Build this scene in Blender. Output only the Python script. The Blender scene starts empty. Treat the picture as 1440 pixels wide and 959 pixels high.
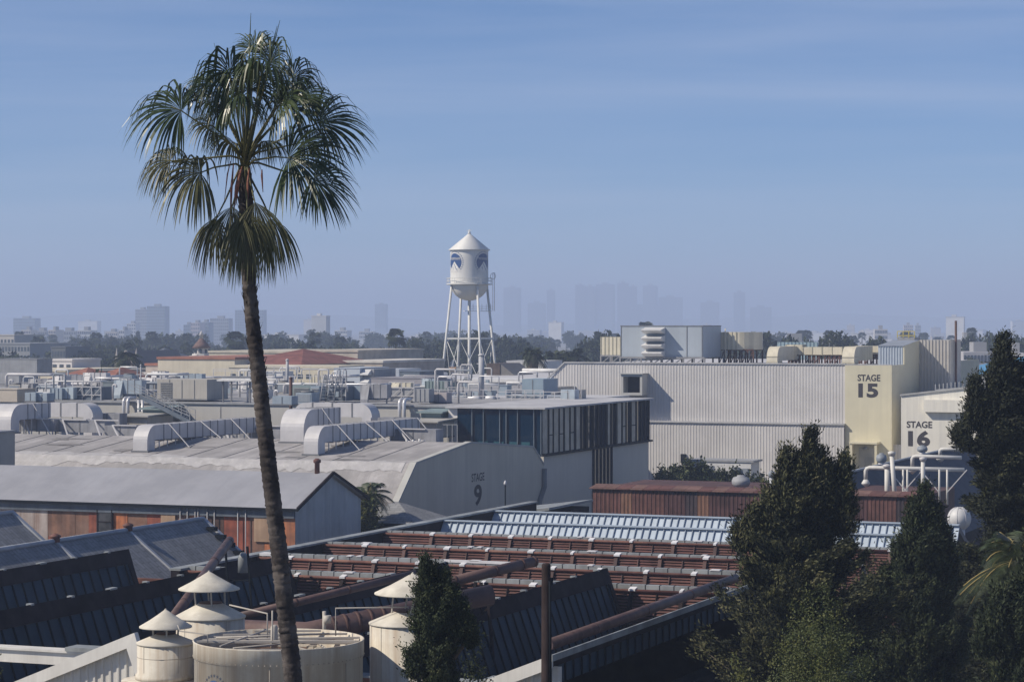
import bpy, math, random
import numpy as np
from mathutils import Vector, Matrix
random.seed(7); RNG = np.random.default_rng(11)
F, HZ, H = 3400.0, 457.0, 20.0          # lens in photo pixels, horizon row, eye height (m)
TH = math.radians(21.7); CT, ST = math.cos(TH), math.sin(TH)
scene = bpy.context.scene; COL = scene.collection
PI = math.pi

# ---- the lot's own street grid: q runs along the frontages, p runs back from the camera
def W(q, p, z=0.0): return Vector((q*CT + p*ST, -q*ST + p*CT, z))
def QP(x, y): return (x*CT - y*ST, x*ST + y*CT)
def at_z(u, v, z):
    Y = F*(H - z)/(v - HZ); return QP((u-720)/F*Y, Y)
def at_p(u, v, p):
    k = (u-720)/F; Y = p/(ST*k + CT); return (k*Y*CT - Y*ST, H - (v-HZ)/F*Y)
def at_q(u, v, q):
    k = (u-720)/F; Y = q/(CT*k - ST); return (k*Y*ST + Y*CT, H - (v-HZ)/F*Y)
def at_y(u, v, Y): return Vector(((u-720)/F*Y, Y, H - (v-HZ)/F*Y))

ORG = {}
def tagit(o, label=None, cat=None, group=None, kind=None):
    if label: o['label'] = label
    if cat: o['category'] = cat
    if group: o['group'] = group
    if kind: o['kind'] = kind
    return o
def thing(name, label, cat, q, p, z=0.0, group=None, rot=0.0):
    o = bpy.data.objects.new(name, None); COL.objects.link(o)
    o.empty_display_size = .3
    o.location = W(q, p, z); o.rotation_euler = (0, 0, -TH + rot)
    ORG[o.name] = (q, p, z)
    return tagit(o, label, cat, group)
def thing_xy(name, label, cat, loc, rz=0.0, group=None):     # a thing off the grid; its meshes are in local metres
    o = bpy.data.objects.new(name, None); COL.objects.link(o)
    o.empty_display_size = .3
    o.location = loc; o.rotation_euler = (0, 0, rz); ORG[o.name] = (0, 0, 0)
    return tagit(o, label, cat, group)
def copy_tree(o, parent=None):
    c = o.copy(); COL.objects.link(c)
    if parent is not None: c.parent = parent
    for ch in list(o.children): copy_tree(ch, c)
    return c

class MB:
    """Collects shapes in grid coordinates (q, p, z) and links them as one mesh."""
    def __init__(s): s.v = []; s.f = []; s.m = []; s.sm = []; s.mi = 0; s.cut = []
    def add(s, verts, faces, smooth=False):
        n = len(s.v); s.cut.append((n, len(s.f))); s.v += [tuple(x) for x in verts]
        for f_ in faces: s.f.append(tuple(i+n for i in f_)); s.m.append(s.mi); s.sm.append(smooth)
        return s
    def box(s, x0, x1, y0, y1, z0, z1, bev=0):
        v = [(x, y, z) for z in (z0, z1) for y in (y0, y1) for x in (x0, x1)]
        return s.add(v, [(0,2,3,1),(4,5,7,6),(0,1,5,4),(2,6,7,3),(0,4,6,2),(1,3,7,5)])
    def cbox(s, c, sx, sy, sz): 
        return s.box(c[0]-sx/2, c[0]+sx/2, c[1]-sy/2, c[1]+sy/2, c[2], c[2]+sz)
    def quad(s, a, b, c, d): return s.add([a,b,c,d], [(0,1,2,3)])
    def poly(s, pts): return s.add(pts, [tuple(range(len(pts)))])
    def prism_x(s, poly, x0, x1):            # polygon in (y, z) swept along x
        n = len(poly); v = [(x0,a,b) for a,b in poly] + [(x1,a,b) for a,b in poly]
        fs = [tuple(range(n)), tuple(range(2*n-1, n-1, -1))]
        fs += [(i, i+n, (i+1)%n+n, (i+1)%n) for i in range(n)]
        return s.add(v, fs)
    def prism_y(s, poly, y0, y1):            # polygon in (x, z) swept along y
        n = len(poly); v = [(a,y0,b) for a,b in poly] + [(a,y1,b) for a,b in poly]
        fs = [tuple(range(n-1,-1,-1)), tuple(range(n, 2*n))]
        fs += [(i, (i+1)%n, (i+1)%n+n, i+n) for i in range(n)]
        return s.add(v, fs)
    def prism_z(s, poly, z0, z1):
        n = len(poly); v = [(a,b,z0) for a,b in poly] + [(a,b,z1) for a,b in poly]
        fs = [tuple(range(n-1,-1,-1)), tuple(range(n, 2*n))]
        fs += [(i, (i+1)%n, (i+1)%n+n, i+n) for i in range(n)]
        return s.add(v, fs)
    def lathe(s, c, prof, n=24, smooth=True, cap=True):     # prof: (radius, z)
        v = []; fs = []
        for r, z in prof:
            for k in range(n):
                a = 2*PI*k/n; v.append((c[0]+r*math.cos(a), c[1]+r*math.sin(a), c[2]+z))
        for i in range(len(prof)-1):
            for k in range(n):
                k2 = (k+1) % n
                fs.append((i*n+k, i*n+k2, (i+1)*n+k2, (i+1)*n+k))
        s.add(v, fs, smooth)
        if cap:
            m = len(s.v) - len(v)
            for i, fl in ((0, True), (len(prof)-1, False)):
                if prof[i][0] > 1e-4:
                    ring = [m+i*n+k for k in range(n)]
                    s.f.append(tuple(ring[::-1] if fl else ring)); s.m.append(s.mi); s.sm.append(False)
        return s
    def tube(s, pts, r, n=8, smooth=True, cap=True):
        pts = [Vector(p) for p in pts]; rr = r if isinstance(r, (list, tuple)) else [r]*len(pts)
        rings = []; up = None
        for i, p in enumerate(pts):
            d = (pts[min(i+1, len(pts)-1)] - pts[max(i-1, 0)]).normalized()
            if up is None:
                up = Vector((0,0,1)) if abs(d.z) < .9 else Vector((1,0,0))
            a = d.cross(up).normalized(); b = a.cross(d).normalized(); up = b
            rings.append([p + (a*math.cos(2*PI*k/n) + b*math.sin(2*PI*k/n))*rr[i] for k in range(n)])
        v = [x for ring in rings for x in ring]; fs = []
        for i in range(len(pts)-1):
            for k in range(n):
                k2 = (k+1) % n; fs.append((i*n+k2, i*n+k, (i+1)*n+k, (i+1)*n+k2))
        s.add(v, fs, smooth)
        if cap:
            m = len(s.v)-len(v)
            s.f.append(tuple(m+k for k in range(n))); s.m.append(s.mi); s.sm.append(False)
            s.f.append(tuple(m+(len(pts)-1)*n+k for k in range(n-1,-1,-1))); s.m.append(s.mi); s.sm.append(False)
        return s
    def bar(s, a, b, w, d=None):             # square bar between two points
        d = d or w; a = Vector(a); b = Vector(b); t = (b-a).normalized()
        up = Vector((0,0,1)) if abs(t.z) < .95 else Vector((0,1,0))
        x = t.cross(up).normalized()*(w/2); y = x.cross(t).normalized()*(d/2)
        v = [a-x-y, a+x-y, a+x+y, a-x+y, b-x-y, b+x-y, b+x+y, b-x+y]
        return s.add(v, [(0,1,2,3),(7,6,5,4),(0,4,5,1),(1,5,6,2),(2,6,7,3),(3,7,4,0)])
    def corr(s, x0, x1, y, z0, ztop, pitch=.4, depth=.06, axis='x', sign=-1):
        """Ribbed metal cladding: runs along x (or y), relief toward sign; ztop a number or a function."""
        zt = ztop if callable(ztop) else (lambda t: ztop)
        zb = z0 if callable(z0) else (lambda t: z0)
        n = max(1, int(round((x1-x0)/pitch))); w = (x1-x0)/n
        cols = []
        for i in range(n):
            for fr, d in ((0,0),(.5,0),(.62,1),(.88,1)):
                cols.append((x0+(i+fr)*w, d))
        cols.append((x1, 0)); v = []
        for t, d in cols:
            o = y + sign*depth*d
            for z in (zb(t), zt(t)):
                v.append((t, o, z) if axis == 'x' else (o, t, z))
        fs = [(2*i, 2*i+2, 2*i+3, 2*i+1) for i in range(len(cols)-1)]
        return s.add(v, fs)
    def build_each(s, name, mats, parent=None):
        """Every shape added becomes a part of its own."""
        c = s.cut + [(len(s.v), len(s.f))]; out = []
        for (v0, f0), (v1, f1) in zip(c, c[1:]):
            m = MB(); m.v = s.v[v0:v1]; m.f = [tuple(i-v0 for i in f_) for f_ in s.f[f0:f1]]; m.m = s.m[f0:f1]; m.sm = s.sm[f0:f1]
            out.append(m.build(name, mats, parent))
        return out
    def build(s, name, mats, parent=None, org=None):
        me = bpy.data.meshes.new(name)
        o0 = org if org is not None else (ORG[parent.name] if parent is not None and parent.name in ORG else (0,0,0))
        vs = [(a-o0[0], b-o0[1], c-o0[2]) for a, b, c in s.v]
        me.from_pydata(vs, [], s.f)
        for m in (mats if isinstance(mats, (list, tuple)) else [mats]): me.materials.append(m)
        me.polygons.foreach_set('material_index', s.m); me.polygons.foreach_set('use_smooth', s.sm); me.update()
        o = bpy.data.objects.new(name, me); COL.objects.link(o)
        if parent is not None: o.parent = parent; ORG[o.name] = o0
        else:
            o.location = W(*o0); o.rotation_euler = (0,0,-TH)
        return o
def np_mesh(name, verts, nper, mats, mi=None, smooth=False):
    """verts: (N*nper, 3) array of separate polygons with nper corners each."""
    me = bpy.data.meshes.new(name); n = len(verts); nf = n//nper
    me.vertices.add(n); me.vertices.foreach_set('co', np.ascontiguousarray(verts, dtype=np.float32).ravel())
    me.loops.add(n); me.loops.foreach_set('vertex_index', np.arange(n, dtype=np.int32))
    me.polygons.add(nf); me.polygons.foreach_set('loop_start', np.arange(0, n, nper, dtype=np.int32))
    for m in mats: me.materials.append(m)
    if mi is not None: me.polygons.foreach_set('material_index', np.asarray(mi, dtype=np.int32))
    me.update(calc_edges=True); me.validate()
    return me
def link(name, me, parent=None, loc=None, rz=None):
    o = bpy.data.objects.new(name, me); COL.objects.link(o)
    if parent is not None: o.parent = parent
    if loc is not None: o.location = loc
    if rz is not None: o.rotation_euler = (0,0,rz)
    return o

# ---------------------------------------------------------------- materials
MATS = {}
def M(name, col, rough=.75, metal=0.0, var=.12, scale=.6, streak=0.0, scol=None, blotch=0.0, bcol=None,
      bscale=.25, bump=0.0, fine=0.0, spec=.4, tile=None, sscale=(1.9,1.9,.08)):
    """Painted / metal / masonry surface: base colour with uneven tone, vertical run-off streaks and stains of their own shape."""
    if name in MATS: return MATS[name]
    m = bpy.data.materials.new(name); m.use_nodes = True; MATS[name] = m
    N = m.node_tree.nodes; L = m.node_tree.links; B = N['Principled BSDF']
    B.inputs['Roughness'].default_value = rough; B.inputs['Metallic'].default_value = metal
    B.inputs['Specular IOR Level'].default_value = spec
    tc = N.new('ShaderNodeTexCoord')
    def noise(sc, stretch=None, detail=4, rough_=.6):
        mp = N.new('ShaderNodeMapping'); L.new(tc.outputs['Object'], mp.inputs['Vector'])
        mp.inputs['Scale'].default_value = stretch or (1,1,1)
        t = N.new('ShaderNodeTexNoise'); L.new(mp.outputs['Vector'], t.inputs['Vector'])
        t.inputs['Scale'].default_value = sc; t.inputs['Detail'].default_value = detail; t.inputs['Roughness'].default_value = rough_
        return t.outputs['Fac']
    def ramp(fac, a, b):
        r = N.new('ShaderNodeMapRange'); L.new(fac, r.inputs['Value'])
        r.inputs['From Min'].default_value = a; r.inputs['From Max'].default_value = b; return r.outputs['Result']
    def mix(fac, a, b, mul=1.0):
        x = N.new('ShaderNodeMix'); x.data_type = 'RGBA'
        if mul != 1.0:
            k = N.new('ShaderNodeMath'); k.operation = 'MULTIPLY'; L.new(fac, k.inputs[0]); k.inputs[1].default_value = mul; fac = k.outputs[0]
        L.new(fac, x.inputs['Factor'])
        for sock, val in (('A', a), ('B', b)):
            i = [z for z in x.inputs if z.identifier == sock+'_Color'][0]
            if isinstance(val, tuple): i.default_value = (*val, 1)
            else: L.new(val, i)
        return [z for z in x.outputs if z.identifier == 'Result_Color'][0]
    c0 = tuple(max(0, c*(1-var)) for c in col); c1 = tuple(min(1, c*(1+var)) for c in col)
    out = mix(ramp(noise(scale), .38, .62), c0, c1)
    if fine:
        out = mix(ramp(noise(9.0, None, 3), .35, .7), out, tuple(c*.6 for c in col), fine)
    if streak:
        out = mix(ramp(noise(1.0, sscale, 5, .65), .44, .66), out, scol or tuple(c*.45 for c in col), streak)
    if blotch:
        out = mix(ramp(noise(bscale, None, 6, .7), .46, .6), out, bcol or tuple(c*.5 for c in col), blotch)
    if tile:
        br = N.new('ShaderNodeTexBrick'); mp = N.new('ShaderNodeMapping'); L.new(tc.outputs['Object'], mp.inputs['Vector'])
        mp.inputs['Rotation'].default_value = tile.get('rot', (0,0,0)); L.new(mp.outputs['Vector'], br.inputs['Vector'])
        br.inputs['Scale'].default_value = 1; br.inputs['Brick Width'].default_value = tile['w']; br.inputs['Row Height'].default_value = tile['h']
        br.inputs['Mortar Size'].default_value = tile.get('m', .02); br.inputs['Color1'].default_value = (1,1,1,1)
        br.inputs['Color2'].default_value = (.8,.8,.8,1); br.inputs['Mortar'].default_value = (tile.get('d', .5),)*3 + (1,)
        mm = N.new('ShaderNodeMix'); mm.data_type = 'RGBA'; mm.blend_type = 'MULTIPLY'; mm.inputs[0].default_value = 1
        L.new(out, [z for z in mm.inputs if z.identifier == 'A_Color'][0]); L.new(br.outputs['Color'], [z for z in mm.inputs if z.identifier == 'B_Color'][0])
        out = [z for z in mm.outputs if z.identifier == 'Result_Color'][0]
    L.new(out, B.inputs['Base Color'])
    if bump:
        bp = N.new('ShaderNodeBump'); L.new(noise(3.0, None, 5), bp.inputs['Height']); bp.inputs['Strength'].default_value = bump
        bp.inputs['Distance'].default_value = .05; L.new(bp.outputs['Normal'], B.inputs['Normal'])
    return m
def leafmat(name, c0, c1, rough=.55, spec=.35, trans=.12, scale=.9):
    """Foliage: dark and light clumps by a noise through the crown, a little light through the blades."""
    if name in MATS: return MATS[name]
    m = bpy.data.materials.new(name); m.use_nodes = True; MATS[name] = m
    N = m.node_tree.nodes; L = m.node_tree.links; B = N['Principled BSDF']
    tc = N.new('ShaderNodeTexCoord'); t = N.new('ShaderNodeTexNoise'); L.new(tc.outputs['Object'], t.inputs['Vector'])
    t.inputs['Scale'].default_value = scale; t.inputs['Detail'].default_value = 5; t.inputs['Roughness'].default_value = .7
    r = N.new('ShaderNodeValToRGB'); L.new(t.outputs['Fac'], r.inputs['Fac'])
    r.color_ramp.elements[0].position = .36; r.color_ramp.elements[0].color = (*c0,1)
    r.color_ramp.elements[1].position = .68; r.color_ramp.elements[1].color = (*c1,1)
    L.new(r.outputs['Color'], B.inputs['Base Color'])
    B.inputs['Roughness'].default_value = rough; B.inputs['Specular IOR Level'].default_value = spec
    tr = N.new('ShaderNodeBsdfTranslucent'); L.new(r.outputs['Color'], tr.inputs['Color'])
    mx = N.new('ShaderNodeMixShader'); mx.inputs['Fac'].default_value = trans
    L.new(B.outputs['BSDF'], mx.inputs[1]); L.new(tr.outputs['BSDF'], mx.inputs[2])
    L.new(mx.outputs['Shader'], N['Material Output'].inputs['Surface'])
    return m
def glassmat(name, col, rough=.06, spec=.5):
    if name in MATS: return MATS[name]
    m = bpy.data.materials.new(name); m.use_nodes = True; MATS[name] = m
    B = m.node_tree.nodes['Principled BSDF']
    B.inputs['Base Color'].default_value = (*col,1); B.inputs['Roughness'].default_value = rough
    B.inputs['Specular IOR Level'].default_value = spec
    return m
_txt = {}
def text_mesh(s, offset=.012, width=1.0):
    """Lettering as plain mesh: list of verts (x, y) normalised to cap height 1, centred on x, and faces."""
    cu = bpy.data.curves.new('lettering', 'FONT'); cu.body = s; cu.offset = offset; cu.align_x = 'CENTER'; cu.size = 1.0; cu.resolution_u = 4
    ob = bpy.data.objects.new('lettering', cu); COL.objects.link(ob)
    bpy.context.view_layer.update()
    me = bpy.data.meshes.new_from_object(ob.evaluated_get(bpy.context.evaluated_depsgraph_get()))
    bpy.data.objects.remove(ob); bpy.data.curves.remove(cu)
    v = [(x.co.x*width, x.co.y) for x in me.vertices]; fs = [tuple(p.vertices) for p in me.polygons]
    y0 = min(a[1] for a in v); y1 = max(a[1] for a in v); k = 1/(y1-y0)
    xm = (min(a[0] for a in v)+max(a[0] for a in v))/2
    v = [((a-xm)*k, (b-y0)*k) for a, b in v]; bpy.data.meshes.remove(me)
    return v, fs
# ---------------------------------------------------------------- camera, light, air
cam = bpy.data.cameras.new('camera'); co = bpy.data.objects.new('camera', cam); COL.objects.link(co)
cam.sensor_width = 36; cam.lens = F/1440*36; cam.clip_end = 60000; cam.clip_start = 1
cam.shift_y = (HZ-479.5)/1440.0
co.location = (0, 0, H); co.rotation_euler = (PI/2, 0, 0); scene.camera = co

SUN_DIR = Vector((-.97*math.cos(math.radians(40)), -.24*math.cos(math.radians(40)), math.sin(math.radians(40)))).normalized()
sun = bpy.data.lights.new('sun', 'SUN'); so = bpy.data.objects.new('sun', sun); COL.objects.link(so)
sun.energy = 4.7; sun.angle = math.radians(.53); sun.color = (1.0, .90, .75)
so.rotation_euler = (-SUN_DIR).to_track_quat('-Z', 'Y').to_euler(); so.location = (-200, -60, 300)

w = bpy.data.worlds.new('World'); scene.world = w; w.use_nodes = True
N = w.node_tree.nodes; L = w.node_tree.links; BG = N['Background']
sky = N.new('ShaderNodeTexSky'); sky.sky_type = 'NISHITA'; sky.sun_disc = False
sky.sun_elevation = math.radians(40); sky.sun_rotation = math.atan2(SUN_DIR.x, SUN_DIR.y)
sky.air_density = .7; sky.dust_density = 0; sky.ozone_density = 10; sky.altitude = 100
tc = N.new('ShaderNodeTexCoord'); mp = N.new('ShaderNodeMapping'); L.new(tc.outputs['Generated'], mp.inputs['Vector'])
mp.inputs['Scale'].default_value = (1.3, 1.3, 20.0); mp.inputs['Rotation'].default_value = (math.radians(2.0), math.radians(-2.5), 0)
cn = N.new('ShaderNodeTexNoise'); L.new(mp.outputs['Vector'], cn.inputs['Vector']); cn.inputs['Scale'].default_value = 1.5
cn.inputs['Detail'].default_value = 5; cn.inputs['Roughness'].default_value = .55; cn.inputs['Distortion'].default_value = .4
mr = N.new('ShaderNodeMapRange'); L.new(cn.outputs['Fac'], mr.inputs['Value']); mr.inputs['From Min'].default_value = .41
mr.inputs['From Max'].default_value = .8; mr.inputs['To Max'].default_value = .42
cm = N.new('ShaderNodeMix'); cm.data_type = 'RGBA'; L.new(mr.outputs['Result'], cm.inputs['Factor'])
L.new(sky.outputs['Color'], [i for i in cm.inputs if i.identifier == 'A_Color'][0])
[i for i in cm.inputs if i.identifier == 'B_Color'][0].default_value = (6.0, 6.6, 8.2, 1)
L.new([i for i in cm.outputs if i.identifier == 'Result_Color'][0], BG.inputs['Color'])
BG.inputs['Strength'].default_value = .09

vs = scene.view_settings; vs.view_transform = 'Standard'; vs.look = 'None'; vs.gamma = 1; vs.use_curve_mapping = False; vs.exposure = .1
scene.display_settings.display_device = 'sRGB'
cy = scene.cycles; cy.use_denoising = True; cy.max_bounces = 6; cy.diffuse_bounces = 4; cy.glossy_bounces = 3
cy.transmission_bounces = 4; cy.volume_bounces = 3; cy.transparent_max_bounces = 6; cy.sample_clamp_indirect = 6
cy.use_adaptive_sampling = False

# haze: one closed box of even pale air
hz = MB().box(-16000, 16000, -300, 17000, -1.0, 140.0)
hm = bpy.data.materials.new('haze_air'); hm.use_nodes = True; hn = hm.node_tree.nodes; hn.remove(hn['Principled BSDF'])
pv = hn.new('ShaderNodeVolumePrincipled'); hm.node_tree.links.new(pv.outputs['Volume'], hn['Material Output'].inputs['Volume'])
pv.inputs['Color'].default_value = (.56, .68, .93, 1); pv.inputs['Density'].default_value = 4.0e-4; pv.inputs['Anisotropy'].default_value = 0
hm.cycles.homogeneous_volume = True
ho = hz.build('haze', hm, None, (0,0,0)); ho.rotation_euler = (0,0,0); ho['kind'] = 'stuff'

# ground: one sheet to the horizon
gm = M('ground_lot', (.24,.22,.19), .95, var=.3, scale=.02, blotch=.6, bcol=(.08,.095,.05), bscale=.012)
g = MB().quad((-15000,-250,0),(15000,-250,0),(15000,16500,0),(-15000,16500,0)).build('ground', gm, None, (0,0,0)); g.rotation_euler = (0,0,0)
g['kind'] = 'structure'
# lanes between the stages
rm = M('asphalt', (.05,.05,.052), .9, var=.2, scale=.4)
for nm, a in (('road', (-26,-21, 20, 330)), ('road', (-200, 60, 141.5, 147)), ('road', (-68,-56.5,150,300))):
    o = MB().box(a[0],a[1],a[2],a[3],-.05, .004 + .004*(a[0] == -200)).build(nm, rm, None, (0,0,0)); o['kind'] = 'structure'
# ================================================================ the sawtooth mill in front
brown = M('oxide_brown', (.085,.042,.036), .7, var=.3, scale=.8, streak=.5, scol=(.03,.018,.018), blotch=.3, bcol=(.15,.08,.06), bscale=.9)
brown2 = M('oxide_red_gutter', (.13,.052,.042), .7, var=.25, scale=.7, streak=.4, scol=(.07,.035,.03), blotch=.5, bcol=(.25,.13,.09), bscale=.8)
dkwood = M('tarred_board', (.022,.017,.02), .85, spec=.15, var=.4, scale=1.2, streak=.4)
bluepan = M('blue_sheet_cladding', (.013,.032,.058), .65, var=.25, scale=.5, streak=.55, scol=(.008,.018,.034), spec=.25, blotch=.3, bcol=(.026,.055,.08), bscale=.6)
seam = M('dark_seam', (.008,.011,.016), .8, spec=.1)
whitew = M('cream_painted_siding', (.60,.585,.55), .7, var=.06, scale=.8, streak=.35, scol=(.34,.31,.27), fine=.1)
whitetrim = M('cream_trim_board', (.66,.645,.61), .65, var=.07, streak=.3, scol=(.36,.33,.29))
roofgrey = M('worn_roof_felt', (.16,.16,.17), .9, var=.2, scale=.5, blotch=.4, bcol=(.09,.09,.1))
patch = M('white_sealant', (.62,.62,.64), .8, var=.1)
greyflash = M('grey_flashing', (.26,.28,.29), .6, var=.25, scale=.6, streak=.3, blotch=.4, bcol=(.14,.14,.14), bscale=.8)
HA = 10.0
qA = [-55.8, -47.95, -40.35, -33.2, -25.95]
pA0, pA1 = 68.4, 93.8
mill_lab = ['long sawtooth roof bay of dark blue sheeting next to the grey shingled roofs',
            'long sawtooth roof bay of dark blue sheeting crossed by the white parapet beam',
            'sawtooth roof bay with white corrugated gable beside the small white vent tank',
            'sawtooth roof bay of blue sheeting standing free behind the wooden pole',
            'outermost sawtooth roof bay with pale gable corner under the brown pipe by the conifers']
for i, q in enumerate(qA):
    last = i == len(qA)-1
    t = thing('sawtooth_bay', mill_lab[i], 'roof bay', q, pA0, 0, 'sawtooth roof bays of the mill')
    zb = 7.35; run = .92; ql = q - 6.5 if i else q-14
    # gentle roof slope, away from us
    r = MB(); r.prism_y([(ql, zb), (q-.02, HA-.02), (q-.02, HA-.3), (ql, zb-.3)], pA0+.05, pA1-.05); r.build('roof', roofgrey, t)
    # steep face: header boards, then standing sheets
    def fp(s, o=0.0):   # point on steep face at distance fraction s down, offset o outward
        x = q + run*s; z = HA - (HA-zb)*s
        nx, nz = (HA-zb), run; n = math.hypot(nx, nz)
        return (x + nx/n*o, z + nz/n*o)
    def strip(mb, s0, s1, p0, p1, th):
        a = fp(s0, 0); b = fp(s1, 0); c = fp(s1, th); d = fp(s0, th)
        mb.prism_y([a, d, c, b], p0, p1)
    if last: run = .02
    m = MB(); strip(m, 0, .235 if not last else .12, pA0-.05, pA1, .10); m.build('header_board', dkwood, t)
    m = MB(); strip(m, .235 if not last else .12, .99 if not last else .34, pA0, pA1-.35, .03); m.build('panel', bluepan, t)
    m = MB()
    k = pA0 + .3
    while k < pA1-.5: strip(m, .236 if not last else .121, .985 if not last else .34, k, k+.05, .085); k += .74
    m.build('seam', seam, t)
    m = MB(); strip(m, .236, 1.0, pA1-.35, pA1, .09); m.build('corner_board', dkwood, t)
    # far end closing wall
    m = MB(); m.prism_y([(ql, 0), (ql, zb-.32), (q-.05, HA-.32), (q+run, zb), (q+run, 0)], pA1+.005, pA1+.2); m.build('end_wall', dkwood, t)
    # near gable: ribbed cream siding, broad raking trim
    g = MB(); sl = (HA-zb)/(q-ql)
    g.corr(ql+.02, q+ (0 if not last else .35), pA0, 0, lambda x: min(HA-.2, zb-.2+(x-ql)*sl) if x < q else HA-.3, .3, .05)
    g.build('gable_wall', whitew, t)
    g = MB(); g.prism_y([(ql, zb-.34), (ql, zb+.06), (q+.1, HA+.06), (q+.1, HA-.34)], pA0-.3, pA0-.08)
    if not last: g.prism_y([(q-.2, HA-.38), (q+.12, HA+.05), (q+run+.12, zb), (q+run-.25, zb)], pA0-.32, pA0-.085)
    g.build('gable_trim', whitetrim, t)
    if last:
        g = MB(); g.box(q+.1, q+.16, pA0-.3, pA1, HA-.13, HA+.07); g.build('eave_flashing', greyflash, t)
        g = MB(); g.box(q+run-.6, q+run+.1, pA0+.2, pA1, 0, zb-.02); g.build('side_wall', seam, t)
    else:
        g = MB(); 
        for k in range(9): g.box(q-.1, q+.12, pA0+2+k*2.7+(i*.7)%1.5, pA0+2.2+k*2.7+(i*.7)%1.5+.3*(k%3==0), HA-.01, HA+.06)
        g.build_each('ridge_clip', greyflash, t)
# tie beams between the bays
for (q0, q1, lab, mm, z) in ((-55.3, -42.3, 'white capped parapet beam crossing the blue sheeting beside the white gable', whitetrim, 9.18),
                          (-34.2, -27.35, 'rusty parapet beam crossing the blue sheeting in front of the wooden pole', brown2, 8.95)):
    t = thing('parapet_beam', lab, 'beam', q0, pA0+.6, z, 'parapet beams between the roof bays')
    m = MB(); m.box(q0, q1, pA0+.4, pA0+.75, z-.42, z); m.build('beam', mm, t)
    m = MB(); m.box(q0, q1+.02, pA0+.3, pA0+.95, z+.003, z+.07); m.build('coping', greyflash if mm is brown2 else whitetrim, t)
    m = MB(); m.box(q1-.9, q1+.45, pA0+.25, pA0+1.0, z+.073, z+.2); m.build('end_cap', greyflash, t)

# ---- louvred monitor rows behind (lower roof)
louv = M('louvre_brown', (.085,.035,.032), .7, var=.3, scale=1.0, streak=.35, scol=(.05,.025,.022), blotch=.35, bcol=(.17,.085,.065), bscale=1.2)
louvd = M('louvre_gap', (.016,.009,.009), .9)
zB = 9.1; pB = [94.6, 101.4, 108.5, 115.6]; qB0, qB1 = -53.3, -26.0
for i, p in enumerate(pB):
    t = thing('louvred_roof_monitor', ['brown louvred roof monitor nearest the wooden pole, partly behind the blue bays',
        'brown louvred roof monitor with long white patch, next row behind the one nearest the pole', 'brown louvred roof monitor one row in front of the hindmost louvred one',
        'brown louvred roof monitor in front of the pale blue metal roofs'][i], 'roof monitor', qB0, p, 0, 'louvred roof monitors of the mill')
    r = MB(); r.prism_x([(p+.35, zB-.02), (p+6.2, 6.4), (p+6.2, 6.1), (p+.35, zB-.35)], qB0+.02, qB1); r.build('roof', roofgrey, t)
    m = MB(); m.prism_x([(p-.06, zB), (p-.06, zB-.15), (p+.05, zB-.15), (p+.05, zB)], qB0+.03, qB1); m.tube([(qB0+.03, p-.1, zB-.05), (qB1, p-.1, zB-.05)], .07, 8)
    m.build('gutter', brown2, t)
    hb = .17 if i < 2 else .09
    m = MB(); m.box(qB0+.03, qB1, p+.2, p+.5, zB-.1, zB+hb)
    m.build('ridge_flashing', greyflash, t)
    m = MB(); x = qB0+.4
    while x < qB1: m.box(x, x+.03, p+.19, p+.505, zB-.05, zB+hb+.01); x += .62
    m.build('seam', seam, t)
    m = MB()
    for k in range(13):
        z = zB-.17-.125*k; y = p - .05 - .05*k
        m.prism_x([(y, z), (y-.1, z-.075), (y-.085, z-.088), (y+.03, z-.012)], qB0+.05, qB1)
    m.build('louvre', louv, t)
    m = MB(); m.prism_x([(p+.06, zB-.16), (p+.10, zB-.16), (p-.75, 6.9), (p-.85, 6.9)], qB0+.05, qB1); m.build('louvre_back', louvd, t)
    m = MB(); w2 = MB(); x = qB0 + 1.2 + i*.55; k = 0
    while x < qB1:
        m.prism_x([(p-.1, zB-.1), (p-.22, zB-.16), (p-.95, 7.2), (p-.75, 7.2)], x-.085, x+.085)
        m.prism_x([(p-.06, zB-.16), (p-.17, zB-.16), (p-.85, 7.2), (p-.7, 7.2)], x+1.08, x+1.12)
        w2.prism_x([(p-.2, zB-.05), (p-.2, zB+.03), (p+.12, zB+.1), (p+.12, zB)], x-.11, x+.11+.08*math.sin(k*3+i)); x += 2.2; k += 1
    m.build('post', louvd if i == 0 else brown, t)
    for kk in range(5):
        xx = qB0+2+ (kk*5.7+i*3.1) % (qB1-qB0-4); w2.box(xx, xx+.25+.2*(kk%2), p+.17, p+.52, zB+hb-.02, zB+hb+.03)
    if i in (1,): w2.box(qB0+9.5, qB0+13.2, p+.17, p+.3, zB+.07, zB+hb+.02); w2.box(qB0+.2,qB0+1.5,p-.1,p+.4,zB+.06,zB+hb+.02)
    w2.build_each('sealant_patch', patch, t)
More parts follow.
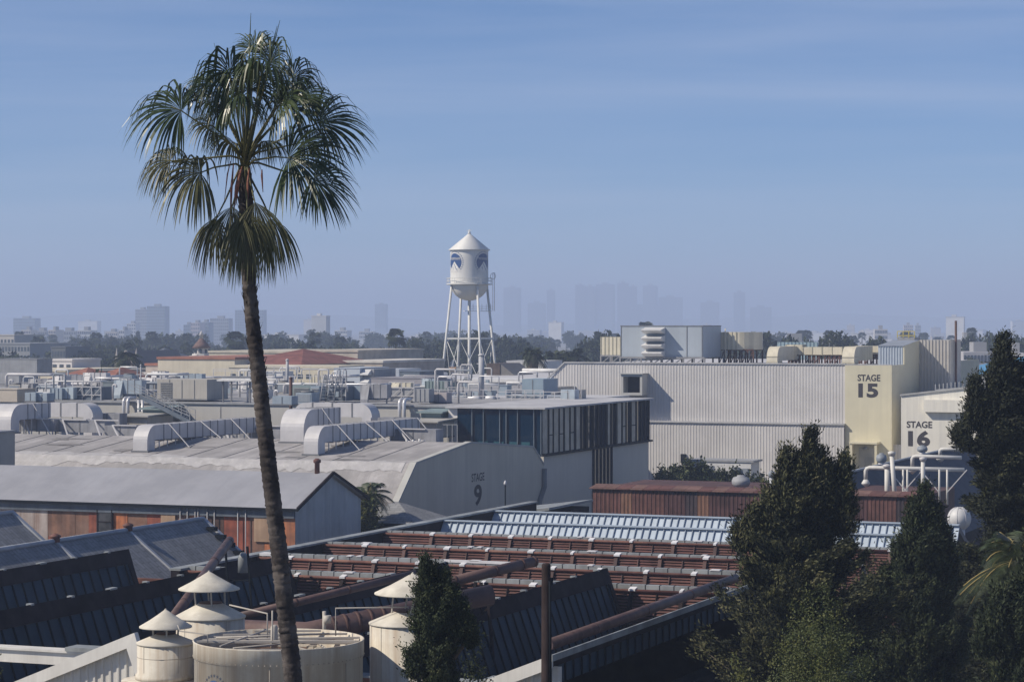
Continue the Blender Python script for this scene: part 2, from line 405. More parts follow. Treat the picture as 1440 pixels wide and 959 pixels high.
# pale blue metal rows
palemet = M('pale_blue_metal', (.42,.49,.57), .5, var=.08, scale=.7, streak=.25, scol=(.30,.34,.38), blotch=.15, bcol=(.5,.56,.62), bscale=1.0)
paled = M('blue_grey_seam', (.24,.29,.36), .6)
for i, p in enumerate((123.3, 130.8)):
    q0 = qB0+.02 ; q1 = -26.0; qs = qB0+.02
    t = thing('standing_seam_roof', ['pale blue standing seam metal roof strip just behind the brown louvres', 'pale blue standing seam metal roof strip below the rusty corrugated wall'][i],
              'metal roof', q0, p, 0, 'pale blue metal roof strips')
    r = MB(); r.prism_x([(p+.35, zB-.02), (p+6.6, 6.4), (p+6.6, 6.1), (p+.35, zB-.35)], q0, q1); r.build('roof', roofgrey, t)
    m = MB(); m.prism_x([(p+.3, zB), (p-2.0, 6.2), (p-1.9, 6.1), (p+.4, zB-.15)], qs, q1); m.build('sheeting', palemet, t)
    m = MB(); x = qs+.5
    while x < q1: m.prism_x([(p+.22, zB-.07), (p-1.95, 6.18+.03), (p-1.99, 6.24), (p+.18, zB)], x, x+.045); x += .4
    m.build('seam', paled, t)
    m = MB(); m.box(qs, q1, p+.1, p+.5, zB+.01, zB+.07); m.build('ridge_cap', M('pale_ridge_cap', (.36,.42,.49), .5, var=.1), t)
# parapet wall along the low roof's street side
t = thing('parapet_wall', 'long dark parapet wall receding beside the brown louvred roof rows', 'wall', qB0-.4, 94.4, 0)
m = MB(); m.box(qB0-.42, qB0, 94.05, 138, 0, zB+.02); m.build('wall', dkwood, t)
m = MB(); m.box(qB0-.5, qB0+.08, 94.05, 138.05, zB+.024, zB+.12); m.build('coping', greyflash, t)
# ---- brown ducts lying over the bays
pipem = M('rusty_brown_pipe', (.085,.052,.05), .6, var=.25, scale=.9, streak=.3, blotch=.4, bcol=(.19,.12,.10), bscale=.7)
def pipe_thing(name, label, pts, r, mat=pipem, rings=(), cat='pipe', group=None):
    q, p, z = pts[0]
    t = thing(name, label, cat, q, p, z, group)
    MB().tube(pts, r, 16).build('pipe', mat, t)
    rb = MB()
    P = [Vector(x) for x in pts]; Ltot = sum((P[i+1]-P[i]).length for i in range(len(P)-1))
    for s in rings:
        d = s*Ltot
        for i in range(len(P)-1):
            l = (P[i+1]-P[i]).length
            if d <= l: 
                c = P[i] + (P[i+1]-P[i])*(d/l); u = (P[i+1]-P[i]).normalized()
                rb.tube([c-u*.06, c+u*.06], r*1.06, 16); break
            d -= l
    if rings: rb.build('joint_band', brown, t)
    return t
a = at_p(232, 884, 70.5); b = at_p(323, 760, 86.0)
t = pipe_thing('duct_pipe', 'brown duct pipe slanting steeply up from behind the white vent tanks', [(a[0],70.5,a[1]), (b[0],86.0,b[1])], .18, rings=(.25,.5,.72,.97))
c = b; m = MB()
m.lathe((b[0]+.4, 86.4, b[1]-1.3), [(.22,0),(.22,.6),(.1,.8)], 14); m.build('hopper', greyflash, t)
m = MB()
for dq in (-.1, .9): m.bar((b[0]+dq, 86.2, b[1]-2.9), (b[0]+dq-.1, 86.0, b[1]-.2), .07)
m.bar((b[0]-.1,86.2,b[1]-1.6),(b[0]+.9,86.2,b[1]-1.6),.05); m.build('support_frame', seam, t)
a = at_p(338, 866, 73.0); b = at_p(585, 806, 80.0); 
pipe_thing('duct_pipe', 'long thin brown pipe passing behind the cone capped tanks', [(a[0],73,a[1]), (b[0],80,b[1])], .14, rings=(.3,.6))
a = at_p(432, 885, 72.0); b = at_p(690, 836, 77.0)
t = pipe_thing('duct_pipe', 'fat brown ribbed duct lying behind the wide open tank', [(a[0]-2.3,71.9,a[1]-.12),(a[0],72,a[1]-.1), (b[0],77,b[1])], .36, rings=(.35,.4,.45,.5,.55))
a = at_p(625, 820, 78.0); b = at_p(752, 789, 82.5)
t = pipe_thing('duct_pipe', 'brown duct ending above the louvres just left of the pole top', [(a[0],78,a[1]), (b[0],82.5,b[1])], .19, rings=(.1,.55,.85,.985))
m = MB(); 
c = at_p(673, 838, 80.0)
for d in (-.6, 0, .6): m.bar((c[0]+d, 80, c[1]-2.6), (c[0]+.35*d+.1, 80.0, c[1]+.5), .1)
m.bar((c[0]-.5,80,c[1]-1.2),(c[0]+.6,80,c[1]-.2),.07); m.build('trestle', dkwood, t)
a = at_p(770, 907, 72.0); b = at_p(1034, 813, 98.0)
pipe_thing('duct_pipe', 'brown pipe along the outer edge of the mill roof towards the tall conifer', [(a[0],72,a[1]), (b[0],98,b[1])], .19, rings=(.2,.45,.7))
m = MB(); z = 9.35
a = at_p(200, 815, 94.6)
t = thing('beam_gutter', 'thin rusty gutter beam crossing the shingled roof behind the blue bays', 'gutter', -55.6, 95.2, 9.6)
q0, z0 = at_p(184, 815, 95.0); q1, z1 = at_p(352, 822-3, 95.0)
m.box(q0, q1, 94.9, 95.15, z0-.2, z0+.1); m.build('gutter', brown2, t)
# ---- wooden pole
t = thing('utility_pole', 'dark weathered wooden pole standing in front of the mill roof', 'pole', *at_y(768, 792, 56)[:0] or QP(*at_y(768,792,56)[:2]), 0)
q, p = QP(*at_y(768, 792, 56)[:2]); zt = at_y(768, 792, 56).z
m = MB(); m.lathe((q, p, 0), [(.15,0),(.135,6),(.105,zt-.03),(.08,zt)], 14); m.build('post', M('weathered_pole', (.035,.026,.026), .95, spec=.1, var=.35, scale=1.5, streak=.7, scol=(.03,.02,.02)), t)
m = MB(); m.box(q-.1, q+.1, p-.02, p+.2, zt-.5, zt-.34) ; m.tube([(q+.13,p-.1,zt-.4),(q+.15,p-.1,zt-3)], .03, 6); m.build('bracket', seam, t)
# ================================================================ shingled roofs, rusty shed
shing = M('grey_shingle', (.25,.255,.265), .85, var=.15, scale=.7, blotch=.3, bcol=(.22,.22,.24), fine=.15, tile=dict(w=.6,h=.3,m=.035,d=.68))
lead = M('pale_lead_strip', (.34,.36,.40), .6, var=.15)
def gable_roof(label, qr, zr, p0, p1, half, drop, group, vents=True):
    t = thing('shingled_roof_shed', label, 'shed', qr, p0, 0, group)
    for sgn in (1, -1):
        m = MB(); m.prism_y([(qr, zr), (qr+sgn*half, zr-drop), (qr+sgn*half, zr-drop-.2), (qr, zr-.2)], p0, p1)
        m.build('roof', shing, t)
    m = MB(); m.prism_y([(qr-half+.3, 0), (qr-half+.3, zr-drop-.1), (qr, zr-.25), (qr+half-.3, zr-drop-.1), (qr+half-.3, 0)], p0+.3, p1-.3); m.build('wall', M('shed_wall', (.25,.24,.23), .8), t)
    m = MB(); m.tube([(qr, p0, zr+.05), (qr, p1, zr+.05)], .12, 6)
    for s in (1,): m.bar((qr, p1-.05, zr+.06), (qr+half, p1-.05, zr-drop+.06), .28, .1)
    if vents: 
        for k in range(3):
            pp = p1 - 7.5 - 6.5*k
            m.bar((qr, pp, zr+.05), (qr+half, pp, zr-drop+.05), .2, .1)
    m.build('ridge_flashing', lead, t)
    if vents:
        m = MB()
        for k in range(9):
            s = .1 + .09*k; m.box(qr+half*s, qr+half*s+.5, p1-.75, p1-.42, zr-drop*s-.1, zr-drop*s+.12)
        m.build('roof_vent', seam, t)
        m = MB()
        for k in range(3):
            pp = p1-7.5-6.5*k; m.lathe((qr, pp, zr), [(.22,0),(.22,.2),(.27,.24),(.27,.3),(.05,.4)], 10, cap=False)
        m.build_each('ridge_ventilator', brown2, t)
    return t
gable_roof('grey shingled gable roof behind the blue bays with rusty ridge ventilators', -60.8, 10.0, 78, 109.8, 5.7, 4.3, 'grey shingled gable roofs')
gable_roof('grey shingled gable roof at the picture edge below the cream end of the rusty shed', -72.3, 10.0, 84, 109.8, 5.7, 4.3, 'grey shingled gable roofs', False)
rusts = [M('rust_orange', (.37,.13,.055), .85, var=.3, scale=1.1, streak=.6, scol=(.10,.04,.03), blotch=.3, bcol=(.28,.17,.12), sscale=(4,4,.15)),
         M('rust_red', (.25,.07,.042), .85, var=.3, scale=1.0, streak=.5, scol=(.07,.03,.028), blotch=.3, bcol=(.24,.11,.07), sscale=(4,4,.15)),
         M('rust_brown', (.20,.105,.07), .85, var=.3, scale=.9, streak=.6, scol=(.07,.045,.04), blotch=.4, bcol=(.24,.17,.14)),
         M('rust_galvanised', (.36,.31,.29), .8, var=.2, scale=.9, streak=.7, scol=(.20,.12,.09), blotch=.4, bcol=(.32,.27,.24)),
         M('rust_tan', (.36,.25,.17), .85, var=.15, scale=.8, streak=.4, scol=(.22,.12,.08)), M('rust_dark', (.085,.045,.035), .85, var=.3, scale=1.0, streak=.5, scol=(.04,.025,.02), blotch=.4, bcol=(.16,.09,.06))]
# rusty shed
ps0, ps1 = 131.5, 140.8; qs1 = -66.5; qs0 = -125; pr = 136.2; zE = 9.0; zR = 10.75
t = thing('rusty_shed', 'long rusty corrugated shed with pale metal roof and blue-grey gable end', 'shed', qs0, ps0, 0)
shroof = M('dull_zinc_roof', (.30,.305,.335), .6, var=.1, scale=.25, streak=.35, scol=(.23,.235,.26), sscale=(1.6,.2,.2), blotch=.25, bcol=(.31,.31,.33), bscale=.5, fine=.12)
m = MB()
m.prism_x([(ps0-.28, zE-.12), (pr, zR), (pr, zR-.12), (ps0-.28, zE-.24)], qs0, qs1+.35); m.prism_x([(ps1+.5, zE-.12), (pr, zR), (pr, zR-.12), (ps1+.5, zE-.24)], qs0, qs1+.35)
m.build('roof', shroof, t)
m = MB(); m.prism_x([(ps0-.36, zE-.12), (ps0-.36, zE-.27), (ps0-.25, zE-.27), (ps0-.25, zE-.12)], qs0, qs1+.36); m.build('gutter', seam, t)
m = MB(); m.box(qs0, qs1-.02, ps0-.12, ps0+.05, zE-.74, zE-.28); m.build('fascia', M('blue_grey_fascia', (.10,.12,.15), .8, var=.2, streak=.4), t)
rr = random.Random(4); x = qs0; XW = at_p(54, 730, ps0)[0]
m = MB()
while x < qs1-.1:
    wd = min(rr.choice((1.0,1.0,1.4,1.8)), qs1-x); zmid = zE-.74 - rr.choice((1.6,2.0,2.4))
    cream = x < -88 and x > -93
    for (za, zb) in ((0, zmid), (zmid, zE-.74)):
        m.mi = 3 if x < XW else rr.choice((0,0,0,1,1,2,2,5))
        m.box(x, x+wd-.012, ps0+rr.uniform(0,.05), ps0+.3, za, zb)
    x += wd
m.build('siding', rusts, t)
m = MB(); 
for (u0,u1,va,vb) in ((226,246,720,740),(357,379,726,762)):
    a = at_p(u0, va, ps0-.08); b = at_p(u1, vb, ps0-.08); m.box(a[0], b[0], ps0-.07, ps0-.01, b[1], a[1])
m.build_each('tan_panel', rusts[4], t)
m = MB(); a = at_p(137, 716, ps0-.1); b = at_p(157, 753, ps0-.1)
m.box(a[0], b[0], ps0-.09, ps0-.02, b[1], a[1]); fr = m.build('window', M('dirty_dark_window', (.05,.05,.055), .4, var=.4, scale=1.2), t)
m = MB()
for xx in (a[0]-.05, b[0]-.03): m.box(xx, xx+.08, ps0-.13, ps0-.01, b[1], a[1])
m.box(a[0], b[0], ps0-.12, ps0-.092, (a[1]+b[1])/2, (a[1]+b[1])/2+.07); m.build('window_frame', dkwood, t)
m = MB()
for u in (253, 263, 274, 278, 291, 301, 334, 345):
    a = at_p(u, 705, ps0-.2); m.tube([(a[0], ps0-.16, zE-.3), (a[0], ps0-.16, 4)], .035, 6)
m.build('downpipe', M('pale_pipe', (.35,.35,.37), .6), t)
m = MB(); m.add([(qs1, ps0, 0), (qs1, ps1, 0), (qs1, ps1, zE-.2), (qs1, pr, zR-.12), (qs1, ps0, zE-.2)], [(0,1,2,3,4)])
m.corr(ps0+.02, ps1-.02, qs1+.01, 0, lambda y: zE-.22+(zR-zE+.08)*(1-abs(y-pr)/(pr-ps0)), .5, .03, 'y', 1)
m.build('gable_wall', M('blue_grey_sheet_wall', (.43,.455,.48), .6, var=.07, streak=.4, scol=(.18,.2,.23), fine=.1, blotch=.2, bcol=(.2,.23,.27)), t)
m = MB()
for e in (ps0-.28, ps1+.5): m.bar((qs1+.3, e, zE-.14), (qs1+.3, pr, zR+.02), .12, .2)
m.build('barge_board', dkwood, t)
q, z = at_p(446, 672, pr); t2 = thing('flue', 'short rusty chimney flue at the end of the shed ridge', 'chimney', q, pr, zR)
m = MB(); m.lathe((q, pr, zR-.05), [(.16,0),(.16,.65),(.24,.7),(.24,.85),(.1,.95)], 12); m.build('pipe', brown2, t2)

# ================================================================ Stage 9
Q9 = 70.0; q9 = -Q9
stage9 = M('olive_grey_stucco', (.58,.535,.44), .85, var=.06, scale=.2, streak=.5, scol=(.48,.44,.365), fine=.05)
roof9 = M('weathered_white_roof', (.36,.345,.345), .9, var=.22, scale=.35, streak=.8, scol=(.23,.22,.22), sscale=(1.5,.16,.16), blotch=.6, bcol=(.27,.26,.26), bscale=.9, fine=.4)
P9 = [(154.35, 0), (154.35, 20-12.4), (157.4, 20-9.82), (167.6, 20-8.81), (180.5, 20-9.74), (182.9, 20-11.3), (182.9, 0)]
t = thing('sound_stage', 'grey sound stage end wall lettered STAGE 9 under a pale stained gambrel roof', 'building', q9, P9[0][0], 0)
m = MB(); m.prism_x(P9, q9-.5, q9); 
m.build('end_wall', stage9, t)
m = MB()
rp = P9[1:-1]
for i in range(len(rp)-1):
    (a, za), (b, zb) = rp[i], rp[i+1]
    n = 40; x0 = -205.0
    m.prism_x([(a, za-.02), (b, zb-.02), (b, zb-.3), (a, za-.3)], x0, q9-.52)
# mineral-felt laps and white run-off
m.build('roof', roof9, t)
m = MB(); rr = random.Random(5); (a, za), (b, zb) = rp[0], rp[1]; (b2, zb2) = rp[2]; top_, low_ = [], []
x = -205.0; f_ = .5; g_ = .05
while x < q9-.6:      # bleached felt flaking along the break of the roof
    f_ = min(.55, max(.15, f_+rr.uniform(-.05,.05))); g_ = min(.16, max(.01, g_+rr.uniform(-.03,.03)))
    top_.append((x, b+(b2-b)*g_, zb+(zb2-zb)*g_+.003)); low_.append((x, b+(a-b)*f_-.012, zb+(za-zb)*f_+.004)); x += rr.uniform(.12,.4)
n = len(top_); mid_ = [(t_[0], b-.012, zb+.006) for t_ in top_]
m.add(top_+mid_+low_, [(i+n, i+n+1, i+1, i) for i in range(n-1)] + [(i+2*n, i+2*n+1, i+n+1, i+n) for i in range(n-1)])
m.build('bleached_strip', M('bleached_felt', (.43,.42,.42), .9, var=.15, scale=1.5, blotch=.7, bcol=(.38,.37,.38), bscale=1.1, fine=.3, streak=.5, scol=(.4,.39,.4), sscale=(2.5,.2,.2)), t)
m = MB(); rr = random.Random(15); (a, za), (b, zb) = rp[1], rp[2]
for k in range(22):
    x = rr.uniform(-140, q9-3); f_ = rr.uniform(.04,.8); w_ = rr.uniform(.5,2.6); g_ = f_+rr.uniform(.03,.14); n = 9; pts_ = []
    for j in range(n):
        th = 2*PI*j/n; ff = (f_+g_)/2+(g_-f_)/2*math.sin(th)*rr.uniform(.7,1.1); pts_.append((x+w_*math.cos(th)*rr.uniform(.7,1.1), a+(b-a)*ff, za+(zb-za)*ff+.004))
    m.poly(pts_)
m.build_each('tar_patch', M('tar_patch', (.23,.22,.22), .9, var=.2, fine=.3), t)
m = MB()
for k in range(26): x = -150+k*3.05+rr.uniform(-.2,.2); m.bar((x, a, za+.0), (x, b, zb+.0), .07, .03)
m.build('felt_seam', M('felt_lap', (.27,.26,.26), .9, var=.2), t)
m = MB(); 
for i in range(len(rp)-1):
    (a, za), (b, zb) = rp[i], rp[i+1]
    m.bar((q9-.2, a, za+.0), (q9-.2, b, zb+.0), .5, .14)
m.bar((q9-.2, rp[0][0], rp[0][1]), (q9-.2, rp[0][0], rp[0][1]-.1), .2)
m.build('parapet_cap', M('olive_cap', (.42,.42,.40), .8, var=.06), t)
dark_txt = M('black_sign_paint', (.045,.04,.045), .7, var=.15, scale=3)
def letters(parent, name, s, cx, zbase, height, plane, fixed, mat, offset, tw, th=.012):
    """plane 'x': lettering along q on a p-facing wall; plane 'y': along p on a q-facing wall; tw: its whole width in metres."""
    v, fs = text_mesh(s, offset); mb = MB(); kx = tw/(max(a for a, b in v)-min(a for a, b in v))
    if plane == 'x': vv = [(cx+a*kx, fixed-th, zbase+b*height) for a, b in v]
    else: vv = [(fixed+th, cx+a*kx, zbase+b*height) for a, b in v]
    mb.add(vv, fs); return mb.build(name, mat, parent)
def on_wall_y(u, v): return at_q(u, v, q9)
a = on_wall_y(663, 678); b = on_wall_y(681, 677); c = on_wall_y(672, 665)
letters(t, 'lettering', 'STAGE', (a[0]+b[0])/2, a[1], c[1]-a[1], 'y', q9, dark_txt, .012, b[0]-a[0])
a = on_wall_y(672, 711); c = on_wall_y(672, 681)
letters(t, 'numeral', '9', a[0], a[1], c[1]-a[1], 'y', q9, dark_txt, .03, on_wall_y(678,700)[0]-on_wall_y(667,700)[0])
a = on_wall_y(766, 676); m = MB()
m.tube([(q9+.15, 182.6, 8.4), (q9+.15, 182.6, 6.9), (q9+.15, 181.5, 5.8), (q9+.15, 181.5, 2)], .22, 8); m.build('downpipe', M('grey_downpipe', (.2,.2,.2), .7), t)
q, z = at_q(711, 683, q9+.4)
t2 = thing('aerial_mast', 'thin mast with pale tip in front of the STAGE 9 wall', 'mast', q9+3, 165, 0)
q_, z_ = at_p(710.5, 682, 163.0); m = MB(); m.tube([(q_, 163, 5), (q_, 163, z_)], .05, 6); m.build('pole', seam, t2)
m = MB(); m.lathe((q_,163,z_), [(.09,0),(.12,.15),(.02,.35)], 8); m.build('tip', patch, t2)
t2 = thing('lean_to', 'small dark lean-to roof edge in front of the STAGE 9 wall', 'shed', -58, 140, 0)
a = at_p(677, 719, 139); b = at_p(739, 708, 147)
m = MB(); m.prism_y([(a[0]-3, a[1]-.6), (a[0]+4.5, a[1]+.35), (a[0]+4.5, a[1]+.2), (a[0]-3, a[1]-.8)], 139, 147); m.build('roof', greyflash, t2)
m = MB(); m.box(a[0]-3, a[0]+4.3, 139.3, 146.8, 0, a[1]-.75); m.box(a[0]+1.0, a[0]+4.3, 139.3, 146.8, a[1]-.74, a[1]-.1);m.build('wall', dkwood, t2)

t = thing('hip_roofed_hut', 'small hut with grey shingled hip roof in front of the STAGE 9 corner', 'hut', *at_p(540, 735, 146)[:1], 146, 0)
a = at_p(497, 734, 146); b = at_p(584, 735, 146); c = at_p(556, 705, 149); w_ = b[0]-a[0]
m = MB(); m.add([(a[0],146,a[1]),(b[0],146,a[1]),(b[0],152,a[1]),(a[0],152,a[1]),(c[0]-.1,149,c[1]),(c[0]+.2,149,c[1])], [(0,1,5,4),(1,2,5),(2,3,4,5),(3,0,4)]); m.build('roof', shing, t)
m = MB(); m.box(a[0]+.3, b[0]-.3, 146.3, 151.7, 0, a[1]-.02); m.build('wall', M('beige_hut_wall', (.32,.30,.24), .8, var=.1), t)
m = MB(); m.box(a[0]-.05, b[0]+.05, 145.95, 146.02, a[1]-.2, a[1]-.02); m.build('gutter', seam, t)

# ================================================================ glazed office block
qg = -71.9; pg0, pg1 = 187.6, 215.5; zg = 13.0; zm = 9.25; qg0 = -79.6
t = thing('office_block', 'office block with dark glass upper storey and thin white roof slab', 'building', qg0, pg0, 0)
dglass = glassmat('dark_teal_glass', (.003,.019,.045), .04, .25); mull = M('dark_mullion', (.010,.012,.016), .7, spec=.1)
pale = M('pale_grey_render', (.56,.525,.46), .8, var=.03, scale=.3, streak=.3, scol=(.49,.455,.40))
pale2 = M('white_render', (.62,.61,.61), .8, var=.04)
m = MB(); m.box(qg0, qg, pg0+.2, pg1-.2, 0, zm-.01); m.build('plinth_wall', pale, t)
m = MB(); m.box(qg0-1.0, qg+.3, pg0-.3, pg1+.6, zg, zg+.14); m.build('roof_slab', M('white_roof_membrane', (.40,.40,.42), .8, var=.15, blotch=.4, bcol=(.58,.58,.58), bscale=.2), t)
m = MB(); m.box(qg0-.9, qg0-.05, pg0+.15, pg0+8, 0, zg-.02); m.build('end_wall', pale2, t)
m = MB(); m.box(qg0-.03, qg-.06, pg0+.06, pg1-.1, zm, zg-.005); m.build('glazing', dglass, t)
m = MB()
for k, u in enumerate((664, 680, 703, 712, 728, 751, 761)):
    a = at_p(u, 600, pg0); m.box(a[0]-.035, a[0]+.035, pg0-.08, pg0+.05, zm+.02, zg-.01)
m.build('mullion', M('grey_mullion', (.13,.16,.19), .5), t)
rr = random.Random(9); m = MB(); m2 = MB(); y = pg0+.05; k = 0
while y < pg1-.6:
    pale_bay = k < 7 or k in (12, 14, 15, 17)
    wd = rr.uniform(.75, 1.25); fw = rr.choice((.22,.3,.45))
    if pale_bay: m2.box(qg-.05, qg+.03, y, y+wd, zm+.05, zg-.05)
    m.box(qg-.05, qg+.09, y+wd, y+wd+fw, zm-.02, zg-.012)
    if pale_bay and k % 2: m.box(qg+.031, qg+.05, y, y+wd, zm+1.5, zm+1.58); 
    y += wd+fw; k += 1
m.build('vertical_fin', mull, t)
m2.build_each('pale_panel', M('reflective_pale_panel', (.44,.40,.33), .6, var=.2, scale=.8), t)
m = MB(); m.box(qg-.02, qg+.10, pg0+8.9+3.2, pg0+12.9+4.2, 0, zm-.03); m.build('glass_slot', dglass, t)
m = MB()
for k in range(6): m.box(qg+.1, qg+.2, pg0+12.1+k*.95, pg0+12.25+k*.95, 0, zm-.03)
m.build('slot_fin', mull, t)
m = MB(); m.box(qg-.02, qg+.3, pg0-.1, pg1+.2, zm-.16, zm+.0); m.build('ledge', mull, t)
m = MB()
for u0,u1 in ((672,686),(694,708),(716,727),(733,745)):
    a = at_p(u0, 620, pg0); b = at_p(u1, 620, pg0); m.box(a[0], b[0], pg0+.02, pg0+.055, zm+.03, zm+1.0)
m.build('sill_pane', glassmat('teal_pane', (.03,.10,.13), .12), t)

# ================================================================ Stage 15
p15 = 261.0; q15a = -97.3; q15m = at_p(1189, 540, p15)[0]; q15b = at_p(1252.4, 540, p15-.2)[0]; z15 = 15.62; zl = 9.05
rib = M('ribbed_grey_cladding', (.54,.525,.52), .65, var=.06, scale=.15, streak=.4, scol=(.43,.42,.41), fine=.08, blotch=.25, bcol=(.60,.585,.57), bscale=.3)
cream = M('cream_stage_paint', (.60,.56,.42), .75, var=.05, scale=.25, streak=.4, scol=(.50,.47,.36), fine=.04)
wroof = M('pale_flat_roof', (.5,.5,.52), .85, var=.12, scale=.2, blotch=.4, bcol=(.38,.38,.4))
t = thing('sound_stage', 'big ribbed grey sound stage with cream corner lettered STAGE 15', 'building', q15a, p15, 0)
def top15(x): return z15 if x > q15a else max(12.2, z15 - (q15a-x)*1.0)
m = MB(); m.corr(-101.2, q15m, p15, zl-.02, top15, .34, .03); m.build('wall_cladding', rib, t)
m = MB(); m.corr(-95.2, q15m, p15-.55, 0, zl-.06, .34, .03); m.build('skirt_cladding', rib, t)
m = MB(); m.box(-101.1, q15b-.02, p15+.02, p15+50, 0, 12.15); m.box(q15a+.05, q15b-.02, p15+.02, p15+50, 12.16, z15-.12); m.build('body', wroof, t)
m = MB(); m.box(-95.3, q15m+.05, p15-.75, p15-.09, zl-.05, zl+.12); m.box(q15a-.1, q15m, p15-.14, p15+.3, z15, z15+.14); m.box(q15m, q15b+.1, p15-.22, p15+.3, z15-.02, z15+.06)
m.bar((-101.2, p15-.05, 12.25), (q15a, p15-.05, z15+.08), .25, .15); m.build('coping', M('grey_coping', (.42,.42,.43), .6), t)
m = MB(); m.box(q15m, q15b, p15-.2, p15+.01, 0, z15-.03); m.build('corner_panel', cream, t)
m = MB(); m.box(q15b-.01, q15b+.12, p15-.2, p15+50, 0, z15-.03); m.build('side_wall', cream, t)
a = at_p(1206, 536, p15-.2); b = at_p(1238, 536, p15-.2); c = at_p(1206, 526.5, p15-.2)
letters(t, 'lettering', 'STAGE', (a[0]+b[0])/2, a[1], c[1]-a[1], 'x', p15-.2, dark_txt, .03, b[0]-a[0])
a = at_p(1207, 559, p15-.2); b = at_p(1235, 559, p15-.2); c = at_p(1206, 539, p15-.2)
letters(t, 'numeral', '15', (a[0]+b[0])/2, a[1], c[1]-a[1], 'x', p15-.2, dark_txt, .045, b[0]-a[0])
# square intake hood on the front
a = at_p(873, 526, p15-2.0); b = at_p(903, 556, p15-2.0)
m = MB(); x0, x1, z1, z0 = a[0], b[0], a[1], b[1]; e = .28
m.box(x0, x1, p15-2.0, p15-.02, z1-e, z1); m.box(x0, x1, p15-2.0, p15-.02, z0, z0+e)
m.box(x0, x0+e, p15-1.98, p15-.02, z0+e, z1-e); m.box(x1-e, x1, p15-1.98, p15-.02, z0+e, z1-e)
m.box(x0-.15, x1+.1, p15-2.2, p15-.02, z1+.003, z1+.1); m.build('intake_hood', M('hood_grey', (.42,.42,.41), .7, var=.05), t)
m = MB(); m.box(x0+e+.003, x1-e-.003, p15-.35, p15-.1, z0+e, z1-e); m.build('intake_screen', seam, t)
a = at_p(961, 642, p15-.65); m = MB(); m.box(a[0]-.3, a[0]+.3, p15-.75, p15-.56, a[1]-.7, a[1]+.3); m.build('meter_box', seam, t)
# entry door under a hood at the cream corner
a = at_p(1196, 622, p15-1.2); b = at_p(1235, 700, p15-1.2)
m = MB(); m.box(a[0], b[0], p15-1.8, p15-.21, a[1]-.12, a[1]+.08)
for x in (a[0]+.05, b[0]-.3): m.box(x, x+.25, p15-1.7, p15-1.5, 0, a[1]-.13)
m.box(a[0], a[0]+.12, p15-1.5, p15-.21, 0, a[1]-.13)
m.build('entry_canopy', cream, t)
m = MB(); m.box(a[0]+.75, b[0]-.5, p15-.3, p15-.205, 0, a[1]-.55); d = m.build('entry_door', M('door_beige', (.42,.40,.34), .7), t)
m = MB(); m.box(b[0]-1.7, b[0]-.7, p15-.33, p15-.305, 0, a[1]-1.6); m.build('door_leaf', M('door_beige_dark', (.33,.32,.28), .7), d)
m = MB(); m.lathe((a[0]+1.5, p15-.35, a[1]-.75), [(.3,0),(.3,.15),(.1,.3)], 10); m.build('door_lamp', greyflash, t)
# roof-top pieces of Stage 15
bg = M('blue_grey_sheet', (.37,.42,.48), .5, var=.04, streak=.15)
pp0, pp1 = at_q(1270, 500, q15b)[0], at_q(1291, 500, q15b)[0]
x0 = at_p(1235, 500, pp0)[0]; x1 = q15b; zc = at_p(1262, 486.5, pp0)[1]; ze_ = at_p(1291, 478.5, pp1)[1]
m = MB(); m.corr(x0, x1-.02, pp0, z15-.1, zc, .32, .07); m.build('penthouse_cladding', bg, t)
m = MB(); m.add([(x0-.1, pp0-.15, zc), (x1+.1, pp0-.15, zc), (x1+.1, pp1, ze_), (x0-.1, pp1, ze_)], [(0,1,2,3)]); m.build('penthouse_roof', M('blue_penthouse_roof', (.25,.28,.33), .7, var=.1), t)
m = MB(); m.prism_x([(pp0+.02, z15-.1), (pp0+.02, zc-.05), (pp1-.02, ze_-.05), (pp1-.02, z15-.1)], x0+.05, x1-.03); m.build('penthouse_body', bg, t)
m = MB(); m.prism_x([(pp0-.02, z15-.03), (pp0-.02, zc-.02), (pp1, ze_-.02), (pp1, z15-.03)], x1-.02, x1+.14); m.build('penthouse_side', cream, t)
a = at_p(1291, 478, pp1); b = at_p(1335, 533, pp1); c_ = at_q(1350, 478, b[0])[0]
m = MB(); m.corr(q15b+.15, b[0], pp1, 8, a[1], .4, .08); m.build('tower_cladding', M('taupe_rib', (.40,.385,.37), .7, var=.04), t)
m = MB(); m.box(q15b+.16, b[0]-.01, pp1+.1, c_, 8, a[1]-.02); m.box(b[0], b[0]+.1, pp1, c_, 8, a[1]+.02); m.build('tower_body', M('taupe_side', (.43,.41,.38), .7, var=.04), t)
m = MB(); m.tube([(b[0]+.35, pp1+2, 9), (b[0]+.35, pp1+2, a[1]+2.2)], .14, 8); m.build('stack', brown, t)

# ================================================================ Stage 16
q16 = q15b+.15; p16 = 251.0; q16 = at_p(1264.5, 560, p16)[0]
w16 = M('white_stage_paint', (.74,.71,.63), .8, var=.05, scale=.2, streak=.4, scol=(.46,.45,.44), fine=.04)
t = thing('sound_stage', 'white low sound stage lettered STAGE 16 behind the dark conifer', 'building', q16, p16, 0)
z0 = at_p(1266, 556, p16)[1]; e = at_p(1385, 543, p16)
q1 = e[0]+6
m = MB(); m.prism_y([(q16+.2, 0), (q16+.2, z0), (e[0], e[1]), (q1, e[1]+.3), (q1, 0)], p16, p16+40); m.build('front_wall', w16, t)
m = MB(); m.bar((q16+.1, p16+.05, z0+.03), (e[0], p16+.05, e[1]+.03), .4, .18); m.build('coping', M('grey_coping2', (.38,.38,.38), .7), t)
a = at_p(1299, 562, p16-.5); b = at_p(1360, 580, p16-.5); m = MB(); m.box(a[0], b[0]+6, p16-.6, p16-.02, b[1], a[1]); m.build('boxed_beam', w16, t)
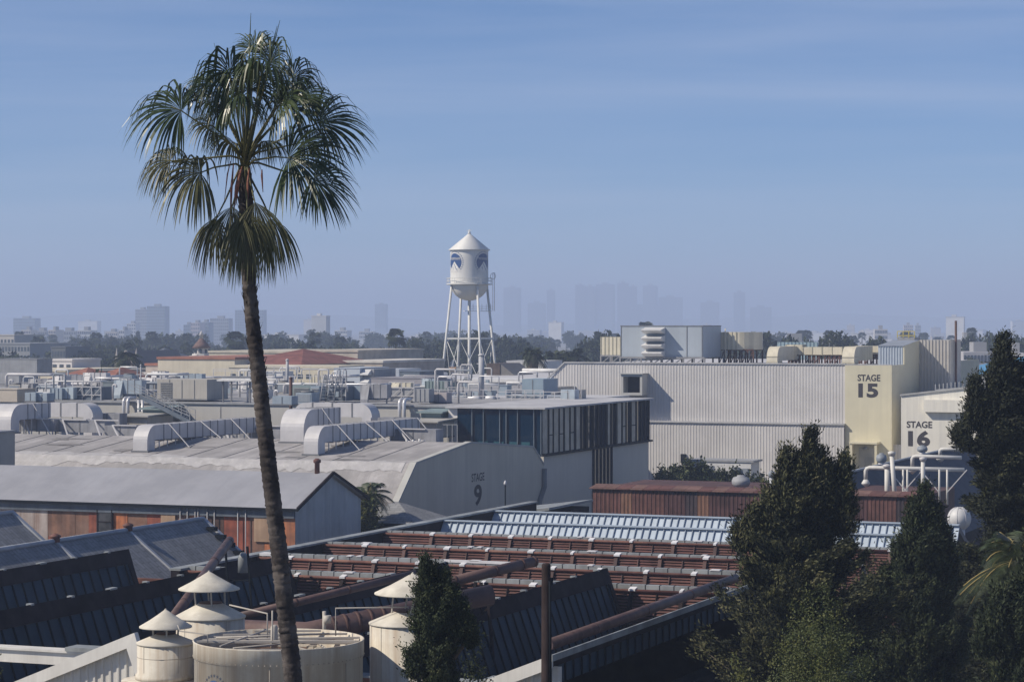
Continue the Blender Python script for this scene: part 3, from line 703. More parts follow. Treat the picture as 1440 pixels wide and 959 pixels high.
a = at_p(1275, 601.5, p16); b = at_p(1311, 601.5, p16); c = at_p(1275, 592, p16)
letters(t, 'lettering', 'STAGE', (a[0]+b[0])/2, a[1], c[1]-a[1], 'x', p16, dark_txt, .03, b[0]-a[0])
a = at_p(1277, 627.5, p16); b = at_p(1308, 627.5, p16); c = at_p(1275, 605, p16)
letters(t, 'numeral', '16', (a[0]+b[0])/2, a[1], c[1]-a[1], 'x', p16, dark_txt, .045, b[0]-a[0])
m = MB()
for k in range(26):
    x = q16+3.0+k*.42; zz = z0+(e[1]-z0)*(x-q16)/(e[0]-q16)
    m.tube([(x, p16+4, zz-.3), (x, p16+4, zz+.75)], .06, 5)
m.bar((q16+3, p16+4, z0+.5), (q16+13.5, p16+4, z0+(e[1]-z0)*.95+.55), .1); m.build('roof_railing', M('grey_rail', (.25,.26,.28), .6), t)
# ribbed low wall between 15 and 16
t = thing('ribbed_wall', 'low ribbed grey wall in the gap between STAGE 15 and STAGE 16', 'wall', -60, p15+.6, 0)
m = MB(); zz = at_p(1255, 625, p15+.6)[1]; m.corr(q15b+.13, q15b+3.2, p15+.6, 0, zz, .35, .05); m.build('cladding', rib, t)

# ================================================================ rusty corrugated building
t = thing('rusty_wall_building', 'long low building with rust streaked corrugated wall behind the pale blue roofs', 'building', -55.5, 154, 0)
m = MB(); rr = random.Random(12); x = -55.4; rw = []
rcol = [(.115,.052,.044), (.07,.034,.034), (.065,.05,.058), (.17,.09,.06), (.05,.036,.042), (.28,.2,.16)]
rws = [M('rust_wall_%s' % n, c, .85, var=.3, scale=.7, streak=.75, scol=tuple(k*.42 for k in c), blotch=.35, bcol=tuple(min(1,k*1.8) for k in c), bscale=.5, sscale=(4.5,4.5,.12)) for n, c in zip(('red','maroon','mauve','tan','plum','pale'), rcol)]
wt = [0,3,3,0,1,1,2,0]
while x < -33.0:
    wd = rr.choice((.8,.8,1.1,1.5,.5)); m.mi = rr.choice((5,3,0,3,1)) if x < -50 else rr.choice((0,1,1,2,4,3,0)) if x < -44 else rr.choice((2,4,1,1,0))
    m.corr(x, min(x+wd-.005, -33.0), 154.0, 0, 9.05, .3, .03); x += wd
m.build('corrugated_wall', rws, t)
m = MB(); x = -55.6; 
while x < -33: 
    m.mi = rr.choice((0,0,1)); x2 = min(x+.93, -32.95)
    m.prism_x([(153.8, 9.0), (155.3, 9.2), (155.3, 9.14), (153.8, 8.94)], x, x2); x += .96
m.build('cap_sheet', [M('rust_cap', (.15,.085,.07), .8, var=.25, streak=.3), M('rust_cap_red', (.115,.052,.046), .8, var=.25)], t)
m = MB(); m.box(-55.4, -33.05, 154.05, 165, 0, 8.9); m.build('body', brown, t)
# ================================================================ tanks in front
tankw = M('cream_tank_paint', (.60,.565,.49), .75, var=.08, scale=.8, streak=.75, scol=(.36,.27,.19), sscale=(3.5,3.5,.12), spec=.2, blotch=.45, bcol=(.45,.40,.33), bscale=1.3, fine=.06)
capw = M('cream_cone_sheet', (.58,.55,.48), .8, var=.1, scale=1.5, streak=.3, spec=.2, blotch=.5, bcol=(.47,.43,.37), bscale=2.0)
rimd = M('tank_seam', (.36,.32,.27), .7, var=.2)
innr = M('tank_inside_rust', (.12,.07,.055), .85, var=.3, scale=1.5, blotch=.4, bcol=(.2,.13,.1))
strut = M('pale_strut', (.42,.39,.35), .7, var=.15)
def QPxy(u, Y): return QP((u-720)/F*Y, Y)
def cap_tank(label, u, Y, v_top, v_bot, rpx, ucap, v_apex, v_rim, capr, neck, group='cone capped vent tanks', legs=4):
    q, p = QPxy(u, Y); k = Y/F; R = rpx*k
    zt = H-(v_top-HZ)*k; zb = H-(v_bot-HZ)*k if v_bot else 0
    t = thing('vent_tank', label, 'tank', q, p, zb, group)
    m = MB(); m.lathe((q,p,0), [(R*1.06,zb),(R*1.06,zb+.1),(R,zb+.16),(R,zt-.02)], 40); m.build('shell', tankw, t)
    m = MB(); zc = zt + neck*R
    m.lathe((q,p,0), [(R*1.03,zt-.03),(R*1.03,zt+.01),(R*.34,zc)], 40); m.build('cone_roof', capw, t)
    zr = H-(v_rim-HZ)*k; za = H-(v_apex-HZ)*k; rc = capr*k; qc, pc = QPxy(ucap, Y)
    m = MB(); m.lathe((qc,pc,0), [(rc,zr-.03),(rc,zr),(rc*.62,zr+(za-zr)*.36),(rc*.3,zr+(za-zr)*.7),(.03,za)], 40); m.lathe((qc,pc,0), [(.03,za-.02),(.03,za+.02),(.01,za+.03)], 8)
    m.build('cone_cap', capw, t)
    m = MB(); m.lathe((q,p,0), [(R*.34,zc-.05),(R*.34,zc+.03)], 24); m.build('neck', innr, t)
    for a in range(legs):
        an = 2*PI*a/legs+.6
        m = MB(); m.bar((q+R*.42*math.cos(an), p+R*.42*math.sin(an), zc-.12), (qc+rc*.5*math.cos(an), pc+rc*.5*math.sin(an), zr+.1), .035)
        m.build('cap_strut', strut, t)
    m = MB()
    for z in ((zt*.62+zb*.38), ): m.lathe((q,p,0), [(R+.002,z-.008),(R+.006,z),(R+.002,z+.008)], 40, cap=False)
    for a in (-1.9, -.6, 2.3): m.bar((q+(R+.004)*math.cos(a-TH*0), p+(R+.004)*math.sin(a), zb+.2), (q+(R+.004)*math.cos(a), p+(R+.004)*math.sin(a), zt-.03), .008)
    m.build('seam', rimd, t)
    return t, q, p, R, zt, zb
t, q, p, R, zt, zb = cap_tank('small cream vent tank with low cone cap beside the white corrugated gable', 233, 61, 903, 953, 40, 233, 857, 880, 37, .3)
m = MB(); m.lathe((q,p,0), [(R*1.5,0),(R*1.5,zb-.2),(R*1.55,zb-.12),(R*1.55,zb-.04),(R*.9,zb-.001)], 40); m.build('plinth', tankw, t)
m = MB(); z = H-(884-HZ)/F*60; a = QPxy(250, 60); b = QPxy(292, 59.5)
m.tube([(a[0],a[1],z+.1),(a[0]+.06,a[1],z-.05),(b[0],b[1],z-.08),(b[0],b[1],z-.35)], .018, 6); m.build('handrail', strut, t)
cap_tank('cream vent tank with wide cone cap standing behind the other tanks', 296, 64.5, 866, 0, 48, 294, 803.5, 827, 43, .38)
t, q, p, R, zt, zb = cap_tank('tall cream vent tank with wide cone cap partly behind the narrow cypress', 572, 61.5, 875, 0, 52, 580.5, 806, 833, 54, .3)
m = MB(); a = QPxy(472, 61); b = QPxy(574, 61.3); z = H-(855-HZ)/F*61
m.tube([(a[0],a[1],H-(897-HZ)/F*60.5),(a[0],a[1],z),(b[0],b[1],z),(b[0],b[1],z-.5)], .02, 6); m.build('handrail', strut, t)
# wide open tank
Y = 60.0; k = Y/F; q, p = QPxy(392, Y); R = 118*k; zt = H-(898-HZ)*k
t = thing('open_tank', 'wide open topped cream riveted tank with a ring of stars emblem', 'tank', q, p, 0)
m = MB(); m.lathe((q,p,0), [(R,0),(R,zt-.42),(R+.03,zt-.41),(R+.03,zt-.04),(R+.04,zt-.02),(R+.04,zt),(R+.0,zt),(R-.03,zt-.5)], 72, cap=False); m.build('shell', tankw, t)
m = MB(); m.lathe((q,p,0), [(.01,zt-.5),(R-.035,zt-.46)], 48, cap=False); m.build('floor_plate', innr, t)
m = MB(); rr = random.Random(3)
for i in range(14):
    d = -R*.9 + i*R*.137; h = math.sqrt(max(0, (R-.06)**2-d*d)); z = zt-.22+rr.uniform(0,.2)
    an = .35
    c, s_ = math.cos(an), math.sin(an)
    m.bar((q+c*(-h)-s_*d, p+s_*(-h)+c*d, z), (q+c*h-s_*d, p+s_*h+c*d, z+rr.uniform(-.05,.1)), .05+.05*(i%3==0), .05)
for i in range(5):
    an = rr.uniform(-.6,2.6); d = rr.uniform(-R*.6,R*.6); h = math.sqrt((R-.06)**2-d*d)*rr.uniform(.6,.98); c, s_ = math.cos(an), math.sin(an); z = zt-.2+rr.uniform(0,.2)
    m.tube([(q+c*(-h)-s_*d, p+s_*(-h)+c*d, z), (q+c*h-s_*d, p+s_*h+c*d, z)], .025, 6)
m.build('rafter', strut, t)
m = MB()
m.lathe((q-.1,p-.05,zt-.45), [(.09,0),(.09,.75),(.05,.8)], 10)
a = QPxy(383, 59.6); m.tube([(a[0],a[1],zt-.3),(a[0],a[1],zt+.75)], .02, 6)
a = QPxy(456, 62); m.tube([(a[0],a[1],zt-.3),(a[0],a[1],zt+.45)], .05, 8); m.lathe((a[0]+.09,a[1],zt+.15), [(.1,0),(.1,.2)], 8)
m.build_each('standpipe', strut, t)
m = MB(); a = QPxy(340, 62.0); b = QPxy(376, 60.8)
za = H-(850-HZ)/F*62
m.tube([(a[0]-.35,a[1],za-.02),(b[0],b[1],za-.08),(b[0],b[1],zt-.1)], .02, 6)
m.build('pipe_bracket', strut, t)
m = MB(); rr = random.Random(8)
for i in range(7):
    a = rr.uniform(0,6.28); d = rr.uniform(.3,.85)*R; m.cbox((q+d*math.cos(a), p+d*math.sin(a), zt-.47), rr.uniform(.1,.5), rr.uniform(.06,.3), rr.uniform(.05,.12))
m.build_each('scrap', M('pale_scrap', (.5,.47,.41), .8, var=.2), t)
m = MB()
for a in range(90):
    an = 2*PI*a/90; x, y = math.cos(an), math.sin(an)
    m.cbox((q+(R+.032)*x, p+(R+.032)*y, zt-.385), .02, .02, .02)
for a in (-2.35, -1.2, -.2):
    x, y = math.cos(a), math.sin(a)
    for i in range(26): m.cbox((q+(R+.002)*x, p+(R+.002)*y, zt-.5-.13*i), .02, .02, .02)
    m.bar((q+(R+.002)*x, p+(R+.002)*y, zt-.44), (q+(R+.002)*x, p+(R+.002)*y, zt-4), .018)
m.lathe((q,p,0), [(R+.002,zt-1.85),(R+.012,zt-1.83),(R+.002,zt-1.81)], 72, cap=False)
m.build('rivet', rimd, t)
# emblem: ring of stars over a blue disc with a white peak
def cyl_pt(c, R, a0, s, z, o): 
    a = a0 + s/(R); return (c[0]+(R+o)*math.cos(a), c[1]+(R+o)*math.sin(a), z)
def star_poly(cx, cz, r, rot=0): return [(cx + (r if i%2==0 else r*.42)*math.sin(rot+PI*i/5), cz + (r if i%2==0 else r*.42)*math.cos(rot+PI*i/5)) for i in range(10)]
# viewing direction to the tank in grid coords: angle of the point seen at u=304
c = Vector((q,p)); toward = Vector((-q,-p)).normalized(); base = math.atan2(toward.y, toward.x)
ae = base - math.asin(.745); zc = H-(972-HZ)*(Y-R*.6)/F; rs = 24*k
starm = M('emblem_star', (.06,.07,.10), .6); bluem = M('emblem_blue', (.05,.10,.25), .6, var=.1)
ms = MB()
for i in range(24):
    th = 2*PI*i/24; pl = star_poly(rs*math.sin(th), zc+rs*math.cos(th), .05)
    v = [cyl_pt((q,p), R, ae, -a*-1, b, .006) for a, b in pl] + [cyl_pt((q,p), R, ae, rs*math.sin(th), zc+rs*math.cos(th), .006)]
    ms.add(v, [(j, (j+1)%10, 10) for j in range(10)])
ms.build('emblem_star', starm, t)
mb = MB(); rd = 17.5*k; ring = [cyl_pt((q,p),R,ae, rd*math.sin(2*PI*j/40), zc+rd*math.cos(2*PI*j/40), .005) for j in range(40)] + [cyl_pt((q,p),R,ae,0,zc,.005)]
mb.add(ring, [(j,(j+1)%40,40) for j in range(40)]); mb.build('emblem_disc', bluem, t)
mw = MB(); tri = [(0,rd*.45),(rd*.75,-rd*.65),(0,-rd*.98),(-rd*.75,-rd*.65)]
mw.add([cyl_pt((q,p),R,ae,a,zc+b,.009) for a,b in tri], [(0,1,2),(0,2,3)]); mw.build('emblem_peak', M('emblem_white', (.7,.7,.68), .6), t)

# ================================================================ water tower
Yw = 470.0; kw = Yw/F; wu = 660.0
def wz(v): return H-(v-HZ)*kw
q, p = QPxy(wu, Yw); ww = M('white_tower_paint', (.66,.655,.63), .55, var=.04, scale=.3, streak=.2, scol=(.5,.49,.46))
wsh = M('tower_steel_white', (.62,.62,.60), .6, var=.06)
t = thing('water_tower', 'white four legged water tower with cone roof and blue mountain emblems', 'water tower', q, p, 0)
R = 26.7*kw; ze = wz(351.5); zr = wz(398.5); zb = wz(423.0)
m = MB(); m.lathe((q,p,0), [(R,zr),(R,ze)], 64, cap=False); m.build('tank', ww, t)
m = MB(); m.lathe((q,p,0), [(R+.02,zr-.02)]+[(R*math.cos(a*PI/20)+.001, zr-(zr-zb)*math.sin(a*PI/20)) for a in range(0,11)], 64, cap=False); m.build('bowl', ww, t)
m = MB(); m.lathe((q,p,0), [(R,ze-.05),(29.2*kw,ze-.12),(29.2*kw,ze),(.15,wz(328.5))], 64, cap=False); m.lathe((q,p,wz(328.5)-.1), [(.3,0),(.3,.3),(.1,.5),(.1,.9)], 10); m.bar((q-.5,p,wz(328.5)+.5),(q+.5,p,wz(328.5)+.6),.12); m.build('cone_roof', ww, t)
m = MB(); m.lathe((q,p,0), [(R,zr-.35),(R+.75,zr-.3),(R+.75,zr-.12),(R,zr-.1)], 48, cap=False); bal = m.build('balcony', wsh, t)
m = MB()
for h_ in (.55, 1.1): m.tube([(q+(R+.7)*math.cos(2*PI*i/40), p+(R+.7)*math.sin(2*PI*i/40), zr-.1+h_) for i in range(41)], .045, 5)
for i in range(20): m.bar((q+(R+.7)*math.cos(2*PI*i/20), p+(R+.7)*math.sin(2*PI*i/20), zr-.1), (q+(R+.7)*math.cos(2*PI*(i+(i%2)*.7)/20), p+(R+.7)*math.sin(2*PI*(i+(i%2)*.7)/20), zr+1.0), .05)
m.build('railing', wsh, bal)
top = []; bot = []; zs = wz(476); mid = []
for a in range(4):
    an = base*0 + math.atan2(-p, -q) + math.radians(24+ 90*a)      # corners turned as seen from the lot
    rt = 27.0*kw; rb = 50*kw
    T_ = Vector((q+rt*math.cos(an), p+rt*math.sin(an), zr-.3)); B_ = Vector((q+rb*math.cos(an), p+rb*math.sin(an), 0))
    top.append(T_); bot.append(B_); s = (T_.z-zs)/T_.z; mid.append(T_+(B_-T_)*s)
    m = MB(); m.tube([T_, B_], .24, 10); m.build('leg', wsh, t)
    m = MB(); m.bar(T_-Vector((0,0,.2)), Vector((q+.25*rt*math.cos(an), p+.25*rt*math.sin(an), zb+.6)), .1); 
m = MB()
for a in range(4): m.bar(mid[a], mid[(a+1)%4], .3)
m.build('strut', wsh, t)
m = MB()
for a in range(4):
    b = (a+1)%4; m.tube([mid[a], bot[b]], .07, 5); m.tube([mid[b], bot[a]], .07, 5)
m.build('brace_rod', wsh, t)
m = MB(); m.tube([(q,p,0),(q,p,zb+.1)], .3, 12); m.build('riser_pipe', wsh, t)
zc = wz(437.5); m = MB(); e = top[1] if top[1].x > q else top[2]
far = max(top, key=lambda v_: v_.x*CT+v_.y*ST)   # leg seen furthest right
dirv = Vector((far.x-q, far.y-p, 0)); 
m.bar((q-dirv.x*.3, p-dirv.y*.3, zc), (q+dirv.x*1.25, p+dirv.y*1.25, zc), .7, .1); wk = m.build('catwalk', wsh, t)
m = MB()
for h_ in (.45, .9):
    for o in (-.3,.3): m.bar((q-dirv.x*.1+o, p-dirv.y*.1, zc+h_), (q+dirv.x*1.25+o, p+dirv.y*1.25, zc+h_), .06)
for i in range(6):
    m.bar((q+dirv.x*(i*.25), p+dirv.y*(i*.25)-.3, zc), (q+dirv.x*(i*.25), p+dirv.y*(i*.25)-.3, zc+1.4), .07)
m.build('railing', wsh, wk)
# ladder with hoop at the right edge
an = math.atan2(-p,-q)+PI/2*1.05
m = MB(); x, y = q+(R+.9)*math.cos(an), p+(R+.9)*math.sin(an)
m.tube([(x,y,zr+2.1),(x,y,zc)], .06, 5); m.tube([(x+.25,y+.25,zr+2.1),(x+.25,y+.25,zc)], .06, 5)
m.tube([(x+.55*math.cos(a*PI/8), y+.1, zr+1.4+.6*math.sin(a*PI/8)) for a in range(17)], .06, 5)
m.build('ladder', wsh, t)
face = math.atan2(-p,-q)
script_v, script_f = text_mesh('Paramount', .004, .9)
towblue = M('tower_emblem_blue', (.012,.055,.19), .55, var=.06); towwhite = M('tower_emblem_white', (.64,.635,.62), .55)
for sgn, off in ((-1, math.radians(-51)), (1, math.radians(49))):
    a0 = face + off*1.0
    zc = wz(369.5); re = 12.7*kw; er = []
    def cp(s, z, o): return cyl_pt((q,p), R, a0, s, z, o)
    m = MB(); n = 36
    for rr_ in range(6):
        r0, r1 = re*rr_/6, re*(rr_+1)/6
        for j in range(n):
            a1, a2 = 2*PI*j/n, 2*PI*(j+1)/n
            m.add([cp(r0*math.sin(a1), zc+r0*math.cos(a1), .02), cp(r1*math.sin(a1), zc+r1*math.cos(a1), .02), cp(r1*math.sin(a2), zc+r1*math.cos(a2), .02), cp(r0*math.sin(a2), zc+r0*math.cos(a2), .02)], [(0,1,2,3)])
    m.build('emblem_disc', towblue, t)
    m = MB(); pk = [(-.95,-.95),(0,.12),(.95,-.95)]
    N_ = 16
    for j in range(N_):
        s0, s1 = -.98+1.96*j/N_, -.98+1.96*(j+1)/N_
        f0 = lambda s: .12 - abs(s)*1.16
        m.add([cp(s0*re, zc+f0(s0)*re, .03), cp(s1*re, zc+f0(s1)*re, .03), cp(s1*re, zc-1.05*re, .03), cp(s0*re, zc-1.05*re, .03)], [(0,1,2,3)])
    m.build('emblem_peak', towwhite, t)
    m = MB()
    for (sx, sz, l) in ((-.35,-.5,.4),(.1,-.45,.5),(.3,-.7,.35),(-.1,-.2,.3)):
        m.add([cp(sx*re, zc+sz*re, .04), cp((sx+.09)*re, zc+(sz+.05)*re, .04), cp((sx+.22)*re, zc+(sz-l)*re, .04)], [(0,1,2)])
    m.build('emblem_rock', towblue, t)
    m = MB()
    hh = .34*re; wd = max(abs(a) for a, b in script_v)
    sc = .86*re/wd
    m.add([cp(a*sc, zc+.28*re+b*hh + .0, .05) for a, b in script_v], script_f); m.build('emblem_lettering', towwhite, t)
    m = MB(); rs_ = re*1.17
    for j in range(22):
        th = -2.25 + 4.5*j/21
        pl = star_poly(rs_*math.sin(th), zc+rs_*math.cos(th), .19)
        v = [cp(a, b, .02) for a, b in pl] + [cp(rs_*math.sin(th), zc+rs_*math.cos(th), .02)]
        m.add(v, [(i, (i+1)%10, 10) for i in range(10)])
    m.build('emblem_star', towblue, t)
# ================================================================ stage roofs and plant behind Stage 9
galv = M('galvanised_duct', (.52,.51,.52), .5, metal=.0, var=.07, scale=.8, streak=.2, scol=(.36,.36,.39), blotch=.15, bcol=(.42,.42,.45))
galvd = M('galvanised_dark', (.24,.27,.31), .55, var=.12, scale=.6, streak=.3)
strap = M('duct_strap', (.16,.165,.18), .6)
steelp = M('steel_pipe_bright', (.55,.55,.57), .4, metal=.3, var=.1)
bluebox = M('blue_grey_plant', (.30,.36,.42), .55, var=.1, scale=.6, streak=.25)
darkbox = M('dark_blue_plant', (.13,.16,.20), .6, var=.15, scale=.6, streak=.3)
tanbox = M('tan_plant', (.40,.38,.345), .7, var=.06, scale=.5, streak=.25)
beige = M('beige_block', (.47,.42,.36), .8, var=.1, blotch=.3)
creambox = M('cream_plant', (.60,.555,.44), .7, var=.06, streak=.3)
whitebox = M('white_plant', (.62,.62,.62), .6, var=.06, streak=.2)
greybox = M('mid_grey_plant', (.30,.31,.33), .65, var=.1, streak=.25)
greenbox = M('green_grey_plant', (.20,.26,.27), .65, var=.12, streak=.2)
galv2_ = M('shade_toned_duct', (.27,.275,.30), .6, var=.15, scale=.8, streak=.4)  # zinc colour darkened to stand for shade on the low ducts
wallg = M('grey_stage_stucco', (.45,.44,.42), .85, var=.04, scale=.2, streak=.3, scol=(.34,.34,.35), fine=.06)
roofp = M('plant_roof', (.30,.30,.31), .9, var=.2, scale=.3, blotch=.4, bcol=(.18,.18,.19))
# block behind stage 9
t = thing('grey_stage_building', 'long plain grey building carrying crowded rooftop plant behind the ducts', 'building', -205, 190, 0)
m = MB(); m.box(-230, -96, 190.0, 262, 0, 12.95); m.box(-95.99, -81.2, 190.0, 216.5, 0, 12.95); m.build('wall', wallg, t)
m = MB(); m.box(-230.1, -81.1, 189.85, 190.25, 12.96, 13.12); m.build('coping', greybox, t)
m = MB(); m.box(-229.9, -96.1, 190.26, 261.9, 12.955, 12.98); m.box(-96, -81.3, 190.26, 216.4, 12.955, 12.98); m.build('roof', roofp, t)
m = MB()
for k in range(7): m.box(-180+k*15.3, -179.95+k*15.3, 189.96, 190.0, 5, 12.9)
m.build_each('joint', M('stucco_joint', (.3,.3,.31), .8), t)
t = thing('plant_building', 'low white roofed building between the water tower and the glass office block', 'building', -110, 264, 0)
m = MB(); m.box(at_p(520,540,264)[0], -103, 264, 320, 0, 13.3); m.box(-95.9, at_p(884,560,236)[0], 218, 236, 0, 12.6); m.build('wall', wallg, t)
m = MB(); m.box(at_p(520,540,264)[0]-.2, -102.8, 263.8, 320, 13.31, 13.45); m.box(-96, at_p(885,560,236)[0], 217.9, 236.1, 12.61, 12.75); m.build('roof', M('white_plant_roof', (.48,.48,.50), .85, var=.1, blotch=.3, bcol=(.36,.36,.37)), t)

ZR = 13.12
NU = [0]
def unit(name, label, cat, u0, u1, vt, vb, mat, style='plain', depth=None, zr=None, p=None, legs=0.0, group=None, accent=None):
    """Box-shaped roof plant with its frame, panels, grille or fans; placed where its base meets the roof."""
    zr = ZR if zr is None else zr
    if p is None: _, p = at_z((u0+u1)/2, vb, zr)
    q0 = at_p(u0, vb, p)[0]; q1 = at_p(u1, vb, p)[0]; zt = at_p((u0+u1)/2, vt, p)[1]; zb = at_p((u0+u1)/2, vb, p)[1]
    wd = q1-q0; depth = depth or min(max(wd*.6, 1.2), 4.0); h = zt-zb
    t = thing(name, label, cat, (q0+q1)/2, p, zb, group)
    zl = zb + legs
    m = MB(); m.box(q0, q1, p, p+depth, zl, zt)
    if style != 'tank': m.build('cabinet', mat, t)
    acc = accent or strap
    if style in ('louvre', 'halflouvre'):
        m = MB(); x1 = q1 - wd*.08 if style == 'louvre' else q0+wd*.3; x0 = q0+wd*.06; n = max(4, int(h*.8/.16))
        for i in range(n):
            z = zl+(h-legs)*.1 + i*(h-legs)*.8/n
            m.prism_x([(p-.09, z), (p-.004, z+.09), (p-.004, z+.05)], x0, x1)
        m.build('louvre_grille', acc, t)
    if style in ('panel', 'halflouvre'):
        m = MB(); n = max(2, int(wd/1.1))
        for i in range(1, n): x = q0 + wd*i/n; m.box(x-.03, x+.03, p-.03, p-.003, zl+.05, zt-.05)
        m.box(q0+.05, q1-.05, p-.035, p-.004, zl+.02, zl+.12); m.build('panel_joint', acc, t)
    if style == 'ribbed':
        m = MB(); n = max(3, int(wd/.35))
        for i in range(n+1): x = q0 + wd*i/n; m.box(x-.03, x+.03, p-.06, p-.003, zl, zt)
        m.build('rib', mat, t)
    if style == 'frame':
        m = MB(); n = max(2, int(wd/.9)); e = .05
        for i in range(n+1):
            x = q0 + wd*i/n; m.bar((x, p-.12, zb), (x, p-.12, zt+.5), .06)
            if i < n: m.bar((x, p-.12, zb+.2), (x+wd/n, p-.12, zt), .04)
        for z in (zb+.4*h, zt, zt+.5): m.bar((q0, p-.12, z), (q1, p-.12, z), .06)
        m.build('access_frame', galv, t)
    if style == 'fan':
        m = MB(); n = max(1, int(wd/1.3))
        for i in range(n): m.lathe((q0+wd*(i+.5)/n, p+depth/2, zt+.002), [(.5,0),(.5,.22),(.42,.24),(.4,.1)], 16)
        m.build('fan_cowl', acc, t)
        m = MB(); m.box(q0+.1, q1-.1, p-.03, p-.003, zl+.2*h, zt-.15*h); m.build('coil_grille', galvd, t)
    if style == 'roofed':
        m = MB(); m.prism_x([(p-.4, zt), (p-.4, zt+.12), (p+depth+.4, zt+.32), (p+depth+.4, zt+.2)], q0-.3, q1+.3); m.build('roof', accent or whitebox, t)
    if style == 'hood':
        m = MB(); n = max(2, int(h/.8))
        for i in range(n):
            z = zl + h*(i+.25)/n; m.prism_x([(p-.9, z), (p-.9, z+.12), (p-.003, z+h/n*.7), (p-.003, z)], q0+wd*.2, q1-wd*.2)
        m.build('hood', whitebox, t)
    if style == 'tank':
        r = min(h, 1.5)/2; m.tube([(q0, p, zl+r), (q0+.15, p, zl+r), (q1-.15, p, zl+r), (q1, p, zl+r)], [r*.7, r, r, r*.7], 16); m.build('drum', mat, t)
        m = MB(); 
        for x in (q0+wd*.2, q1-wd*.2): m.box(x-.08, x+.08, p-r*.7, p+r*.7, zb, zl+r*.7)
        m.build('saddle', strap, t)
    if style == 'plain':
        m = MB(); m.box(q0-.06, q1+.06, p-.06, p+depth+.06, zt+.002, zt+.07); m.build('lid', mat, t)
    if legs:
        m = MB()
        for x in (q0+.08, q1-.08):
            for y in (p+.08, p+depth-.08): m.bar((x, y, zb), (x, y, zl), .12)
        m.bar((q0, p+.08, zl-.06), (q1, p+.08, zl-.06), .14); m.build('leg_frame', strap, t)
    if style not in ('frame', 'tank', 'plain'):
        m = MB(); m.box(q0-.04, q1+.04, p-.045, p+depth+.04, zb-.0 if not legs else zl, (zb if not legs else zl)+.09); m.build('base_frame', strap, t)
    return t
U = unit
G1 = 'plant cabinets on the grey building'
U('plant_cabinet','dark grey rooftop cabinet at the picture edge above a beige block','air handler',-6,27,525,541,greybox,'panel',depth=4)
U('plant_cabinet','beige masonry roof block with shaded side at the picture edge','roof block',-8,24,548,565,beige,'plain',depth=3)
U('plant_cabinet','pale blue roof cabinet, nearer the beige masonry block of two alike','cabinet',35,50,552,565.5,bluebox,'panel')
U('plant_cabinet','pale blue roof cabinet next to a white box, further from the beige block','cabinet',51.5,66,553,565.5,bluebox,'panel')
U('plant_cabinet','small white roof box above the pale blue cabinets','cabinet',52,71,541,553,whitebox,'plain')
U('plant_cabinet','glassy pale blue cover box between white box and dark frames','cabinet',71,87,546,562.5,bluebox,'ribbed')
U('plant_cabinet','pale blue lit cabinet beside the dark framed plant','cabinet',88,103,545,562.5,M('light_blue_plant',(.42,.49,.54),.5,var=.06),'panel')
U('plant_cabinet','long dark blue plant cabinet divided by frames','air handler',103.5,143,544,562.5,darkbox,'frame')
U('plant_cabinet','big dark grey cabinet at the head of the roof stair','air handler',145,172.5,537.5,559,M('slate_plant',(.17,.20,.22),.6,var=.1),'plain',depth=5)
U('plant_cabinet','large tan air handler with a louvred end','air handler',221,291,533.5,562.5,tanbox,'halflouvre',depth=4)
U('plant_cabinet','cream plaster roof house in front of the red tiled roofs, grey topped','roof house',-4,52,505,526,greybox,'plain',p=285)
U('roof_canopy','white topped canopy on posts beside the palm trunk','canopy',312,352,536,566,whitebox,'roofed',legs=2.2)
U('plant_cabinet','white shed wall with galvanised frames behind the palm trunk','roof house',350,398,522,541,whitebox,'frame')
U('plant_cabinet','low cream cabinet, wider of the two beyond the palm trunk','cabinet',409,438,533.5,543,creambox,'panel')
U('plant_cabinet','tall cream cabinet with ribs beyond the palm trunk','cabinet',438,454,527.5,543.5,creambox,'ribbed')
U('plant_cabinet','grey green plant cabinet below the cream cabinets','cabinet',411,437,542,563.5,greenbox,'louvre')
U('plant_cabinet','light blue cabinet beside the palm trunk above the grey wall','cabinet',383,410,557,570,bluebox,'panel')
U('plant_cabinet','blue grey cabinet below the roof ladders','cabinet',437,449,543,564,bluebox,'louvre')
U('plant_cabinet','blue grey framed cabinet with tall ladder hoops','cabinet',450,487,543,563.5,darkbox,'frame')
U('plant_cabinet','square blue grey cabinet right of the ladders, taller of the pair','cabinet',488.5,507,543,563,bluebox,'panel')
U('plant_cabinet','low square blue grey cabinet beside a green grey one','cabinet',511,532,548.5,562.5,bluebox,'panel')
U('plant_cabinet','green grey low cabinet between blue grey cabinets','cabinet',533,545,549,562,greenbox,'panel')
U('plant_cabinet','dark framed duct cabinet behind the bright pipe pair','cabinet',548,583,545,564,greybox,'frame')
U('plant_cabinet','grey framed cabinet to the right of the bright pipe pair','cabinet',584,603,547,566,greybox,'ribbed')
U('roof_house','wide pale metal roof house with a double white intake hood','roof house',470,506,518,541,M('pale_blue_roof_house',(.44,.48,.53),.6,var=.05),'plain',depth=8)
U('roof_house','pale metal roof house with hood beside the flat dark one','roof house',507,526,519,541,greybox,'hood',depth=6)
U('roof_house','flat pale blue panelled roof house left of the dark flat roof','roof house',527,561,519,533,M('pale_blue_roof_house2',(.40,.44,.50),.6,var=.05),'panel',depth=7)
U('roof_house','long low grey block beneath the pale blue roof house','roof house',522,598,532,545,M('taupe_block',(.27,.26,.28),.7,var=.1),'plain',depth=6)
U('roof_house','dark flat roofed house left of the water tower legs','roof house',562,590,523,541,darkbox,'plain',depth=7)
U('plant_cabinet','pinkish grey cabinet with rail below the white pipe','cabinet',605,628,552,567,M('pinkish_grey_plant',(.38,.35,.36),.7,var=.08),'panel',p=198)
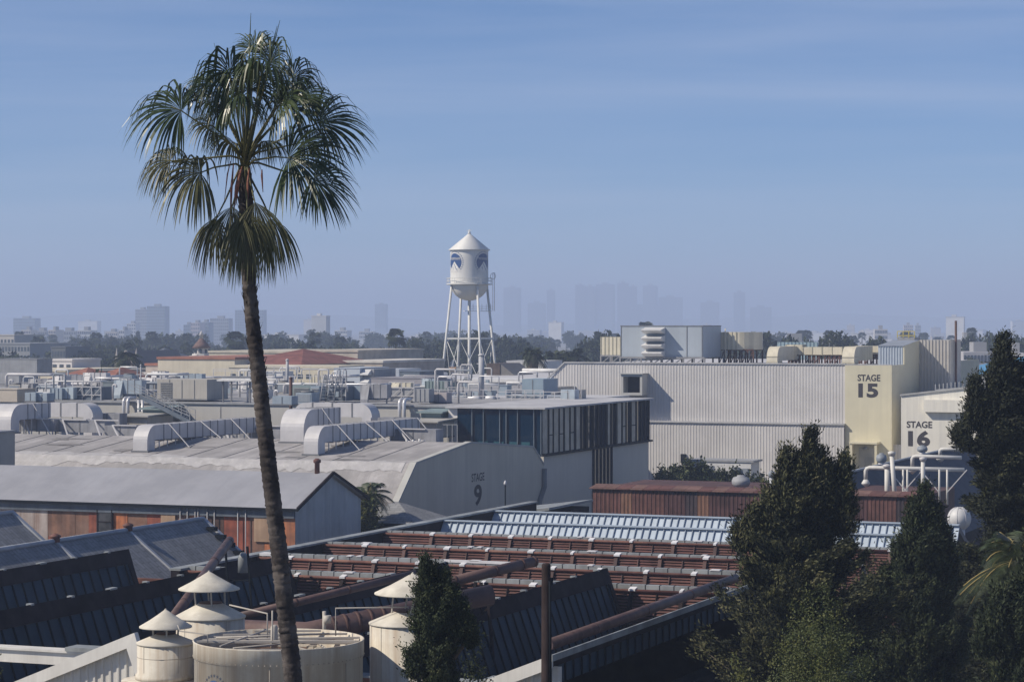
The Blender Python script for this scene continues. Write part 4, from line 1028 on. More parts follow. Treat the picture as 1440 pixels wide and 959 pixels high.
U('plant_cabinet','green grey plant screen under the long white roof edge','cabinet',598,632,536,550,greenbox,'ribbed')
U('plant_cabinet','framed blue grey cabinet over the glass office, at the end by the tan hut','cabinet',631,655,552,568,bluebox,'frame',p=216)
U('plant_cabinet','blue cabinet above the white horizontal drum','cabinet',657,675,551,566,bluebox,'panel',p=220)
U('plant_cabinet','plain blue cabinet between the two drums','cabinet',676,691,550,566,bluebox,'plain',p=221)
U('drum_tank','white horizontal drum on the office roof, longer of the two','tank',658,676,559,567,steelp,'tank',p=212, legs=.2)
U('drum_tank','white horizontal drum on the office roof beside a fan wheel','tank',683,696,559,567,steelp,'tank',p=212, legs=.2)
U('plant_cabinet','large square blue grey cabinet left of the stage slope','air handler',734,764,533,556,M('blue_cabinet_big',(.24,.31,.37),.55,var=.08),'panel',depth=4)
U('plant_cabinet','small grey panel behind the long pipe rack','cabinet',701,713,542.5,556,bluebox,'plain')
U('plant_cabinet','low silver box row on the office roof before the stage slope','cabinet',769,789,555.5,566,M('silver_box',(.45,.49,.56),.4,var=.1),'fan',p=213)
U('plant_cabinet','tall silver cube on the office roof beside a dull box','cabinet',788.5,808,548,568.5,M('silver_box2',(.38,.44,.49),.4,var=.15),'panel',p=210)
U('plant_cabinet','dull open framed box next to the silver cube','cabinet',808.5,818,548,566,tanbox,'frame',p=212)
U('plant_cabinet','blue grey low cabinets with bright conduits on the office roof','cabinet',712,765,556,566,bluebox,'frame',p=216)
U('plant_cabinet','orange and grey grated box at the feet of the water tower','cabinet',632,641,516.5,524,M('orange_grate',(.42,.25,.13),.7,var=.3,scale=2),'louvre',p=300)
U('plant_cabinet','grey box beside the orange grated box under the tower','cabinet',641.5,652,516,524,greybox,'plain',p=300)
U('roof_house','white wall block behind the stout palm by the tower','building',712,765,508,530,whitebox,'plain',p=345,depth=8)
# white roof slab edges & pipes near the tower
def run(name, label, cat, pts, r, mat, posts=(), group=None, n=8):
    q, p, z = pts[0]; t = thing(name, label, cat, q, p, z, group)
    MB().tube(pts, r, n).build('pipe', mat, t)
    if posts:
        m = MB()
        for (x, y, z0, z1) in posts: m.bar((x, y, z0), (x, y, z1), .09)
        m.build('support', strap, t)
    return t
def prun(name, label, uvs, p, r, mat, zr=ZR, every=0, cat='pipe', group=None):
    P_ = [(lambda a: (a[0], p, a[1]))(at_p(u, v, p)) for u, v in uvs]; posts = []
    if every:
        x0, x1 = P_[0][0], P_[-1][0]; n = max(1, int(abs(x1-x0)/every))
        for i in range(n+1):
            x = x0+(x1-x0)*i/n; posts.append((x, p, zr, min(P_[0][2], P_[-1][2])-r))
    return run(name, label, cat, P_, r, mat, posts, group)
prun('roof_pipe','fat white pipe end left of the water tower feet',[(586,527),(588,526.5),(628,528)],268,.42,whitebox,every=4)
prun('roof_pipe','long white pipe rack running to the stage slope',[(735,521),(810,521.5)],262,.25,whitebox,zr=13.5,every=2.5)
prun('roof_pipe','thin white pipe looping above the clutter by the big blue cabinet',[(660,556),(660,540),(680,540),(702,541)],228,.13,whitebox)
prun('roof_pipe','second thin white pipe loop next to the big blue cabinet',[(712,552),(713,538),(730,538),(734,541)],231,.13,whitebox)
for (lab, u0, u1, v, vb, p) in (('long white roof edge behind the water tower feet', 628, 770, 532.5, 548, 262),('pale roof edge left of the tower in front of the trees', 598, 660, 534, 541, 275)):
    a = at_p(u0, v, p); b = at_p(u1, v, p); t = thing('roof_edge_wall', lab, 'wall', a[0], p, 12.6)
    m = MB(); m.box(a[0], b[0], p, p+9, 12.0, a[1]-.35); m.build('wall', M('ribbed_white_wall', (.5,.5,.51), .7, var=.08), t)
    m = MB(); m.box(a[0]-.2, b[0]+.2, p-.3, p+9.2, a[1]-.345, a[1]); m.build('edge', whitebox, t)
t = thing('brown_clad_hut', 'dark brown clad hut with one sloping side below the water tower', 'hut', *at_p(684, 531, 292)[:1], 292, 12)
a = at_p(684, 511, 292); b = at_p(728, 532, 292); c = at_p(703, 511, 292)
m = MB(); m.prism_y([(a[0], b[1]), (a[0], a[1]), (c[0], a[1]), (c[0], b[1])], 292, 299); m.build('wall', M('brown_cladding', (.085,.065,.06), .8, var=.25, streak=.4), t)
m = MB(); m.prism_y([(c[0]+.005, b[1]), (c[0]+.005, a[1]), (b[0], b[1])], 292.1, 299); m.build('sloping_side', M('grey_brown_slope', (.17,.165,.16), .8, var=.1), t)
# bright vertical pipe pairs with bends
for lab, u, v0, v1 in (('pair of bright steel pipes bent over the grey wall by the roof stair', 174, 560, 584), ('pair of bright steel pipes bent over the grey wall by the low hut', 562, 562, 588)):
    q, z1 = at_p(u, v0, 189.3); z0 = at_p(u, v1, 189.3)[1]; t = thing('bent_pipe_pair', lab, 'pipe', q, 189.3, z0, 'bent steel pipe pairs')
    for d in (0, .42):
        MB().tube([(q+d, 189.3, z0-2), (q+d, 189.3, z1-.3), (q+d, 189.4, z1-.1), (q+d, 189.6, z1), (q+d, 190.6, z1)], .16, 10).build('pipe', steelp, t)
for lab, u, v0, v1 in (('pair of slim white pipes next to the roof stair', 195, 562, 584),):
    q, z1 = at_p(u, v0, 189.4); z0 = at_p(u, v1, 189.4)[1]; t = thing('wall_pipe_pair', lab, 'pipe', q, 189.4, z0)
    for d in (0, .4): MB().tube([(q+d, 189.4, z0-2), (q+d, 189.4, z1)], .11, 8).build('pipe', steelp, t)
q, z = at_p(409, 533, 188.9); t = thing('roof_post', 'dark brown post in front of the cream cabinets', 'post', q, 188.9, 11)
m = MB(); m.tube([(q,188.9,8),(q,188.9,z)], .15, 8); m.build('post', brown, t); m = MB(); m.lathe((q,188.9,z),[(.15,0),(.2,.08),(.03,.2)],8); m.build('cap', brown, t)
# stair up to the roof
a = at_p(208, 557, 188.0); b = at_p(262, 594, 186.0)
t = thing('roof_stair', 'dark steel stair slanting down the grey wall from the roof', 'stair', a[0], 187, b[1])
for i, y in enumerate((186.6, 187.6)):
    m = MB(); m.bar((a[0], y, a[1]), (b[0], y, b[1]), .12, .35); m.build('stringer', darkbox, t)
    m = MB()
    for h in (.55, 1.05): m.bar((a[0]-1, y, a[1]+h), (b[0], y, b[1]+h), .05)
    for k in range(7): f_ = k/6; m.bar((a[0]+(b[0]-a[0])*f_, y, a[1]+(b[1]-a[1])*f_), (a[0]+(b[0]-a[0])*f_, y, a[1]+(b[1]-a[1])*f_+1.05), .05)
    m.build('handrail', greybox, t)
m = MB()
for k in range(16): f_ = (k+.5)/16; m.box(a[0]+(b[0]-a[0])*f_-.13, a[0]+(b[0]-a[0])*f_+.13, 186.66, 187.55, a[1]+(b[1]-a[1])*f_-.03, a[1]+(b[1]-a[1])*f_+.02)
m.build('tread', galvd, t)
# ladders with hoops
for lab, u, vt, vb, p in (('roof ladder with tall hoops nearer the cream cabinets behind the big white duct', 459, 527, 562, 196), ('roof ladder with hoops nearer the hooded roof house behind the big white duct', 478, 519, 562, 197),
                          ('dark A frame ladder between blue cabinets behind the duct', 468, 540, 564, 195)):
    q, zt = at_p(u, vt, p); zb = at_p(u, vb, p)[1]; t = thing('roof_ladder', lab, 'ladder', q, p, zb, 'roof ladders')
    m = MB()
    for d in (-.3, .3):
        m.tube([(q+d*1.2, p-.5, zb), (q+d, p, zt-.4), (q+d, p+.1, zt-.1), (q+d, p+.4, zt), (q+d, p+.7, zt-.15), (q+d, p+.8, zt-1.2)], .05, 6)
    m.build('rail', galv if 'hoops' in lab else darkbox, t)
    m = MB(); n = int((zt-zb)/.3)
    for k in range(n): m.bar((q-.3, p-.45+.42*k/n, zb+.15+k*.3), (q+.3, p-.45+.42*k/n, zb+.15+k*.3), .035)
    m.build('rung', galvd, t)
def rail(label, u0, u1, v, p, h=1.1, n=None, zb=None, mat=None, group='guard rails on the roofs', dp=0):
    a = at_p(u0, v, p); b = at_p(u1, v, p); z = a[1] if zb is None else zb
    t = thing('guard_rail', label, 'railing', a[0], p, z-h, group)
    m = MB()
    for k in (0, .5): m.bar((a[0], p, z-h*k), (b[0], p+dp, (b[1] if zb is None else zb)-h*k), .055)
    m.build('rail', mat or galv, t); m = MB(); n = n or max(2, int((b[0]-a[0])/1.4))
    for k in range(n+1): x = a[0]+(b[0]-a[0])*k/n; m.bar((x, p+dp*k/n, z-h), (x, p+dp*k/n, z), .055)
    m.build('post', mat or galv, t)
for lab, u0, u1, v, p, h in (('tall galvanised guard rail round the white canopy by the palm trunk', 300, 352, 521.5, 205, 3.0), ('galvanised frame rail below the cream building with red hip roof', 300, 470, 519, 240, 1.6),
        ('guard rail above the blue cabinet row over the glass office', 598, 700, 548, 212, 1.2), ('thin guard rail along the front of the office roof plant', 700, 800, 551, 209, 1.4),
        ('guard rail before the dark cabinet row near the roof stair', 192, 222, 548, 198, 1.6), ('thin rail over the beige block and pale blue cabinets', 30, 110, 538, 215, 1.6)):
    rail(lab, u0, u1, v, p, h, dp=.01)
# spindly clutter: conduit stands, each a small thing
rr = random.Random(21)
for k in range(44):
    u = rr.choice((rr.uniform(600, 790), rr.uniform(300, 480), rr.uniform(20, 200), rr.uniform(600,790))); p = rr.uniform(193, 252); 
    q = at_p(u, 550, p)[0]
    if q > -84 or (q > -97 and p > 215): continue
    t = thing('conduit_stand', 'thin bent steel conduit stand among the rooftop plant', 'conduit', q, p, ZR-.1, 'conduit stands among the rooftop plant')
    h = rr.uniform(1.0, 2.6); l = rr.uniform(.6, 2.2); z0 = 12.6
    m = MB(); m.tube([(q,p,z0),(q,p,ZR+h-.15),(q+.15,p,ZR+h),(q+l,p,ZR+h),(q+l+.1,p,ZR+h-.1),(q+l+.1,p,ZR+h*rr.uniform(.2,.7))], rr.uniform(.05,.11), 7); m.build('conduit', rr.choice((steelp, whitebox, galvd, galv)), t)
    m = MB(); m.cbox((q+l*.6, p-.1, ZR+h*.25), .35, .3, .5); m.build('junction_box', rr.choice((bluebox, greybox, whitebox)), t)
for k in range(22):
    u = (20 + k*31.3) % 640 if k < 16 else 620+k*8; p = 193 + (k*17.7) % 46; q = at_p(u, 550, p)[0]
    if -96 < q: continue
    h = rr.uniform(.8, 1.5); w_ = rr.uniform(.5, .9)
    t = thing('condenser_unit', 'small square condenser with round fan top among the rooftop plant', 'condenser', q, p, 12.98, 'small condensers among the rooftop plant')
    m = MB(); m.box(q-w_, q+w_, p, p+w_*2, 13.0, 13.0+h); m.build('cabinet', rr.choice((greybox, whitebox, bluebox, tanbox)), t)
    m = MB(); m.box(q-w_*.85, q+w_*.85, p-.03, p-.003, 13.15, 12.9+h); m.build('coil_grille', galvd, t)
    m = MB(); m.lathe((q,p+w_,13.003+h), [(w_*.75,0),(w_*.75,.16),(w_*.65,.17),(w_*.6,.05)], 14); m.build('fan_cowl', strap, t)
for k in range(18):
    u = (45 + k*37.9) % 600; p = 191.5 + (k*11.3) % 30; q = at_p(u, 560, p)[0]
    t = thing('gooseneck_vent', 'small bent vent pipe on the grey building roof', 'vent', q, p, 12.98, 'small bent vent pipes on the grey building roof')
    h = rr.uniform(.6, 1.3); m = MB(); m.tube([(q,p,12.9),(q,p,13+h),(q+.08,p,13.12+h),(q+.25,p,13.15+h),(q+.38,p,13.05+h),(q+.4,p,12.9+h)], .1, 8); m.build('pipe', rr.choice((galv, steelp, galvd)), t)
    m = MB(); m.cbox((q,p,12.985), .5, .5, .14); m.build('flashing', roofp, t)
for k in range(30):      # silver pipe runs threading the plant
    u = (12 + k*27.7) % 640; p = 192 + (k*13.9) % 56; q = at_p(u, 550, p)[0]; l = rr.uniform(2.0, 7.0)
    if q+l > -97 and p > 215 or q+l > -82.5: continue
    z = ZR+rr.uniform(.35, 1.5); rr2 = rr.uniform(.06, .17); mt = rr.choice((steelp, galv, whitebox, galvd))
    run('silver_pipe_run', 'short silver pipe run on stands threading the rooftop plant', 'pipe', [(q,p,ZR-.1),(q,p,z-.2),(q+.2,p,z),(q+l-.2,p,z),(q+l,p+.15,z),(q+l,p+2.2,z)], rr2, mt, [(q+l*f_, p, ZR-.1, z-rr2) for f_ in (.33,.66)], 'silver pipe runs among the rooftop plant')
for k in range(20):
    u = (30 + k*43.3) % 640; p = 192.5 + (k*19.1) % 52; q = at_p(u, 550, p)[0]; w_ = rr.uniform(1.2, 3.4)
    if q+w_ > -97 and p > 215 or q+w_ > -82.5: continue
    h = rr.uniform(.6, 1.3); t = thing('small_duct', 'small galvanised duct box with straps among the rooftop plant', 'duct', q, p, ZR, 'small duct boxes among the rooftop plant')
    m = MB(); m.box(q, q+w_, p, p+.9, ZR+.4, ZR+.4+h); m.prism_x([(p-.5,ZR+.0),(p-.5,ZR+.3),(p-.003,ZR+.4+h),(p-.003,ZR+.4)], q+w_*.1, q+w_*.1+.7); m.build('casing', rr.choice((galv, galv, galv2_, bluebox, creambox)), t)
    m = MB()
    for f_ in (.25,.5,.75): m.box(q+w_*f_-.03, q+w_*f_+.03, p-.03, p+.93, ZR+.37, ZR+.43+h)
    for f_ in (.08,.92): m.bar((q+w_*f_, p+.4, ZR-.1), (q+w_*f_, p+.4, ZR+.4), .1)
    m.build('strap', strap, t)
# masts above the roofs
for lab, u, vt, p, r in (('slim grey mast rising in front of the water tower', 677, 500, 219, .3), ('thin lattice antenna mast above the roof stair', 198, 515, 205, .07), ('pale post rising beside the palm under the red hip roof', 404, 507, 230, .16)):
    q, z = at_p(u, vt, p); t = thing('roof_mast', lab, 'mast', q, p, 12.6); m = MB(); m.tube([(q,p,12.5),(q,p,z)], r, 8); m.build('pole', M('mast_grey',(.36,.37,.40),.6), t)
    m = MB(); m.bar((q-.5,p,z-.8),(q+.5,p,z-.8),.07); m.lathe((q,p,z),[(r*1.2,0),(r*1.2,.1),(.02,.2)],8); m.build('fitting', galv, t)

# ================================================================ ducts on the Stage 9 roof
def z9(p):
    for (a, za), (b, zb) in zip(rp, rp[1:]):
        if a <= p <= b: return za+(zb-za)*(p-a)/(b-a)
    return 8.5
def strapbox(m, q0, q1, p0, p1, z0, z1, e=.025):
    m.box(q0-e, q1+e, p0-e, p1+e, z0-e, z1+e)
def arc(cy, cz, r, a0, a1, n=9): return [(cy+r*math.cos(a0+(a1-a0)*i/n), cz+r*math.sin(a0+(a1-a0)*i/n)) for i in range(n+1)]
def duct_a(label, u0, u1, v_top, v_base, p0, length, group='big pale ducts on the stained roof'):
    """Runs away from us along the lot grid; its near end bends down into the roof."""
    q0, zt = at_p(u0, v_top, p0); q1 = at_p(u1, v_top, p0)[0]; zb = z9(p0)-.02; h = min(1.25, (zt-zb)*.62)
    R = (zt-zb)*.62; t = thing('roof_duct', label, 'duct', (q0+q1)/2, p0, zb, group)
    outer = [(p0, zb)] + arc(p0+R, zt-R, R, PI, PI/2) + [(p0+length, zt)]
    inner = [(p0+length, zt-h)] + arc(p0+R, zt-R, R-min(h, R*.9), PI/2, PI)[0:] + [(p0+min(h, R*.9), zb)]
    m = MB(); m.prism_x(outer+inner, q0, q1); m.build('casing', galv, t)
    m = MB(); n = int(length/1.3)
    for i in range(1, n+1):
        y = p0+R+ (length-R)*i/(n+.3); strapbox(m, q0, q1, y-.03, y+.03, zt-h, zt)
    m.box(q0-.12, q1+.12, p0-.1, p0+h+.1, zb, zb+.12); m.build('flange', strap, t)
    m = MB()
    for i in range(n):
        y = p0+R+(length-R)*(i+.5)/n
        for x in (q0+.05, q1-.05): m.bar((x, y, z9(min(y,182.8))-.05), (x, y, zt-h), .07)
        if i % 4 == 1: m.bar((q1+.06, y, zt+.05), (q1+2.2, y-.6, z9(min(y,182.8))), .06)
    m.build('stand', galv, t)
    return t
galv2 = M('shade_toned_duct', (.27,.275,.30), .6, var=.15, scale=.8, streak=.4)  # shade of the straight low ducts is put into this darker casing colour
def duct_b(label, u0, u1, v_top, v_bot, p, depth=1.4, endL=None, endR=None, group='big pale ducts on the stained roof', drop=1.6):
    q0, zt = at_p(u0, v_top, p); q1 = at_p(u1, v_top, p)[0]; zb = at_p((u0+u1)/2, v_bot, p)[1]; h = zt-zb
    t = thing('roof_duct', label, 'duct', (q0+q1)/2, p, zb, group)
    pts_t = []; R = h
    top = ([(q0, zb-drop*(endL=='down'))] + [(q0+R*(1-math.cos(a)), zb+R*math.sin(a)) for a in [PI/2*i/8 for i in range(9)]]) if endL else [(q0, zb), (q0, zt)]
    topR = ([(q1-R*(1-math.cos(a)), zb+R*math.sin(a)) for a in [PI/2*(8-i)/8 for i in range(9)]] + [(q1, zb-drop*(endR=='down'))]) if endR else [(q1, zt), (q1, zb)]
    low = []
    if endR == 'down': low += [(q1-h*.8, zb-drop), (q1-h*.8, zb)]
    if endL == 'down': low += [(q0+h*.8, zb), (q0+h*.8, zb-drop)]
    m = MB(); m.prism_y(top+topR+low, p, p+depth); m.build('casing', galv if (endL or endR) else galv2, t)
    m = MB(); n = max(2, int((q1-q0)/1.6))
    for i in range(1, n): x = q0+(q1-q0)*i/n; strapbox(m, x-.035, x+.035, p, p+depth, zb, zt if (R < x-q0 and R < q1-x) or not (endL or endR) else zb+h*.9)
    m.build('flange', strap, t)
    m = MB(); n = max(2, int((q1-q0)/2.6))
    for i in range(n+1):
        x = q0+.1+(q1-q0-.2)*i/n; m.bar((x, p-.05, z9(min(p,182.8))-.1 if p < 183 else 9), (x, p-.05, zb), .09)
        if i % 2 == 0 and i < n: m.bar((x, p-.07, zb-.05), (x+(q1-q0)/n, p-.07, max(zb-1.4, z9(min(p,182.8)))), .07)
    if not endL and p < 179:
        x = q0+.8
        while x < q1-.5: m.bar((x, p-.08, zt+.02), (x+1.7, p-2.0, z9(p-2.0)), .1); m.bar((x, p-.1, zt+.03), (x+2.3, p-.1, zt+.03), .1); x += 3.1
    m.build('stand', galv, t)
    return t
duct_a('pale duct bending down into the stained roof, the one nearer the long shed roof', 187, 207, 598, 634, 159.6, 17.5)
duct_a('pale duct bending down into the stained roof beside the small roof hatch', 427, 447, 600, 639, 159.8, 18.5)
duct_a('tall white arched duct with ribbed curve just past the palm trunk', 394, 427, 576, 625, 165.6, 6.5)
duct_a('tall white arched duct at the picture edge over the long grey duct', -16, 15, 569, 612, 168.5, 6)
duct_b('long white duct with both ends bent down before the pale blue cabinets', 40, 131, 566, 586, 180.0, 1.6, 'curve', 'down')
duct_b('long white duct with rounded end in front of the grey wall past the palm', 412, 523, 566, 586, 180.6, 1.6, 'curve', 'down')
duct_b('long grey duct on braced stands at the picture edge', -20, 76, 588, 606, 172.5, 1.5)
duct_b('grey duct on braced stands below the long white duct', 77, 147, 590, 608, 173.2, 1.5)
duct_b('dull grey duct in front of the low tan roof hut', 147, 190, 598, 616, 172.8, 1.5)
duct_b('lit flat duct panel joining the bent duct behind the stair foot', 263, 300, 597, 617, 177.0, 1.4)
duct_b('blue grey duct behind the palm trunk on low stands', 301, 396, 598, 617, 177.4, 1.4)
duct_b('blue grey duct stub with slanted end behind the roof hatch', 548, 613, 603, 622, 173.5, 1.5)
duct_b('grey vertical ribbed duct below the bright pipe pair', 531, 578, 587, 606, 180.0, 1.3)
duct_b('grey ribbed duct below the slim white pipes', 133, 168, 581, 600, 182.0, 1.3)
for lab, u0, u1, vt, vb in (('low tan roof hut with flat top below the roof stair', 170, 207, 586, 601), ('tan roof hut with a shaded end beside the glass office', 577, 614, 594, 608)):
    unit('roof_hut', lab, 'roof hut', u0, u1, vt, vb+8, tanbox, 'roofed', depth=4.5, p=184.0, accent=M('tan_roof', (.36,.35,.33), .8))
unit('skylight_box', 'flat green grey raised box above the tan hut by the office', 'roof hut', 592, 620, 581, 596, greenbox, 'roofed', depth=3, p=187.0, accent=greenbox)
unit('skylight_box', 'flat green grey raised box above the tan hut by the stair', 'roof hut', 201, 230, 576, 590, greenbox, 'roofed', depth=3, p=187.0, accent=greenbox)
unit('roof_hatch', 'small pale roof hatch on the stained stage roof', 'hatch', 528.5, 541, 633, 638.5, galv, 'plain', depth=1.2, p=at_z(535, 638, 10.4)[1])
rail('pipe frame stack beside the tan hut near the office wall', 622, 643, 597, 184, 3.2, n=3, mat=greybox, dp=.01)
for lab, u, v0, v1 in (('short pale post by the slanted duct end, of three the nearest to the bent ducts', 572, 618, 629), ('short pale post of three in front of the slanted duct end, middle', 581, 618, 629), ('short pale post by the slanted duct end, of three the nearest to the office', 590, 617, 629)):
    q, z = at_p(u, v0, 170.0); t = thing('pipe_stub', lab, 'post', q, 170, z9(170), 'pipe stubs by the slanted duct'); m = MB(); m.tube([(q,170,z9(170)-.1),(q,170,z)], .1, 8); m.build('post', whitebox, t); m = MB(); m.tube([(q,170,z-.15),(q+.45,170,z-.15)], .06, 6); m.build('crossbar', galv, t)
t = thing('grey_wall_block', 'plain grey shaded wall block at the picture edge above the shed roof', 'wall', -79, 150, 0)
a = at_p(21, 607, 152); m = MB(); m.box(a[0]-8, a[0], 148, 152, 0, a[1]); m.build('wall', M('shaded_olive_wall', (.33,.33,.32), .85, var=.05), t)
m = MB(); m.box(a[0]-8, a[0]+.1, 147.9, 152.1, a[1]+.003, a[1]+.12); m.build('coping', greybox, t)

# ================================================================ plant on Stage 15
fr = M('plant_frame_steel', (.22,.22,.23), .6)
def frame_under(t, q0, q1, p0, p1, z0, z1, mat=fr, n=5):
    m = MB()
    for i in range(n+1):
        x = q0+(q1-q0)*i/n
        for y in (p0, p1): m.bar((x, y, z0), (x, y, z1), .16)
        if i < n: m.bar((x, p0, z0), (x+(q1-q0)/n, p0, z1), .1)
    for y in (p0, p1): m.bar((q0, y, z1), (q1, y, z1), .18)
    m.build('support_frame', mat, t)
p = p15+4.5
a = at_p(873, 459, p); b = at_p(988, 503, p)
t = thing('rooftop_plant_house', 'large blue grey plant house with four white intake hoods on the ribbed stage', 'air handler', a[0], p, z15)
dp = (1008-988)/2.75
m = MB(); m.box(a[0], b[0], p, p+dp, b[1], a[1]); m.build('cabinet', M('plant_house_blue', (.36,.405,.455), .55, var=.03, scale=.4, streak=.12), t)
m = MB()
for u in (873.5, 966, 987.3): x = at_p(u, 480, p)[0]; m.box(x-.04, x+.04, p-.04, p-.003, b[1], a[1])
m.box(a[0]-.05, b[0]+.05, p-.05, p+dp+.05, a[1]+.003, a[1]+.1); m.build('panel_joint', strap, t)
u0, u1 = at_p(907.5, 480, p)[0], at_p(935.5, 480, p)[0]
for k, v in enumerate((460.5, 471.5, 482, 492.5)):
    z = at_p(920, v, p)[1]; m = MB()
    m.prism_x([(p-1.6, z-.35), (p-1.6, z-.28), (p-.003, z+.0), (p-.003, z-.75), (p-.02, z-.75), (p-.75, z-.68)][::-1], u0, u1)
    m.build('intake_hood', whitebox, t)
frame_under(t, a[0], b[0]+.3, p-.2, p+dp, z15-.2, b[1]-.02, n=8)
q0 = at_p(845, 475, p+3)[0]; q1 = at_p(872, 475, p+3)[0]; zt = at_p(850, 474, p+3)[1]; zb = at_p(850, 500, p+3)[1]
t = thing('roof_duct', 'cream ribbed duct box beside the blue grey plant house', 'duct', q0, p+3, zb)
m = MB(); m.box(q0, q1, p+3, p+7, zb, zt); m.build('casing', creambox, t)
m = MB()
for k in range(6): x = q0+(q1-q0)*k/5; m.box(x-.04, x+.04, p+2.94, p+7.05, zb-.02, zt+.02)
m.build('flange', M('cream_flange', (.42,.39,.30), .7), t); frame_under(t, q0, q1, p+3, p+7, z15-.2, zb-.02, n=2)
pd = p+7.4
a = at_p(993, 467, pd); b = at_p(1063, 492, pd); z1 = a[1]; z0 = b[1]
t = thing('roof_duct', 'large cream drum ended duct on tall stands behind the plant house', 'duct', a[0], pd, z0)
m = MB(); n = 14; rr_ = 2.6
poly = [(a[0], pd), (b[0]-rr_, pd)] + [(b[0]-rr_+rr_*math.sin(k*PI/n), pd+rr_-rr_*math.cos(k*PI/n)) for k in range(1, n+1)] + [(a[0], pd+2*rr_)]
m.prism_z(poly, z0, z1); m.build('casing', creambox, t)
m = MB()
for k in range(8): x = a[0]+.2+(b[0]-a[0]-rr_)*k/7; m.box(x-.04, x+.04, pd-.05, pd+.02, z0, z1+.03)
m.build('flange', M('cream_flange', (.42,.39,.30), .7), t); frame_under(t, a[0]+1.5, b[0]-.4, pd+.3, pd+4.2, z15-.2, z0-.02, brown, n=6)
prun('roof_mast', 'slim rods standing against the cream drum ended duct', [(1020,462),(1020,505)], pd-.6, .07, creambox, cat='mast')
# cream duct line
pd = p15+13.5
def creamduct(label, u0, u1, vt, vb, p_, depth=1.6):
    a = at_p(u0, vt, p_); b = at_p(u1, vb, p_); t = thing('roof_duct', label, 'duct', a[0], p_, b[1], 'cream ducts on the ribbed stage roof')
    m = MB(); m.box(a[0], b[0], p_, p_+depth, b[1], a[1]); m.build('casing', creambox, t); m = MB(); n = max(2, int((b[0]-a[0])/2))
    for k in range(n+1): x = a[0]+(b[0]-a[0])*k/n; m.box(x-.05, x+.05, p_-.05, p_+depth+.04, b[1]-.03, a[1]+.03)
    m.build('flange', M('cream_flange', (.42,.39,.30), .7), t); frame_under(t, a[0]+.3, b[0]-.3, p_+.2, p_+depth-.2, z15-.15, b[1]-.02, brown, n=3)
creamduct('cream duct length from the drum duct towards the penthouse, nearest the drum', 1105, 1128, 485, 499, pd)
creamduct('cream duct length in the middle of the stage roof run', 1129, 1155, 488, 499, pd)
creamduct('cream duct length just before the rounded cream elbow', 1156, 1184, 488, 499, pd)
creamduct('cream duct length between the rounded elbow and the blue penthouse', 1204, 1236, 486.5, 498, pd)
for lab, u0, u1, vt, p_ in (('rounded cream duct elbow standing at the roof edge beside the lettered corner', 1184, 1201, 487.5, p15+4.0), ('rounded cream duct elbow half in shade near the drum duct', 1078, 1093, 487.5, p15+5.0)):
    q0, zt = at_p(u0, vt, p_); q1 = at_p(u1, vt, p_)[0]; R = zt-z15-.4
    t = thing('roof_duct', lab, 'duct', q0, p_, z15, 'cream ducts on the ribbed stage roof')
    m = MB(); m.prism_x([(p_, z15-.1)]+arc(p_+R, zt-R, R, PI, PI/2)+[(p_+9, zt),(p_+9, zt-1.6),(p_+2.2,zt-1.6),(p_+1.8,z15-.1)], q0, q1); m.build('casing', creambox, t)
    m = MB(); m.box(q0-.06, q1+.06, p_-.06, p_+2, z15+.05, z15+.2); m.box(q0-.04,q1+.04,p_-.03,p_+1.9,z15+.75,z15+.8); m.build('flange', M('cream_flange', (.42,.39,.30), .7), t)
a = at_p(1093, 481, p15+42); t = thing('roof_screen', 'teal roof screen far back on the ribbed stage roof', 'screen', a[0], p15+42, z15)
b = at_p(1150, 486, p15+42); m = MB(); m.corr(a[0], b[0], p15+42, z15-.2, a[1], .5, .08); m.build('cladding', M('teal_screen', (.22,.30,.34), .6, var=.1), t); m = MB(); m.box(a[0],b[0],p15+42.01,p15+42.3,z15-.2,a[1]-.05); m.build('backing', greybox, t)
t = thing('roof_platform', 'small platform with yellow railing above the blue penthouse', 'platform', *at_p(1262, 472, pp1+4)[:1], pp1+4, z15)
a = at_p(1262, 466, pp1+4); b = at_p(1286, 474, pp1+4); m = MB(); m.box(a[0], b[0], pp1+4, pp1+7, ze_-1.5, b[1]-.05); m.build('deck', greybox, t)
m = MB(); yl = M('yellow_rail', (.50,.42,.12), .6)
for h in (0, .5): m.bar((a[0], pp1+4, a[1]-h), (b[0], pp1+4, a[1]-h), .09)
for k in range(4): x = a[0]+(b[0]-a[0])*k/3; m.bar((x, pp1+4, b[1]-.1), (x, pp1+4, a[1]), .09)
m.build('railing', yl, t)

# ================================================================ behind the rusty wall building
t = thing('site_trailer', 'long white site trailer with vents behind the hedge', 'trailer', *at_p(968, 672, 240)[:1], 240, 0)
a = at_p(968, 648.5, 240); b = at_p(1056, 690, 240)
m = MB(); m.box(a[0], b[0], 240, 243.2, .6, a[1]); m.build('body', whitebox, t)
m = MB(); m.box(a[0]-.1, b[0]+.3, 239.9, 243.3, a[1]+.003, a[1]+.2); m.build('roof', greybox, t)
x0, x1 = at_p(988, 660, 240)[0], at_p(1004, 660, 240)[0]; m = MB()
for k in range(10): m.box(x0, x1, 239.93, 239.995, a[1]-2.3+k*.2, a[1]-2.2+k*.2)
m.build('vent_grille', galvd, t)
m = MB(); x0, x1 = at_p(1031, 660, 240)[0], at_p(1040, 660, 240)[0]; m.box(x0, x1, 239.6, 239.99, a[1]-2.2, a[1]-.5); x0 = at_p(1044, 660, 240)[0]; m.box(x0, x0+.6, 239.9, 239.99, a[1]-1.2, a[1]-.6); m.build('cooling_unit', galvd, t)
m = MB(); x0 = at_p(1014, 652, 239.9)[0]
